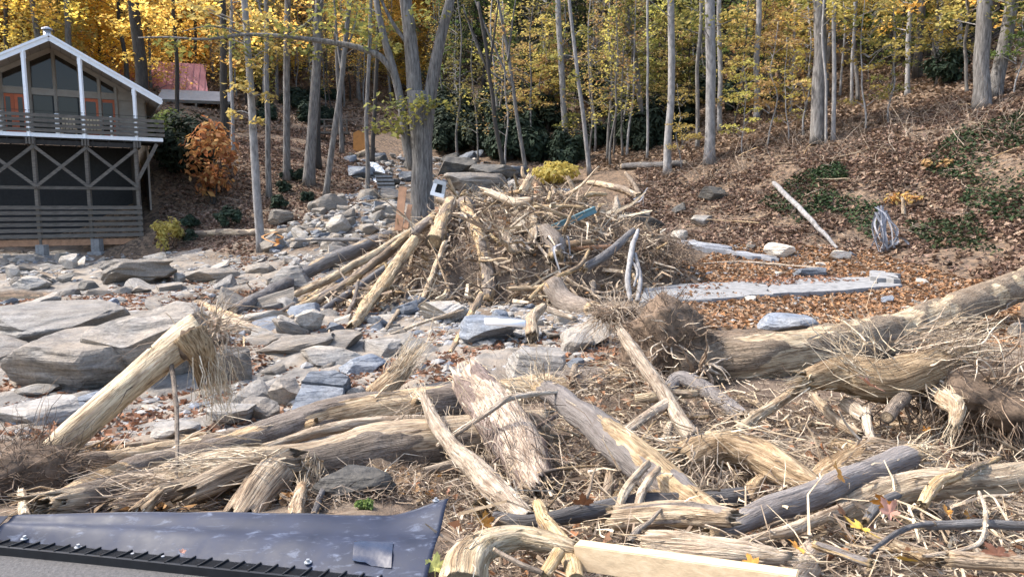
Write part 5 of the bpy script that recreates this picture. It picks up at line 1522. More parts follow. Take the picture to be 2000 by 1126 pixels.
o, org, g = log([(90, 990, 5.6), (250, 928, 6.4), (400, 893, 7.1), (560, 842, 7.8), (700, 806, 8.3), (900, 782, 8.8), (1080, 758, 9.3), (1215, 742, 9.6)], (24, 31, 32, 35, 37, 34, 31, 26), 'log_grey',
    'long upper log with scaly grey bark crossing the left foreground', 'bark', .36, ('jag', 'jag'), (20, 26), res=1.3, wob=.4, stubs=((.45, 1.4, .18, .3), (.62, 1.2, .15, .25)))
log([(118, 912, 7.3), (290, 886, 7.6), (440, 860, 7.9), (520, 838, 8.1)], (17, 20, 18, 9), 'log_tan', 'shorter pale log lying behind the long upper log', 'bark', .65, ('jag', 'jag'), (10, 12))
o, org, g = log([(120, 985, 5.3), (330, 944, 5.7), (480, 925, 5.9), (640, 898, 6.2), (760, 880, 6.5), (960, 852, 6.9), (1050, 838, 7.2)], (26, 44, 58, 50, 54, 46, 40), 'log_tan',
    'thick lower log with torn flaring left end just behind the black sheet', 'bark', .42, ('jag', 'jag'), (50, 14), res=1.4, spike=.9, sl=.5, stubs=((.56, 1.9, .22, .42),))
for i, (p, q, w) in enumerate((((560, 905, 5.7), (380, 958, 5.15), 30), ((540, 925, 5.65), (470, 1010, 5.0), 42), ((500, 930, 5.6), (240, 985, 5.1), 24))):
    V, F, A, _ = logmesh([P(*p), (P(*p) + P(*q)) / 2 + UPZ * .04, P(*q)], [w * 5.5 / FPX, w * 4.4 / FPX], 130 + i, 30, 'shred', .85, ('jag', 'jag'), .9)
    part('torn_flare', V, F, M['shred'], o, org, True, attrs=A)
tuft(o, org, P(520, 910, 5.5), (-1, -.15, -.1), 120, .9, .09, .008, 'straw', .12)
tuft(o, org, P(300, 955, 5.2), (-1, 0, -.15), 90, .6, .09, .007, 'fibre', .16)
tuft(o, org, P(600, 905, 5.75), (-.1, -.1, -1), 60, .45, .05, .009, 'straw', .12)
log([(518, 872, 6.9), (650, 836, 7.2), (780, 822, 7.6), (890, 820, 7.9)], (9, 12, 12, 7), 'pale', 'pale bare pole lying between the two long logs', 'peeled', .97, ('jag', 'jag'), (10, 6), stubs=((.7, 1.5, .12, .5),))
log([(575, 1015, 4.9), (590, 950, 5.2)], (16, 12), 'pale', 'upright split board with frayed top below the thick lower log', 'shred', .95, ('cut', 'jag'), (0, 26), name='plank', cat='plank', sl=.25)
log([(612, 1005, 4.9), (640, 930, 5.4)], (6, 5), 'log_dark', 'dark stick propped under the thick lower log', 'bark', .05, spl=(0, 0), name='stick', cat='stick')
log([(270, 1000, 4.8), (310, 962, 5.0)], (20, 9), 'shred', 'chunk of torn yellow wood just behind the black sheet', 'shred', .95, spl=(10, 10), name='wood_chunk', cat='wood')
# broom of split wood in the middle
o, org, g = log([(728, 782, 9.4), (775, 735, 9.8), (795, 712, 10.0)], (24, 20, 14), 'shred', 'broom like bundle of split straw coloured wood behind the long upper log', 'shred', .98, ('jag', 'jag'), (30, 60), sl=.8)
tuft(o, org, P(760, 745, 9.7), (.75, .3, 1), 70, .7, .06, .009, 'straw', .10)

# ---- foreground, centre
o, org, g = log([(925, 748, 7.4), (960, 800, 6.9), (1010, 875, 6.2), (1050, 945, 5.6)], (36, 45, 48, 34), 'log_red', 'thick ragged log with reddish torn bark pointing at the camera', 'bark', .36, ('jag', 'jag'), (50, 60), res=1.2, spike=.9)
tuft(o, org, P(985, 830, 6.3), (.3, -.3, -1), 160, .4, .20, .005, 'fibre', .3)
tuft(o, org, P(1010, 880, 6.0), (.5, -.5, -.8), 160, .4, .18, .006, 'twig', .4)
tuft(o, org, P(950, 780, 6.9), (.6, -.4, -.6), 120, .35, .16, .007, 'straw', .4)
o, org, g = log([(1062, 758, 7.0), (1120, 800, 6.4), (1200, 868, 5.6), (1290, 932, 4.9), (1400, 1018, 4.15)], (20, 24, 33, 38, 30), 'log_lilac', 'smooth grey barked log with peeled strips slanting through the centre', 'bark', .34, ('jag', 'jag'), (44, 14), res=1.3, sl=.28)
tuft(o, org, P(1060, 755, 7.0), (-.5, .2, 1), 60, .28, .06, .006, 'straw', .7)
o, org, g = log([(828, 772, 6.9), (845, 815, 6.5), (882, 868, 6.0), (950, 940, 5.1), (1032, 1018, 4.2)], (10, 14, 17, 26, 22), 'pale', 'cream stripped sapling bent and slanting down behind the black sheet corner', 'bark', .78, ('jag', 'jag'), (40, 10), sl=.3)
tuft(o, org, P(800, 790, 6.95), (-.6, 0, -.15), 50, .35, .08, .005, 'fibre', .6)
log([(800, 835, 6.7), (798, 905, 6.3)], (6, 2), 'pale', 'thin split shard hanging from the bent cream sapling', 'shred', .95, spl=(0, 4), name='shard', cat='shard')
log([(830, 918, 6.1), (910, 902, 6.3), (1000, 895, 6.5)], (8, 10, 10), 'pale', 'white split branch lying behind the bent cream sapling', 'peeled', .9, spl=(8, 0), name='branch', cat='branch')
log([(855, 870, 6.4), (960, 800, 6.2), (1000, 775, 6.3), (1090, 765, 6.6)], (5, 6, 6, 4), 'pale', 'long arched strip of split wood over the ragged reddish log', 'shred', .98, spl=(6, 10), name='strip', cat='strip', sl=.15)
log([(1050, 985, 4.0), (1075, 1030, 3.5), (1110, 1075, 3.15), (1126, 1135, 2.85)], (13, 17, 19, 19), 'log_peel', 'short cream branch with flaking bark standing over the planed lumber', 'peeled', .72, ('jag', 'cut'), (16, 0), sl=.12, res=1.3)
log([(965, 1012, 4.2), (1060, 1016, 4.1), (1200, 988, 4.3), (1330, 985, 4.5), (1450, 970, 4.7)], (13, 14, 18, 22, 18), 'log_dark', 'dark grey pole lying crosswise under the smooth peeling log', 'bark', .08, spl=(0, 0), ends=('cut', 'cut'))
for i, (p, q, lab) in enumerate((((1265, 905, 4.7), (1195, 1045, 4.0), 'left strand of the pale split stick hanging before the dark grey pole'), ((1285, 915, 4.7), (1240, 1040, 4.0), 'right strand of the pale split stick hanging before the dark grey pole'))):
    pm = ((p[0] + q[0]) / 2 - 12, (p[1] + q[1]) / 2 - 12, 4.3)
    log([p, pm, q], (7, 8, 4), 'pale', lab, 'shred', .95, spl=(4, 8), name='split_stick', cat='stick')
log([(1215, 650, 8.6), (1250, 705, 8.1), (1300, 775, 7.4), (1355, 855, 6.5)], (9, 14, 14, 15), 'pale', 'straw coloured split plank leaning across the root ball', 'shred', .98, ('jag', 'jag'), (14, 12), sl=.2)
log([(1440, 838, 6.2), (1520, 785, 6.7), (1625, 722, 7.4)], (11, 10, 4), 'pale', 'long straw coloured wedge of split wood pointing right', 'shred', .98, ('jag', 'jag'), (4, 4), name='shard', cat='shard')
log([(1210, 855, 6.6), (1260, 815, 6.9), (1310, 785, 7.3)], (9, 11, 12), 'pale', 'white bent branch under the leaning split plank', 'peeled', .9, spl=(8, 4), name='branch', cat='branch')
log([(1240, 780, 8.1), (1300, 770, 8.1), (1360, 768, 8.2)], (11, 11, 9), 'log_peel', 'short yellowish log end at the foot of the root ball', 'peeled', .9, ('cut', 'jag'), (0, 8))
log([(1300, 765, 8.6), (1330, 740, 8.7), (1405, 780, 8.3), (1455, 815, 7.8)], (10, 14, 15, 14), 'log_lilac', 'twisted root with blue grey bark right of the leaning split plank', 'bark', .3, spl=(0, 10), name='branch', cat='branch')
log([(1110, 800, 7.2), (1020, 850, 6.5), (960, 905, 5.9)], (3.5, 3.5, 2), 'log_red', 'thin red brown twig lying across the ragged reddish log', 'bark', .05, spl=(0, 0), name='twig', cat='twig')
clod(P(1300, 672, 9.4), (.60, .45, .58), 'big root ball of brown soil in the middle of the picture', 9, 74, 1300, .66, .026, fibln=.2, fibw=.0045, pale=22)
log([(1300, 600, 10.6), (1325, 650, 10.2), (1358, 690, 9.7)], (14, 22, 20), 'pale', 'white stripped stump beside the top of the root ball', 'peeled', .9, spl=(30, 10))
clod(P(1200, 612, 11.2), (.36, .3, .12), 'low mat of pale matted roots left of the root ball', 13, 22, 420, .7, .011, fibln=.35, fibw=.004, fmat='fibre', mat='soil', pale=22)

# ---- foreground, right
o, org, g = log([(1300, 726, 9.9), (1400, 714, 9.5), (1480, 706, 9.4), (1620, 678, 10.2), (1760, 645, 11.8), (1880, 602, 13.4), (2000, 552, 15.0), (2120, 500, 16.6)], (44, 50, 50, 43, 37, 31, 28, 26), 'log_trunk',
    'huge fallen trunk with patchy bark running to the right edge', 'bark', .34, ('cut', 'cut'), (0, 0), res=1.4, wob=.3, stubs=((.36, 4.2, .35, .3),))
roots(o, org, P(1372, 730, 8.9), 16, .55, .032, 'root', (-.5, -.6, -.2), .8)
roots(o, org, P(1380, 715, 8.9), 12, .5, .022, 'rootpale', (-.5, -.6, .2), .9)
o, org, g = log([(1575, 742, 6.9), (1640, 735, 7.1), (1720, 742, 7.0), (1800, 722, 7.0), (1880, 690, 7.2)], (20, 34, 40, 36, 22), 'shred', 'torn log with curled fibrous grain in front of the huge fallen trunk', 'shred', .8, ('jag', 'jag'), (40, 30), res=1.5, sl=.4)
tuft(o, org, P(1690, 700, 7.0), (-.6, 0, .5), 120, .45, .14, .006, 'straw', .5)
tuft(o, org, P(1790, 690, 7.1), (1, .1, .15), 150, .8, .12, .007, 'fibre', .25)
tuft(o, org, P(1830, 670, 7.3), (1, .1, .0), 120, .9, .12, .007, 'straw', .2)
roots(o, org, P(1840, 695, 7.0), 14, .95, .018, 'rootpale', (1, -.35, .0), .6)
roots(o, org, P(1800, 730, 6.9), 14, .8, .014, 'rootpale', (.6, -.4, -.7), .5)
roots(o, org, P(1760, 760, 7.0), 12, .6, .022, 'root', (.2, -.3, -1), .5)
log([(1655, 790, 7.0), (1690, 815, 6.6)], (16, 14), 'pale', 'stubby white forked root in the hollow under the torn log', 'peeled', .9, spl=(10, 10), name='root', cat='root')
log([(1690, 800, 6.7), (1695, 840, 6.4), (1712, 870, 6.2)], (10, 9, 4), 'pale', 'white root tip pointing down in the hollow under the torn log', 'peeled', .95, spl=(0, 6), name='root', cat='root')
log([(1732, 815, 6.3), (1765, 775, 6.8)], (12, 13), 'log_tan', 'short brown pole slanting up into the hollow under the torn log', 'bark', .3, ('cut', 'cut'), (0, 0))
log([(1590, 775, 7.4), (1640, 825, 6.8), (1680, 848, 6.4)], (8, 11, 9), 'log_grey', 'mid grey branch left of the hollow under the torn log', 'bark', .3, spl=(4, 4), name='branch', cat='branch')
log([(1850, 780, 6.3), (1870, 800, 6.1), (1862, 830, 6.0)], (22, 16, 9), 'pale', 'frayed pale root stub at the right of the hollow', 'shred', .95, spl=(40, 20), name='root', cat='root', sl=.25)
clod(P(1930, 770, 7.0), (.72, .55, .30), 'dark soil mass with white roots at the right edge', 21, 44, 800, .85, .022, fibln=.35, fibw=.004, pale=26)
o, org, g = log([(1385, 1042, 3.75), (1500, 1000, 4.0), (1610, 958, 4.3), (1700, 920, 4.7), (1778, 892, 5.0)], (18, 24, 25, 24, 26), 'log_lilac', 'smooth grey log lying across the lower right debris', 'bark', .14, ('jag', 'jag'), (10, 34), sl=.22, res=1.3)
tuft(o, org, P(1785, 885, 5.0), (1, .2, .1), 90, .25, .05, .006, 'straw', .4)
log([(1640, 1002, 4.3), (1760, 958, 4.5), (1880, 940, 4.6), (2010, 925, 4.7)], (26, 30, 28, 24), 'log_tan', 'broad weathered split log right of the smooth grey log', 'shred', .75, ('jag', 'cut'), (24, 0))
log([(1440, 1062, 3.6), (1560, 1028, 3.8), (1660, 985, 4.1)], (9, 12, 9), 'pale', 'pale split stick under the smooth grey log', 'shred', .95, spl=(8, 8), name='stick', cat='stick')
log([(1800, 1024, 3.6), (1900, 1022, 3.6), (2020, 1026, 3.55)], (9, 9, 9), 'log_dark', 'straight dark grey rod reaching the right edge', 'bark', .03, ('jag', 'cut'), (6, 0), name='stick', cat='stick')
log([(1825, 1022, 3.55), (1780, 1028, 3.45), (1735, 1050, 3.3), (1695, 1082, 3.1)], (5, 5, 4.5, 3), 'log_dark', 'thin dark twig curving down from the grey rod', 'bark', .05, spl=(0, 0), name='twig', cat='twig')
log([(1690, 1018, 3.8), (1715, 985, 3.9), (1755, 965, 4.0)], (8, 9, 8), 'log_dark', 'short black bent stick among the big leaves', 'bark', .0, spl=(0, 0), name='stick', cat='stick')
log([(1800, 985, 3.95), (1830, 945, 4.2), (1890, 918, 4.5), (1950, 895, 4.8)], (10, 11, 9, 5), 'log_tan', 'tan forked branch over the broad weathered log', 'shred', .7, spl=(4, 6), name='branch', cat='branch')
log([(1805, 1085, 3.1), (1880, 1072, 3.15), (1918, 1052, 3.25), (1925, 1000, 3.6), (1912, 960, 3.9)], (4, 4.5, 4.5, 4, 3), 'pale', 'thin crooked pale root near the lower right corner', 'peeled', .9, spl=(0, 0), name='root', cat='root')
log([(1700, 1100, 2.95), (1590, 1062, 3.1)], (10, 8), 'log_lilac', 'grey splinter of bark below the yellow maple leaf', 'shred', .5, spl=(6, 6), name='stick', cat='stick')
log([(1855, 1090, 3.1), (1960, 1098, 3.0), (2030, 1102, 2.95)], (15, 16, 15), 'shred', 'flat grey brown board at the lower right corner', 'shred', .6, ('jag', 'cut'), (10, 0), name='plank', cat='plank')
# fan of shredded wood
o, org, g = log([(1560, 950, 4.9), (1660, 905, 5.2), (1700, 868, 5.4)], (16, 30, 14), 'shred', 'fan of shredded grey straw fibres behind the smooth grey log', 'shred', .9, ('jag', 'jag'), (20, 20))
Cc = P(1690, 862, 5.4)
n = 260
u = rng.random((n, 1))
P0 = Cc + (P(1625, 930, 5.0) - Cc) * u + rng.normal(0, .02, (n, 3))
P1 = P0 + (P(1800, 875, 5.3) - P(1690, 862, 5.4)) * rng.uniform(.6, 1.25, (n, 1)) + rng.normal(0, .035, (n, 3))
w = .006 * rng.uniform(.5, 1.4, n)
part('frayed_fibres', *sticks(P0, P1, w, w * .4, rng.normal(0, .02, (n, 3)), 4, 3, .4), M['fibre'], o, org, False, 'stuff')
# shredded butt of a log across the middle right
o, org, g = log([(1330, 905, 5.4), (1400, 880, 5.6), (1480, 895, 5.4), (1560, 935, 5.0), (1610, 955, 4.8)], (34, 40, 34, 28, 18), 'shred', 'shredded shaggy log butt in the centre right of the debris', 'shred', .9, ('jag', 'jag'), (60, 40), res=1.5, sl=.4)
tuft(o, org, P(1370, 930, 5.2), (-.3, -.3, -1), 160, .35, .14, .006, 'fibre', .4)
tuft(o, org, P(1420, 870, 5.6), (1, -.3, -.35), 130, .7, .1, .008, 'straw', .2)
tuft(o, org, P(1340, 880, 5.6), (-1, -.1, .2), 70, .4, .09, .007, 'straw', .4)
# planed lumber and the curled board
def lumber():
    p0, p1 = P(1128, 1082, 3.05), P(1560, 1146, 2.62)
    V, F = beam(p0, p1, .075, .115, roll=0.05)
    bmh = bmesh.new()
    me = mesh('lumber_beam', V, F, M['lumber'], False); bmh.from_mesh(me)
    bmesh.ops.bevel(bmh, geom=list(bmh.edges), offset=.004, segments=2, affect='EDGES'); bmh.to_mesh(me); bmh.free()
    o = link('lumber_beam', me); tag(o, 'planed square lumber beam at the bottom centre edge', 'lumber')
    o, org, g = log([(905, 1150, 2.85), (912, 1098, 3.0), (945, 1062, 3.12), (1010, 1046, 3.2), (1070, 1056, 3.15), (1120, 1072, 3.08)], (46, 40, 30, 22, 20, 16), 'log_peel', 'curled piece of pale wood arching beside the black sheet corner', 'shred', .97, ('cut', 'jag'), (0, 16), res=1.6)
    log([(1062, 1122, 2.9), (1092, 1075, 3.0)], (13, 13), 'log_peel', 'stubby peeled stick between curled wood and lumber beam', 'peeled', .8, ('cut', 'cut'), (0, 0), name='stick', cat='stick')
    log([(965, 1072, 3.0), (1010, 1098, 2.9), (1060, 1118, 2.85)], (4, 5, 5), 'log_tan', 'knobbly twig crossing in front of the curled wood', 'bark', .4, spl=(0, 0), name='twig', cat='twig')
    log([(1270, 1062, 3.3), (1400, 1080, 3.2), (1530, 1090, 3.15)], (26, 30, 20), 'pale', 'broad slab of fresh white wood behind the lumber beam', 'shred', .99, ('jag', 'jag'), (14, 30), sl=.2)
    log([(1200, 1010, 4.0), (1330, 1000, 3.9), (1430, 1010, 3.7)], (24, 26, 18), 'log_grey', 'grey split trunk piece below the smooth peeling log', 'shred', .35, ('jag', 'jag'), (10, 10))
lumber()

# ---- the heap in the middle of the creek
HEAP = [
 ([(455, 608), (560, 552, 21.5), (680, 494, 22.6), (775, 455, 23.5)], (11, 12, 12.5, 12.5), 'log_dark', 'long grey log running down left from the driftwood heap', 'bark', .2, ('cut', 'jag'), {}),
 ([(552, 588), (650, 540, 19.6), (760, 478, 20.8), (850, 418, 21.8)], (7, 8, 8, 6), 'log_peel', 'long yellowish pole right of the long grey log', 'peeled', .85, ('jag', 'jag'), {}),
 ([(560, 612), (670, 555, 18.8), (790, 470, 20.0), (845, 425, 21.2)], (6, 7, 8, 8), 'log_grey', 'grey brown pole next to the yellowish pole', 'bark', .4, ('jag', 'jag'), {}),
 ([(590, 605), (690, 545, 18.6), (800, 455, 19.9)], (5, 6, 6), 'log_tan', 'thin tan pole among the poles on the left of the heap', 'bark', .6, ('jag', 'jag'), {}),
 ([(620, 610), (700, 560, 18.3), (780, 500, 19.4)], (5, 7, 5), 'log_dark', 'thin dark pole among the poles on the left of the heap', 'bark', .1, ('jag', 'jag'), {}),
 ([(685, 638), (720, 590, 16.9), (770, 525, 18.3), (810, 468, 19.4)], (9, 12, 12, 10), 'log_tan', 'stout splintered trunk leaning up the left face of the heap', 'shred', .6, ('jag', 'jag'), {}),
 ([(950, 590, 17.8), (952, 540, 18.6), (935, 460, 20.2), (905, 395, 22.5)], (15, 14, 13, 12), 'log_grey', 'tall standing grey log in the centre of the heap face', 'bark', .4, ('jag', 'cut'), {}),
 ([(848, 474, 19.6), (862, 440, 20.6), (880, 395, 22.2)], (17, 15, 12), 'log_tan', 'brown log end sticking up right of the upright boards', 'bark', .35, ('cut', 'jag'), {}),
 ([(912, 400, 23), (915, 440, 21.8)], (15, 16), 'log_dark', 'blue grey log stub on the crown of the heap', 'bark', .1, ('cut', 'cut'), {}),
 ([(1078, 556, 16.9), (1105, 590, 16.4), (1160, 605, 15.8)], (20, 20, 17), 'log_grey', 'smooth grey log lying at the right foot of the heap', 'bark', .06, ('cut', 'jag'), {}),
 ([(1062, 452, 21.5), (1085, 480, 20.4), (1085, 505, 19.6)], (17, 20, 15), 'log_grey', 'broken grey log nose in the upper middle of the heap', 'bark', .35, ('cut', 'jag'), {}),
 ([(1040, 395, 23), (1042, 440, 21.6), (1038, 485, 20.2)], (7, 10, 10), 'log_tan', 'upright tan snag in the middle of the heap', 'bark', .6, ('jag', 'jag'), {}),
 ([(1000, 418, 22.4), (1018, 380, 22.8), (1036, 345, 23)], (7, 8, 7), 'log_tan', 'brown snag leaning right on top of the heap', 'shred', .4, ('jag', 'jag'), {}),
 ([(1050, 385, 23.5), (1047, 362, 23.7)], (6, 4), 'redboard', 'short red brown stub on top of the heap', 'shred', .5, ('jag', 'jag'), {}),
 ([(1036, 352, 23), (1022, 342, 23), (1020, 328, 23.1)], (3.5, 4, 3), 'pale', 'white hooked root on the very top of the heap', 'peeled', .95, ('jag', 'jag'), {}),
 ([(1140, 525, 17.8), (1180, 500, 18.2), (1215, 470, 18.8), (1240, 448, 19.2)], (8, 8, 7, 6), 'log_dark', 'grey bent branch rising to the right off the heap', 'bark', .15, ('jag', 'jag'), {}),
 ([(1232, 590, 16.4), (1226, 540, 16.8), (1236, 480, 17.6), (1246, 450, 18.2)], (4.5, 5, 5, 3), 'bark_pale', 'left white forked sapling standing at the right of the heap', 'bark', .0, ('cut', 'jag'), {}),
 ([(1245, 588, 16.4), (1250, 545, 16.8), (1240, 495, 17.5)], (4, 4.5, 3), 'bark_pale', 'right white forked sapling standing at the right of the heap', 'bark', .0, ('cut', 'jag'), {}),
 ([(1238, 560, 16.6), (1245, 530, 16.9), (1230, 505, 17.3)], (2, 2.5, 2), 'bark_pale', 'thin white twig between the white forked saplings', 'bark', .0, ('cut', 'jag'), {}),
 ([(980, 450, 20.0), (1000, 478, 19.4), (1012, 496, 19)], (9, 9, 7), 'pale', 'yellow split board sticking out of the heap face', 'shred', .98, ('jag', 'jag'), {}),
 ([(1080, 492, 19.0), (1150, 484, 19.2), (1200, 480, 19.4)], (3, 4, 3), 'redboard', 'flat brown lath on the right of the heap', 'shred', .7, ('jag', 'jag'), {}),
 ([(1035, 582, 16.8), (1075, 548, 17.2), (1130, 520, 17.6), (1150, 490, 18)], (4, 4.5, 4, 3), 'log_tan', 'tan stick crossing above the smooth grey log', 'bark', .5, ('jag', 'jag'), {}),
 ([(820, 600, 17.4), (842, 545, 18.2), (868, 475, 19.2)], (5, 6, 5), 'log_tan', 'long pale stick leaning on the left face of the heap', 'bark', .6, ('jag', 'jag'), {}),
 ([(880, 690, 13.2), (905, 640, 14.2), (940, 575, 16)], (5, 6, 6), 'log_tan', 'grey tan stick propped before the big flat topped boulder', 'bark', .35, ('jag', 'jag'), {}),
 ([(668, 632, 16.2), (690, 590, 17), (700, 548, 17.8)], (4, 4, 3), 'log_grey', 'short forked stick below the poles', 'bark', .2, ('jag', 'jag'), {}),
 ([(610, 705, 13.3), (740, 662, 14.2), (840, 625, 15.2), (905, 605, 15.8)], (2.5, 3, 3, 2), 'twigc', 'long thin pole lying across the stones before the heap', 'bark', .4, ('jag', 'jag'), {}),
 ([(570, 468, 25), (700, 468, 24), (750, 475, 23), (775, 484, 22.4)], (3, 3.5, 3.5, 4), 'log_dark', 'thin dark branch reaching left from the heap', 'bark', .1, ('jag', 'jag'), {}),
 ([(385, 590), (430, 610), (480, 625)], (6, 8, 7), 'log_tan', 'tan log below the still pool', 'bark', .5, ('jag', 'jag'), {}),
 ([(430, 620), (480, 640), (510, 648)], (10, 12, 9), 'log_grey', 'grey log half buried under the pool log', 'bark', .3, ('jag', 'jag'), {}),
 ([(345, 460), (420, 454), (500, 453), (630, 450)], (5, 6, 6, 5), 'log_tan', 'long fallen log lying level on the left bank', 'bark', .42, ('jag', 'jag'), {}),
 ([(1040, 655, 12.7), (1038, 625, 13.2), (1060, 600, 13.8)], (14, 13, 9), 'pale', 'cream twisted stump above the pale angular boulder', 'peeled', .9, ('jag', 'jag'), {}),
 ([(1060, 600, 14), (1120, 622, 13.6)], (6, 5), 'pale', 'cream flat board above the pale angular boulder', 'shred', .95, ('jag', 'jag'), {}),
 ([(1150, 356), (1200, 365), (1245, 383)], (5, 6, 6), 'log_tan', 'bent fallen log on the far right bank', 'bark', .4, ('jag', 'jag'), {}),
 ([(1250, 380), (1235, 355), (1222, 338)], (4, 4, 3), 'log_tan', 'short stick leaning over the bent fallen log', 'bark', .4, ('jag', 'jag'), {}),
 ([(1215, 325), (1290, 322), (1340, 318)], (5, 6, 5), 'log_dark', 'dark log at the foot of the tall pale tree', 'bark', .1, ('jag', 'jag'), {}),
 ([(1512, 358, 29.5), (1570, 415, 27), (1635, 484)], (4.2, 4.5, 3), 'bark_pale', 'leaning white pole on the right slope', 'bark', .0, ('jag', 'jag'), {}),
 ([(1203, 432, 28), (1205, 410, 28.2), (1204, 385, 28.4)], (9, 8, 3), 'pale', 'pointed splintered stump behind the heap', 'shred', .7, ('jag', 'jag'), {}),
 ([(695, 305), (715, 298), (730, 290)], (5, 6, 4), 'log_tan', 'short log jammed in the upper creek', 'bark', .5, ('jag', 'jag'), {}),
 ([(1375, 515), (1450, 512), (1560, 520), (1600, 523)], (2, 2.5, 2.5, 2), 'pale', 'thin pale lath lying on the leaf flat before the slope', 'shred', .9, ('jag', 'jag'), {}),
 ([(1765, 418, 25.8), (1763, 388, 25.9)], (4, 3), 'pale', 'short pale stake standing by the torn cloth', 'peeled', .8, ('jag', 'jag'), {}),
]
M['twigc'] = M['log_tan']
for pts, rp, mt, lab, mode, bare, ends, kw in HEAP:
    log(pts, rp, mt, lab, mode, bare, ends, (6, 6), res=.7, **kw)

# more poles sloping down to the left of the heap
for i in range(16):
    u = rng.random()
    p0 = (490 + 250 * u + rng.normal(0, 14), 612 + 26 * u + rng.normal(0, 10)); p1 = (770 + 90 * u + rng.normal(0, 14), 492 - 70 * rng.random())
    mt = ['log_tan', 'log_grey', 'log_dark', 'log_peel', 'pale', 'shred'][rng.integers(6)]
    q = rng.uniform(2.5, 5.5)
    f = rng.uniform(.55, 1.0)
    pe = (p0[0] + (p1[0] - p0[0]) * f, p0[1] + (p1[1] - p0[1]) * f)
    log([p0, ((p0[0] + pe[0]) / 2, (p0[1] + pe[1]) / 2), pe], (q * .8, q, q * .8), mt, f'{"thicker" if q > 4 else "thin"} {TONE[mt]} pole sloping left from heap near {near(at(*p0))}', 'bark' if mt != 'shred' else 'shred', .5, spl=(4, 6), name='pole', cat='pole', group='poles sloping left from the heap')
# upright boards on the left of the heap
for px, py0, py1, w, lab in ((782, 450, 365, 15, 'tallest upright red brown board against the twin stemmed tree'), (796, 446, 400, 9, 'shorter upright red brown board against the twin stemmed tree'), (849, 446, 405, 8, 'upright orange brown board right of the twin stemmed tree')):
    a, b = P(px - 4, py0, 21.6), P(px + 5, py1, 22.0)
    V, F = beam(a, b, w * 21.6 / FPX, .06, (0, 1, .1))
    top('board', V, F, M['redboard'], lab, 'board', smooth=False)
def teal_beam():
    a = at(1076, 447, .12)
    b = P(1163, 409, a[1] + .3)
    o = empty('steel_beam', a, 'teal painted steel beam poking out of the driftwood heap', 'beam')
    V, F = beam(a, b, .04, .16); part('web', V, F, M['teal'], o, a)
    d = (b - a) / np.linalg.norm(b - a); up = np.cross(np.cross(d, UPZ), d)
    for s in (-1, 1):
        V, F = beam(a + up * s * .085, b + up * s * .085, .13, .025); part('flange', V, F, M['teal'], o, a)
teal_beam()
def box_frame():
    c = P(857, 368, 23.2)
    o = empty('metal_box', c, 'pale crushed metal box with square hole on top of the heap', 'box')
    A = Matrix.Rotation(.25, 3, 'Y'); Q = np.array(A)
    def bx(name, p, q, w, h, mt):
        V, F = beam(np.array(p), np.array(q), w, h, (0, 1, 0)); part(name, V @ Q.T, F, M[mt], o)
    bx('side', (-.17, 0, -.22), (-.13, 0, .22), .12, .14, 'plastic_white'); bx('side', (.19, 0, -.22), (.15, 0, .2), .11, .14, 'metal')
    bx('rim', (-.2, 0, .2), (.2, 0, .2), .13, .15, 'metal'); bx('rim', (-.22, 0, -.2), (.22, 0, -.2), .12, .15, 'plastic_white')
    bx('back', (0, .06, -.16), (0, .06, .16), .26, .02, 'black')
    V, F = tube(catmull([(-.05, 0, .24), (.02, 0, .4), (.15, 0, .42), (.24, 0, .26)], 12), .012, 6); part('handle', V, F, M['redboard'], o)
box_frame()
def pipe():
    a, b = P(948, 627, 12.5), P(1026, 632, 12.3)
    V, F = tube([a, a * .5 + b * .5, b], .065, 14)
    top('pipe', V, F, M['plastic_white'], 'white plastic pipe lying on the rounded blue grey boulder', 'pipe')
pipe()
def cloths():
    def rag(px0, py0, px1, py1, d, w, label, n=14, mt='fabric'):
        a, b = P(px0, py0, d), P(px1, py1, d - .2)
        o = empty('torn_cloth', a, label, 'cloth')
        for i in range(n):
            s = (i - n / 2) / n * w
            p0 = a + np.array((s * .45, rng.normal(0, .05), rng.normal(0, .18))); p1 = b + np.array((s * .8 + rng.normal(0, .12), rng.normal(0, .15), rng.normal(0, .3)))
            C = catmull([p0, (p0 + p1) / 2 + rng.normal(0, .2, 3), p1], 9)
            ww = rng.uniform(.02, .055); tw = np.linspace(0, rng.uniform(-2, 2), 9)
            off = np.stack([np.cos(tw), np.sin(tw), tw * 0], -1) * ww
            V = np.stack([C - off, C, C + off], 1) + np.array((0, 0, 0))
            V[:, 1] += np.array((0, -.03, 0)) * np.sin(tw * 2)[:, None]
            part('strip', V.reshape(-1, 3), gridfaces(9, 3, False), M[mt], o, a, True)
    rag(1722, 412, 1728, 492, 24.6, 1.0, 'torn grey white cloth draped in shreds at the foot of the right slope', 18)
    rag(1733, 470, 1760, 490, 24.3, .8, 'lower shreds of torn cloth trailing right at the slope foot', 8)
    rag(1098, 480, 1100, 522, 18.4, .2, 'pale rag hanging in the driftwood heap', 4)
    rag(543, 466, 541, 474, 25.5, .15, 'small orange scrap beside the slender pale tree', 5, 'orange_tarp')
    rag(1265, 380, 1250, 392, 33, .7, 'pale scraps below the bank behind the heap', 5)
cloths()

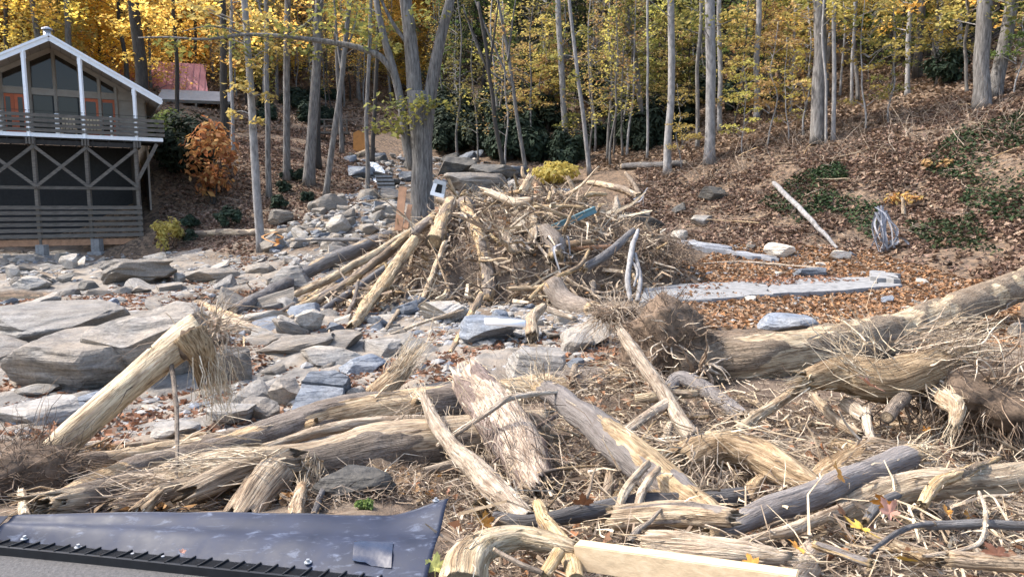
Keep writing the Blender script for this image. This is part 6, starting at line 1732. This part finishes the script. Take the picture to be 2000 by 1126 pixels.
# concrete slabs on the flat
def slabs():
    def sl(poly, h, label, name='concrete_slab', mat='concrete', lift=.02):
        pts = np.array([at(x, y, h + lift) for x, y in poly])
        pts = np.concatenate([np.linspace(pts[i], pts[(i + 1) % len(pts)], 6)[:-1] for i in range(len(pts))])
        pts[:, :2] += rng.normal(0, .06, (len(pts), 2)); pts[:, 2] += rng.normal(0, .008, len(pts))
        c = pts.mean(0); n = len(pts)
        low = pts - np.array((0, 0, h + .3)); low[:, :2] = c[:2] + (pts[:, :2] - c[:2]) * .985
        V = np.concatenate([low, pts - np.array((0, 0, .025)), c + (pts - c) * np.array((.993, .993, 1)), c[None]])
        F = [gridfaces(3, n), np.stack([2 * n + np.arange(n), 2 * n + (np.arange(n) + 1) % n, np.full(n, 3 * n)], -1)]
        return top(name, V, F, M[mat], label, 'slab', smooth=False)
    sl([(1248, 588), (1370, 586), (1505, 574), (1500, 548), (1360, 552), (1262, 562)], .08, 'left half of the big concrete slab with leaves on it')
    sl([(1508, 573), (1640, 566), (1768, 556), (1700, 540), (1590, 541), (1503, 547)], .09, 'right half of the big concrete slab with clean broken edge')
    sl([(1700, 540), (1752, 545), (1752, 533), (1702, 527)], .2, 'short concrete curb piece behind the big concrete slab')
    sl([(1310, 478), (1350, 478), (1432, 492), (1428, 482), (1355, 468), (1312, 469)], .16, 'curved white concrete strip at the near foot of the right bank', mat='pale_conc')
    sl([(1436, 496), (1520, 505), (1516, 500), (1440, 489)], .1, 'thin white concrete strip continuing the curved strip', mat='pale_conc')
slabs()

# ---- sticks: many alike, each a thing
STK = []
for v in range(10):
    p = [np.zeros(3)]
    dr = np.array((1.0, 0, 0))
    for j in range(4):
        dr = dr + rng.normal(0, .12, 3); dr /= np.linalg.norm(dr); p.append(p[-1] + dr * .25)
    V, F, A, _ = logmesh(p, [.032, .028, .02, .012][:4], 200 + v, 8, 'bark' if v % 2 else 'shred', .5 if v % 2 else .8, ('jag', 'jag'), .9, .7)
    STK.append(mesh('stick', V, F, M['log_tan'], True, A))
def strew(n, poly, lmin, lmax, thick, label, group, mats, up=.15, lift=.05, name='stick', cat='stick'):
    for c in poly_pts(n, poly):
        if c[1] < 4.5 and c[0] < -.2: continue
        l = lmin * (lmax / lmin) ** (rng.random() ** 1.4)
        o = link(name, STK[rng.integers(len(STK))], None, c + UPZ * (lift * rng.random() + .02))
        t = thick * rng.uniform(.6, 1.8)
        o.scale = (l, t, t)
        o.rotation_euler = (rng.uniform(0, 6), -abs(rng.normal(0, up)) if rng.random() < .7 else rng.normal(0, up), rng.uniform(0, 6.28))
        mt = mats[rng.integers(len(mats))]
        o.material_slots[0].link = 'OBJECT'; o.material_slots[0].material = M[mt]
        tag(o, f"{'long' if l > (lmin * lmax) ** .5 else 'short'} {TONE[mt]} {cat} {'jutting out' if 'heap' in group else 'tangled' if 'debris' in group else 'on stones' if 'creek' in group else 'under logs' if 'logs' in group else 'fallen'} near {near(c)}", cat, group)
HEAPP = [(640, 610), (760, 470), (860, 400), (1000, 385), (1110, 395), (1230, 460), (1330, 520), (1240, 585), (1080, 600), (900, 600), (760, 610)]
strew(105, HEAPP, .5, 2.3, 1.25, 'weathered broken stick jutting from the driftwood heap', 'sticks jutting from the driftwood heap', ['log_tan', 'log_tan', 'log_grey', 'shred', 'pale', 'log_dark'], .42, .35)
DEB = [(880, 1150), (890, 1000), (960, 880), (1080, 790), (1200, 740), (1330, 790), (1560, 780), (1800, 800), (2100, 760), (2100, 1240), (1000, 1240)]
CHK = []
for v in range(9):
    p = [np.zeros(3)]; dr = np.array((1.0, 0, 0))
    for j in range(3):
        dr = dr + rng.normal(0, .16, 3); dr /= np.linalg.norm(dr); p.append(p[-1] + dr * .33)
    q = rng.uniform(.05, .085)
    V, F, A, g = logmesh(p, [q, q * 1.08, q * .95, q * .8], 300 + v, 22, ('shred', 'bark', 'shred')[v % 3], (.85, .4, .6)[v % 3], ('jag', 'jag'), 1.3, 1.0)
    mb = MB(); mb.add(V, F); n0 = len(V)
    C_, r_, T_ = g[0], g[1], g[2]
    mb.add(*splinters(C_[0], -T_[0], r_[0] * .8, 12, .16, .008)); mb.add(*splinters(C_[-1], T_[-1], r_[-1], 12, .16, .006))
    V, F = mb.get(); ex = len(V) - n0
    A = {'grain': np.concatenate([A['grain'], V[n0:]]), 'bare': np.concatenate([A['bare'], np.ones(ex)])}
    CHK.append(mesh('broken_log', V, F, M['shred'], True, A))
def chunks(n, poly, lmin, lmax, label, group, mats, up=.15, lift=.25, thick=1.0):
    for c in poly_pts(n, poly):
        if c[1] < 4.5 and c[0] < -.2: continue
        l = lmin * (lmax / lmin) ** (rng.random() ** 1.3)
        o = link('broken_log', CHK[rng.integers(len(CHK))], None, c + UPZ * lift * rng.random())
        t = (.45 + .55 * l) * thick * rng.uniform(.6, 1.35)
        o.scale = (l, t, t); o.rotation_euler = (rng.uniform(0, 6), rng.normal(0, up), rng.uniform(0, 6.28))
        mt = mats[rng.integers(len(mats))]
        o.material_slots[0].link = 'OBJECT'; o.material_slots[0].material = M[mt]
        tag(o, f"{size_word(l, lmin * 1.5, lmax * .6)} ragged {TONE[mt]} log piece {'in the heap' if 'heap' in group else 'in debris' if 'debris' in group else 'under logs'} near {near(c)}", 'log', group)
chunks(80, DEB, .2, .85, 'broken ragged piece of log lying in the lower right debris', 'broken log pieces in the lower right debris', ['shred', 'shred', 'log_tan', 'log_grey', 'pale', 'log_red', 'pale', 'log_tan'], thick=1.1)
chunks(200, HEAPP, .3, 1.5, 'broken ragged log half buried in the driftwood heap', 'broken logs in the driftwood heap', ['shred', 'log_tan', 'log_peel', 'log_grey', 'pale', 'log_grey', 'shred'], .4, .55, 1.2)
chunks(14, [(20, 1000), (30, 880), (350, 860), (800, 860), (900, 930), (860, 1000)], .25, .8, 'broken ragged piece of log beneath the long logs on the left', 'broken log pieces beneath the long logs', ['shred', 'log_tan', 'pale'], .15, .1)
strew(110, DEB, .2, .8, .36, 'broken stick lying in the lower right debris', 'sticks in the lower right debris', ['log_tan', 'shred', 'pale', 'pale', 'log_grey', 'log_dark', 'log_lilac'], .22, .42)
strew(25, [(20, 1000), (30, 880), (350, 860), (800, 860), (900, 930), (860, 1000)], .2, .8, .4, 'broken stick beneath the long logs on the left', 'sticks beneath the long logs', ['log_tan', 'shred', 'pale', 'log_grey'], .2, .06)
strew(34, [(400, 690), (520, 470), (700, 620), (1000, 640), (1180, 640), (1150, 740), (600, 740)], .3, 1.6, .5, 'stray stick lying on the stones of the creek bed', 'stray sticks on the creek bed', ['log_tan', 'pale', 'log_grey'], .08, .06)
strew(60, [(1100, 400), (1250, 330), (1500, 290), (1900, 200), (1990, 420), (1700, 470), (1450, 460)], .6, 2.6, .6, 'fallen branch lying on the right slope', 'fallen branches on the right slope', ['log_dark', 'log_grey', 'log_tan'], .12, .1, 'branch', 'branch')
strew(34, [(480, 470), (560, 360), (690, 330), (730, 400), (620, 420)], .4, 1.8, .6, 'fallen branch lying on the left bank', 'fallen branches on the left bank', ['log_dark', 'log_grey', 'log_tan'], .12, .08, 'branch', 'branch')

# ---- uncountable litter
def stuff(name, V, F, mat, smooth=False):
    o, _ = top(name, V, F, mat, smooth=smooth, kind='stuff')
    return o
def litter_sticks(name, n, poly, lmin, lmax, w, mat, up=.3, lift=.1, seg=3, flat=1.0, bias=None, hang=0.0):
    C = poly_pts(n, poly)
    l = lmin * (lmax / lmin) ** (rng.random(n) ** 1.5)
    a = rng.uniform(0, 6.28, n)
    D = np.stack([np.cos(a), np.sin(a), rng.normal(0, up, n)], -1)
    if bias is not None: D = D + np.asarray(bias)
    D /= np.linalg.norm(D, axis=1)[:, None]
    P0 = C + UPZ * (rng.random((n, 1)) ** 2 * lift + .005)
    P0[:, 2] += hang * rng.random(n)
    P1 = P0 + D * l[:, None]
    ww = w * rng.uniform(.5, 1.6, n)
    V, F = sticks(P0, P1, ww, ww * .35, rng.normal(0, .12, (n, 3)) * l[:, None], seg, 3, flat)
    stuff(name, V, F, M[mat])
litter_sticks('driftwood_planks', 650, HEAPP, .4, 1.5, .06, 'chip', .45, .55, 2, .3)
litter_sticks('driftwood_planks', 420, HEAPP, .4, 1.4, .055, 'straw', .5, .55, 2, .3)
litter_sticks('driftwood_shards', 5200, HEAPP, .25, 1.1, .03, 'chip', .5, .5, 2, .3)
litter_sticks('driftwood_twigs', 1300, HEAPP, .25, 1.3, .014, 'twig', .5, .5)
litter_sticks('root_fibres', 4200, [(760, 600), (790, 500), (900, 430), (1200, 450), (1340, 500), (1330, 545), (1100, 590)], .2, .8, .008, 'root', .6, .35, bias=(0, -.5, -.9), hang=.25)
litter_sticks('root_fibres', 2600, [(1200, 560), (1200, 470), (1300, 465), (1350, 500), (1340, 548)], .25, .8, .009, 'root', .5, .5, bias=(0, -.4, -.7), hang=.25)
litter_sticks('driftwood_twigs', 900, HEAPP, .3, 1.5, .02, 'straw', .5, .4, 2, .5)
litter_sticks('debris_twigs', 4500, DEB, .06, .45, .0036, 'twig', .3, .38)
litter_sticks('debris_fibres', 5500, DEB, .05, .35, .0024, 'fibre', .4, .38, 4)
litter_sticks('debris_roots', 4000, DEB, .06, .4, .0028, 'root', .4, .34, 4)
litter_sticks('debris_shards', 2600, DEB, .08, .5, .012, 'chip', .25, .38, 2, .3)
litter_sticks('debris_shards', 2600, DEB, .1, .55, .008, 'straw', .35, .42, 2, .5)
litter_sticks('debris_twigs', 2600, [(20, 1000), (30, 880), (350, 870), (800, 870), (900, 930), (860, 1000)], .06, .4, .004, 'twig', .25, .08)
litter_sticks('debris_shards', 500, [(20, 1000), (30, 880), (350, 900), (800, 880), (900, 930), (860, 1000)], .08, .45, .009, 'straw', .25, .08, 2, .4)
BEH = [(600, 1000), (640, 930), (880, 905), (960, 960), (900, 1010)]
litter_sticks('debris_roots', 1600, BEH, .06, .35, .0028, 'root', .4, .08, 4)
litter_sticks('debris_twigs', 1200, BEH, .06, .4, .0035, 'twig', .25, .08)
litter_sticks('debris_fibres', 1500, BEH, .05, .3, .0025, 'fibre', .35, .08, 4)
leaves('leaf_litter', 500, BEH, .075, 'litter', .08, .6) if False else None
litter_sticks('creek_twigs', 1500, CREEK, .1, .6, .006, 'twig', .08, .04)
litter_sticks('slope_twigs', 3200, [(1100, 400), (1250, 330), (1500, 290), (1990, 180), (2100, 420), (1700, 480), (1450, 470)], .3, 1.6, .008, 'twig', .25, .15)
litter_sticks('slope_twigs', 1600, [(330, 480), (400, 330), (690, 300), (730, 400), (600, 430), (480, 500)], .2, 1.1, .008, 'twig', .2, .1)
litter_sticks('brush_stems', 380, [(1150, 380), (1450, 290), (1980, 190), (1990, 300), (1500, 340), (1250, 370)], .6, 2.4, .010, 'twig', .3, .1, bias=(0, 0, 1.1))
def gravel(n, poly, smin, smax, mat, name='gravel'):
    C = poly_pts(n, poly)
    V0, F0 = ICO[1]
    s = smin * (smax / smin) ** (rng.random(n) ** 2)
    J = 1 + rng.normal(0, .22, (n, len(V0), 1))
    sc = np.stack([s * rng.uniform(.7, 1.4, n), s * rng.uniform(.7, 1.2, n), s * rng.uniform(.3, .7, n)], -1)
    a = rng.uniform(0, 6.28, n)
    V = V0[None] * J * sc[:, None]
    V = np.stack([V[..., 0] * np.cos(a)[:, None] - V[..., 1] * np.sin(a)[:, None], V[..., 0] * np.sin(a)[:, None] + V[..., 1] * np.cos(a)[:, None], V[..., 2]], -1)
    V = V + (C + UPZ * (s * .2)[:, None])[:, None]
    F = F0[None] + (np.arange(n) * len(V0))[:, None, None]
    stuff(name, V.reshape(-1, 3), F.reshape(-1, 3), M[mat])
M['gravel'] = mat_sticks('gravel', [(.17, .17, .175), (.32, .31, .29), (.45, .42, .37), (.24, .26, .29), (.38, .34, .28)])
gravel(9500, CREEK, .015, .13, 'gravel'); gravel(1600, UPPER, .03, .25, 'gravel'); gravel(2600, FLAT, .015, .09, 'gravel'); gravel(900, DEB, .008, .03, 'gravel')
gravel(1300, [(0, 560), (0, 485), (300, 490), (480, 500), (480, 540), (330, 545)], .03, .16, 'gravel')
gravel(2200, [(690, 645), (800, 560), (1000, 590), (1190, 620), (1190, 660), (900, 680)], .02, .12, 'gravel')
gravel(700, [(690, 375), (690, 300), (800, 300), (1000, 320), (1040, 375)], .06, .35, 'gravel')
def leaves(name, n, poly, size, mat, lift=.03, tilt=.45, clump=0.0, z0=0.0):
    C = poly_pts(int(n * (2 if clump else 1)), poly)
    if clump:
        k = fbm(C * np.array((1, 1, 0)) * .8 + 31, 3)
        C = C[np.argsort(-k + rng.normal(0, clump, len(C)))][:n]
    n = len(C)
    V, F = quads(C + UPZ * (lift * rng.random((n, 1)) + .012 + z0), np.stack([rng.normal(0, tilt, n), rng.normal(0, tilt, n), np.ones(n)], -1), size * rng.uniform(.6, 1.3, n), 1.5, .5)
    stuff(name, V, F, M[mat])
leaves('leaf_litter', 15000, FLAT, .10, 'litter')
leaves('leaf_litter', 18000, CREEK, .085, 'litter', clump=.3)
leaves('leaf_litter', 5000, [(1100, 420), (1250, 320), (1400, 290), (1990, 150), (2250, 250), (2200, 560), (1700, 500), (1350, 470)], .18, 'litterslope', .08, .6, .3)
leaves('leaf_litter', 34000, [(1100, 420), (1250, 320), (1400, 290), (1990, 150), (2250, 250), (2200, 560), (1700, 500), (1350, 470)], .12, 'litterslope', .06, .6, .28)
leaves('leaf_litter', 18000, [(300, 480), (330, 300), (690, 240), (760, 330), (740, 400), (600, 430), (480, 500)], .13, 'litterslope', .05, .6)
leaves('leaf_litter', 20000, [(1000, 320), (1300, 320), (1700, 260), (1990, 170), (1990, 60), (1200, 130)], .2, 'litterslope', .06, .6)
leaves('leaf_litter', 16000, [(-200, 230), (300, 280), (760, 260), (860, 150), (500, 20), (-200, 20)], .26, 'litterslope', .08, .7)
leaves('leaf_litter', 1500, HEAPP, .10, 'litter', .2, .6)
leaves('leaf_litter', 900, DEB, .07, 'litter', .25, .6)
leaves('leaf_litter', 900, [(20, 1000), (30, 880), (350, 870), (800, 870), (900, 930), (860, 1000)], .075, 'litter', .05, .5)
leaves('leaf_litter', 420, [(1270, 582), (1500, 568), (1680, 556), (1640, 545), (1500, 550), (1360, 555)], .09, 'litter', .01, .3, .3, .115)
for poly in ([(1480, 400), (1560, 340), (1640, 380), (1560, 440)], [(1800, 330), (1880, 250), (1960, 330), (1880, 360)], [(1760, 440), (1900, 420), (1960, 500), (1820, 490)], [(1700, 470), (1640, 420), (1560, 420), (1600, 380), (1720, 400)], [(1870, 400), (1900, 350), (1990, 330), (2060, 420), (1960, 440)], [(1880, 260), (1990, 220), (2060, 280), (1950, 300)], [(1570, 340), (1640, 320), (1660, 350), (1590, 360)]):
    leaves('ivy', 700, poly, .11, 'leaf_ivy', .18, .7, .9)

# big leaves, each a thing
def maple(lobes=5):
    pts = []
    for i in range(lobes):
        a = math.pi / 2 + (i - (lobes - 1) / 2) * 1.02
        R_ = (1.0, .86, .62)[min(2, abs(i - lobes // 2))]
        pts += [((a - .44), R_ * .52), ((a - .27), R_ * .84), ((a - .19), R_ * .78), (a, R_), ((a + .19), R_ * .78), ((a + .27), R_ * .84), ((a + .44), R_ * .52)]
    pts.sort(key=lambda q: q[0])
    pts = [(q[1] * math.cos(q[0]), q[1] * math.sin(q[0])) for q in pts] + [(-.08, -.2), (.08, -.2)]
    return np.array(pts)
def leaf_mesh(v):
    o = maple(); n = len(o)
    rings = [o, o * .66, o * .33]
    V = np.concatenate([np.column_stack([q, np.zeros(n)]) for q in rings] + [np.zeros((1, 3))])
    q = V[:, :2]
    V[:, 2] = .22 * fbm(np.column_stack([q * 1.6, np.full(len(V), v * 5.0)]), 2) + .16 * (q ** 2).sum(1) * (1 if v % 2 else -1) + .04 * np.abs(np.sin(np.arctan2(q[:, 1], q[:, 0]) * 2.5))
    st, sf = tube(catmull([(0, 0, 0), (.02, -.4, .02), (.1, -.9, .1)], 6), [.02] * 6, 4)
    F = [gridfaces(3, n), np.stack([2 * n + np.arange(n), 2 * n + (np.arange(n) + 1) % n, np.full(n, 3 * n)], -1)]
    mb = MB(); mb.add(V, F); mb.add(st, sf)
    V, F = mb.get()
    return mesh('maple_leaf', V, F, M['leaf_big'])
LEAFM = [leaf_mesh(v) for v in range(5)]
M['lf_yel'] = mat_plain('yellow maple leaf', (.66, .42, .07), .2, (3, 3, 3), .6, col2=(.72, .5, .12))
M['lf_org'] = mat_plain('orange maple leaf', (.58, .26, .05), .25, (3, 3, 3), .6)
M['lf_brn'] = mat_plain('brown maple leaf', (.28, .12, .05), .3, (3, 3, 3), .65)
M['lf_pnk'] = mat_plain('pinkish brown maple leaf', (.44, .22, .15), .25, (3, 3, 3), .65)
M['lf_grn'] = mat_plain('yellow green leaf face', (.46, .44, .13), .25, (3, 3, 3), .65)
BIGL = [
 (1685, 1030, 3.2, 52, 'lf_yel', 'large bright yellow maple leaf in the lower right debris', (.5, .2, 1.0)),
 (1740, 1000, 3.4, 44, 'lf_pnk', 'large pinkish maple leaf left of the grey rod', (.9, -.3, .4)),
 (1730, 985, 3.5, 44, 'lf_org', 'amber maple leaf folded behind the pinkish leaf', (1.0, .3, 2.0)),
 (1470, 1102, 2.95, 34, 'lf_org', 'orange maple leaf on the fresh white wood slab', (.35, .1, .3)),
 (1770, 1090, 2.95, 46, 'lf_yel', 'yellow orange leaf at the bottom edge below the curved twig', (.6, .2, 2.4)),
 (1650, 1005, 3.5, 42, 'lf_brn', 'curled brown leaf left of the black bent stick', (1.0, .3, .9)),
 (1640, 925, 4.3, 40, 'lf_org', 'russet curled leaf lying on the smooth grey log', (.7, -.5, 1.5)),
 (948, 1022, 3.7, 34, 'lf_org', 'amber leaf standing by the black sheet corner', (1.2, .1, .4)),
 (1850, 890, 5.0, 44, 'lf_brn', 'big red brown leaf under the white roots at right', (.8, .2, .5)),
 (1610, 880, 5.2, 40, 'lf_brn', 'dark brown leaf beside the fan of shredded fibres', (.9, .4, 1.2)),
 (850, 1108, 2.95, 40, 'lf_grn', 'crumpled yellow green leaf at the sheet corner', (.9, .2, .2)),
 (1140, 985, 4.2, 40, 'lf_brn', 'long hanging brown leaf in the centre debris', (1.4, .1, 3.0)),
 (1700, 750, 6.6, 40, 'lf_pnk', 'tan leaf draped on the torn log', (.5, .1, 1.0)),
 (1850, 1000, 3.8, 26, 'lf_org', 'small orange leaf above the grey rod', (.5, .5, .1)),
 (1950, 1080, 3.0, 46, 'lf_pnk', 'rolled pinkish leaf in the lower right corner', (1.0, .6, 2.0)),
 (1560, 1065, 3.1, 36, 'lf_org', 'tan orange leaf left of the yellow maple leaf', (.4, -.3, 2.2)),
]
for px, py, d, w, mt, lab, rot in BIGL:
    c = P(px, py, d)
    o = place(LEAFM[rng.integers(5)], mt, c, (.8 * w * d / FPX,) * 3, rot, 'maple_leaf', lab, 'leaf')
for i, c in enumerate(poly_pts(60, DEB)):
    if c[1] > 7.5: continue
    s = rng.uniform(.05, .085)
    mt = ['lf_brn', 'lf_pnk', 'lf_org', 'lf_brn'][rng.integers(4)]
    place(LEAFM[rng.integers(5)], mt, c + UPZ * rng.uniform(.12, .36), (s, s, s), (rng.normal(0, .6), rng.normal(0, .6), rng.uniform(0, 6.3)), 'maple_leaf', f"dry {dict(lf_brn='brown', lf_pnk='pinkish', lf_org='orange')[mt]} leaf caught in the debris near {near(c)}", 'leaf', 'dry leaves caught in the lower right debris')
for i, c in enumerate(poly_pts(34, [(640, 990), (680, 940), (860, 940), (890, 990)])):
    s = rng.uniform(.04, .07)
    place(LEAFM[rng.integers(5)], ['lf_brn', 'lf_pnk', 'lf_org'][rng.integers(3)], c + UPZ * rng.uniform(.02, .06), (s, s, s), (rng.normal(0, .5), rng.normal(0, .5), rng.uniform(0, 6.3)), 'maple_leaf', 'dry fallen leaf on the ground behind the black sheet', 'leaf', 'dry leaves behind the black sheet')
bush(712, 992, 34, 18, 'leaf_green', 'tiny green weed growing behind the black sheet', n=160, size=.035, clump=6, cat='plant', name='weed')

# ------------------------------------------------------------------ the black sheet on the road edge
def black_sheet():
    m, nt, b, out = newmat('black rubber sheet')
    oc = objco(nt)
    n = noise(nt, oc, 5, 6, .65); n2 = noise(nt, mapping(nt, oc, (9, 22, 9)), 1.0, 6, .7, .5)
    dust = ramp(nt, n2, [(0, 0, 0), (1, 1, 1)], [.56, .72])
    n4 = noise(nt, mapping(nt, oc, (1.2, 3.5, 3), (0, 0, .5)), 2.0, 3, .5, 1.5)
    crease = ramp(nt, math_(nt, 'ABSOLUTE', math_(nt, 'SUBTRACT', n4, .5)), [(0, 0, 0), (1, 1, 1)], [0.0, 0.03])
    n5 = noise(nt, mapping(nt, oc, (3, 60, 3), (0, 0, .9)), 1.0, 4, .7)
    dust = math_(nt, 'ADD', dust, math_(nt, 'MULTIPLY', ramp(nt, n5, [(0, 0, 0), (1, 1, 1)], [.62, .75]), .5), True)
    c = mix(nt, math_(nt, 'MULTIPLY', dust, .55), ramp(nt, n, [(.008, .012, .026), (.012, .017, .036), (.019, .026, .052)], [.3, .5, .7]), (.17, .20, .27))
    nt.links.new(c, b.inputs['Base Color'])
    nt.links.new(ramp(nt, n, [(.55, .55, .55), (.7, .7, .7)], [.35, .65]), b.inputs['Roughness'])
    b.inputs['Specular IOR Level'].default_value = .4
    bump(nt, b, noise(nt, mapping(nt, oc, (2.0, 3, 3)), 1.6, 3, .5, .3), .2, .03)
    M['sheet'] = m
    near = [(-90, 1048), (0, 1060), (216, 1081), (450, 1105), (661, 1126), (830, 1146)]
    far = [(-60, 1008), (66, 1003), (250, 1000), (500, 1000), (700, 1003), (800, 1002), (876, 990)]
    def edge(pts, z, nn): 
        return catmull(np.array([Pz(x, y, zz) for (x, y), zz in zip(pts, z)]), nn)
    nx, ny = 110, 18
    A = edge(near, [.012] * 6, nx); B = edge(far, [.10, .105, .11, .115, .11, .10, .13], nx)
    root = empty('black_sheet', (A[nx // 2] + B[nx // 2]) / 2 * np.array((1, 1, 0)), 'dusty blue black rubber sheet screwed along the road edge at lower left', 'sheet')
    org = np.array(root.location)
    def surf(A, B, i0, i1):
        v = np.linspace(0, 1, ny)[None, :, None]
        G = A[i0:i1, None] * (1 - v) + B[i0:i1, None] * v
        vv = v[..., 0]
        G[..., 2] += .035 * np.sin(vv * math.pi) + .012 * fbm(G * 2.6, 3) - .018 * np.exp(-((vv - .62) / .16) ** 2)
        # the far right corner curls up
        u = np.linspace(0, 1, nx)[i0:i1, None]
        G[..., 2] += .05 * sstep(.86, 1, u) * sstep(.55, 1, vv)
        return G
    i0 = 11
    G = surf(A, B, i0, nx)
    m_ = nx - i0
    V = np.concatenate([G.reshape(-1, 3), (G - np.array((0, 0, .005))).reshape(-1, 3)])
    q = gridfaces(m_, ny, False)
    rim = []
    def strip(a): 
        a = np.array(a); rim.append(np.stack([a[:-1], a[1:], a[1:] + m_ * ny, a[:-1] + m_ * ny], -1))
    strip([i * ny for i in range(m_)]); strip([i * ny + ny - 1 for i in range(m_)]); strip(list(range(ny))); strip([(m_ - 1) * ny + j for j in range(ny)])
    part('sheet_panel', V, [np.concatenate([q, q[:, ::-1] + m_ * ny] + rim)], M['sheet'], root, org, True)
    # a second sheet butts in from the left, a dark gap between
    root2 = empty('black_sheet', A[3], 'short end of a second black sheet at the left picture edge', 'sheet')
    o2 = np.array(root2.location)
    A2 = A[:i0 - 1].copy(); B2 = B[:i0 - 1].copy(); A2[:, 2] -= .006; B2[:, 2] -= .004
    v = np.linspace(0, 1, 8)[None, :, None]
    for i in range(3, len(A2)): pass
    G2 = A2[:, None] * (1 - v) + B2[:, None] * v
    part('sheet_panel', np.concatenate([G2.reshape(-1, 3), G2.reshape(-1, 3) - (0, 0, .005)]), [gridfaces(len(A2), 8, False), gridfaces(len(A2), 8, False)[:, ::-1] + len(A2) * 8], M['sheet'], root2, o2, True)
    # screws with washers
    for k, (px, py) in enumerate(((48, 1043), (148, 1053), (258, 1065), (310, 1081), (478, 1091), (598, 1088), (735, 1113), (853, 1002))):
        c = Pz(px, py, .06)
        j = np.argmin(np.abs(G.reshape(-1, 3)[:, 0] - c[0]) + np.abs(G.reshape(-1, 3)[:, 1] - c[1]))
        c = G.reshape(-1, 3)[j] + UPZ * .004
        V, F = tube([c, c + UPZ * .004], .017, 12); w = part('washer', V, F, M['metal'], root, org)
        V, F = tube([c + UPZ * .004 - org - np.array(w.location), c + UPZ * .016 - org - np.array(w.location)], .008, 6)
        part('screw', V, F, M['metal'], w)
    # clear tape patch
    m, nt, b, out = newmat('clear tape'); b.inputs['Base Color'].default_value = (.014, .02, .04, 1); b.inputs['Roughness'].default_value = .25
    b.inputs['Specular IOR Level'].default_value = .8; bump(nt, b, noise(nt, objco(nt), 14, 2), .3, .01)
    M['tape'] = m
    cs = [Pz(692, 1062, .07), Pz(768, 1066, .07), Pz(764, 1106, .05), Pz(688, 1096, .05)]
    gg = []
    for i in range(7):
        for j in range(7):
            p = (cs[0] * (1 - i / 6) + cs[1] * i / 6) * (1 - j / 6) + (cs[3] * (1 - i / 6) + cs[2] * i / 6) * j / 6
            q = G.reshape(-1, 3); k = np.argmin((q[:, 0] - p[0]) ** 2 + (q[:, 1] - p[1]) ** 2)
            gg.append((p[0], p[1], q[k, 2] + .006 + .004 * rng.random()))
    part('tape_patch', np.array(gg), gridfaces(7, 7, False), M['tape'], root, org, True)
    lc = Pz(356, 1077, .07)
    place(LEAFM[1], 'lf_pnk', lc, (.022, .022, .022), (.3, .3, .4), 'maple_leaf', 'curled tan leaf lying on the black sheet', 'leaf')
    # the finned drain strip along the sheet's near edge
    dr = empty('drain_strip', A[nx // 3], 'black finned plastic drain strip between black sheet and road', 'drain')
    do = np.array(dr.location)
    A0 = edge([(-90, 1044), (0, 1056), (216, 1077), (450, 1101), (661, 1122), (830, 1142)], [0.004] * 6, nx)
    T0, N0, B0 = frames(A0)
    S0 = np.cross(T0, UPZ); S0 /= np.linalg.norm(S0, axis=1)[:, None]
    E = A0 + S0 * .105; E[:, 2] = .02
    def lerp(v): return A0 * (1 - v) + E * v
    def run(name, off, w, h):
        C = off; T, N_, B_ = frames(C)
        S = np.cross(T, UPZ); S /= np.linalg.norm(S, axis=1)[:, None]
        V = np.stack([C - S * w / 2, C + S * w / 2, C + S * w / 2 + UPZ * h, C - S * w / 2 + UPZ * h], 1)
        part(name, V.reshape(-1, 3), gridfaces(len(C), 4), M['black'], dr, do)
    run('front_rail', E + UPZ * -.02, .014, .04)
    run('base_tray', lerp(.5) - UPZ * .015, np.linalg.norm((E - A0)[20][:2]) * .95, .012)
    L = np.concatenate([[0], np.cumsum(np.linalg.norm(np.diff(E, axis=0), axis=1))])
    nf = 380
    fins = MB()
    for f in np.linspace(0.01, .99, nf):
        a = np.array([np.interp(f * L[-1], L, A0[:, k]) for k in range(3)]); b_ = np.array([np.interp(f * L[-1], L, E[:, k]) for k in range(3)])
        V, F = beam(a + UPZ * .006, b_ * .92 + a * .08 + UPZ * .006, .0025, .020); fins.add(V, F)
    part('fins', *fins.get(), M['black'], dr, do, kind='stuff')
    for f in np.linspace(0.015, .985, 30):
        a = np.array([np.interp(f * L[-1], L, A0[:, k]) for k in range(3)]); b_ = np.array([np.interp(f * L[-1], L, E[:, k]) for k in range(3)])
        V, F = beam(a + UPZ * .012, b_ + UPZ * .012, .006, .026); part('divider', V, F, M['black'], dr, do)
black_sheet()
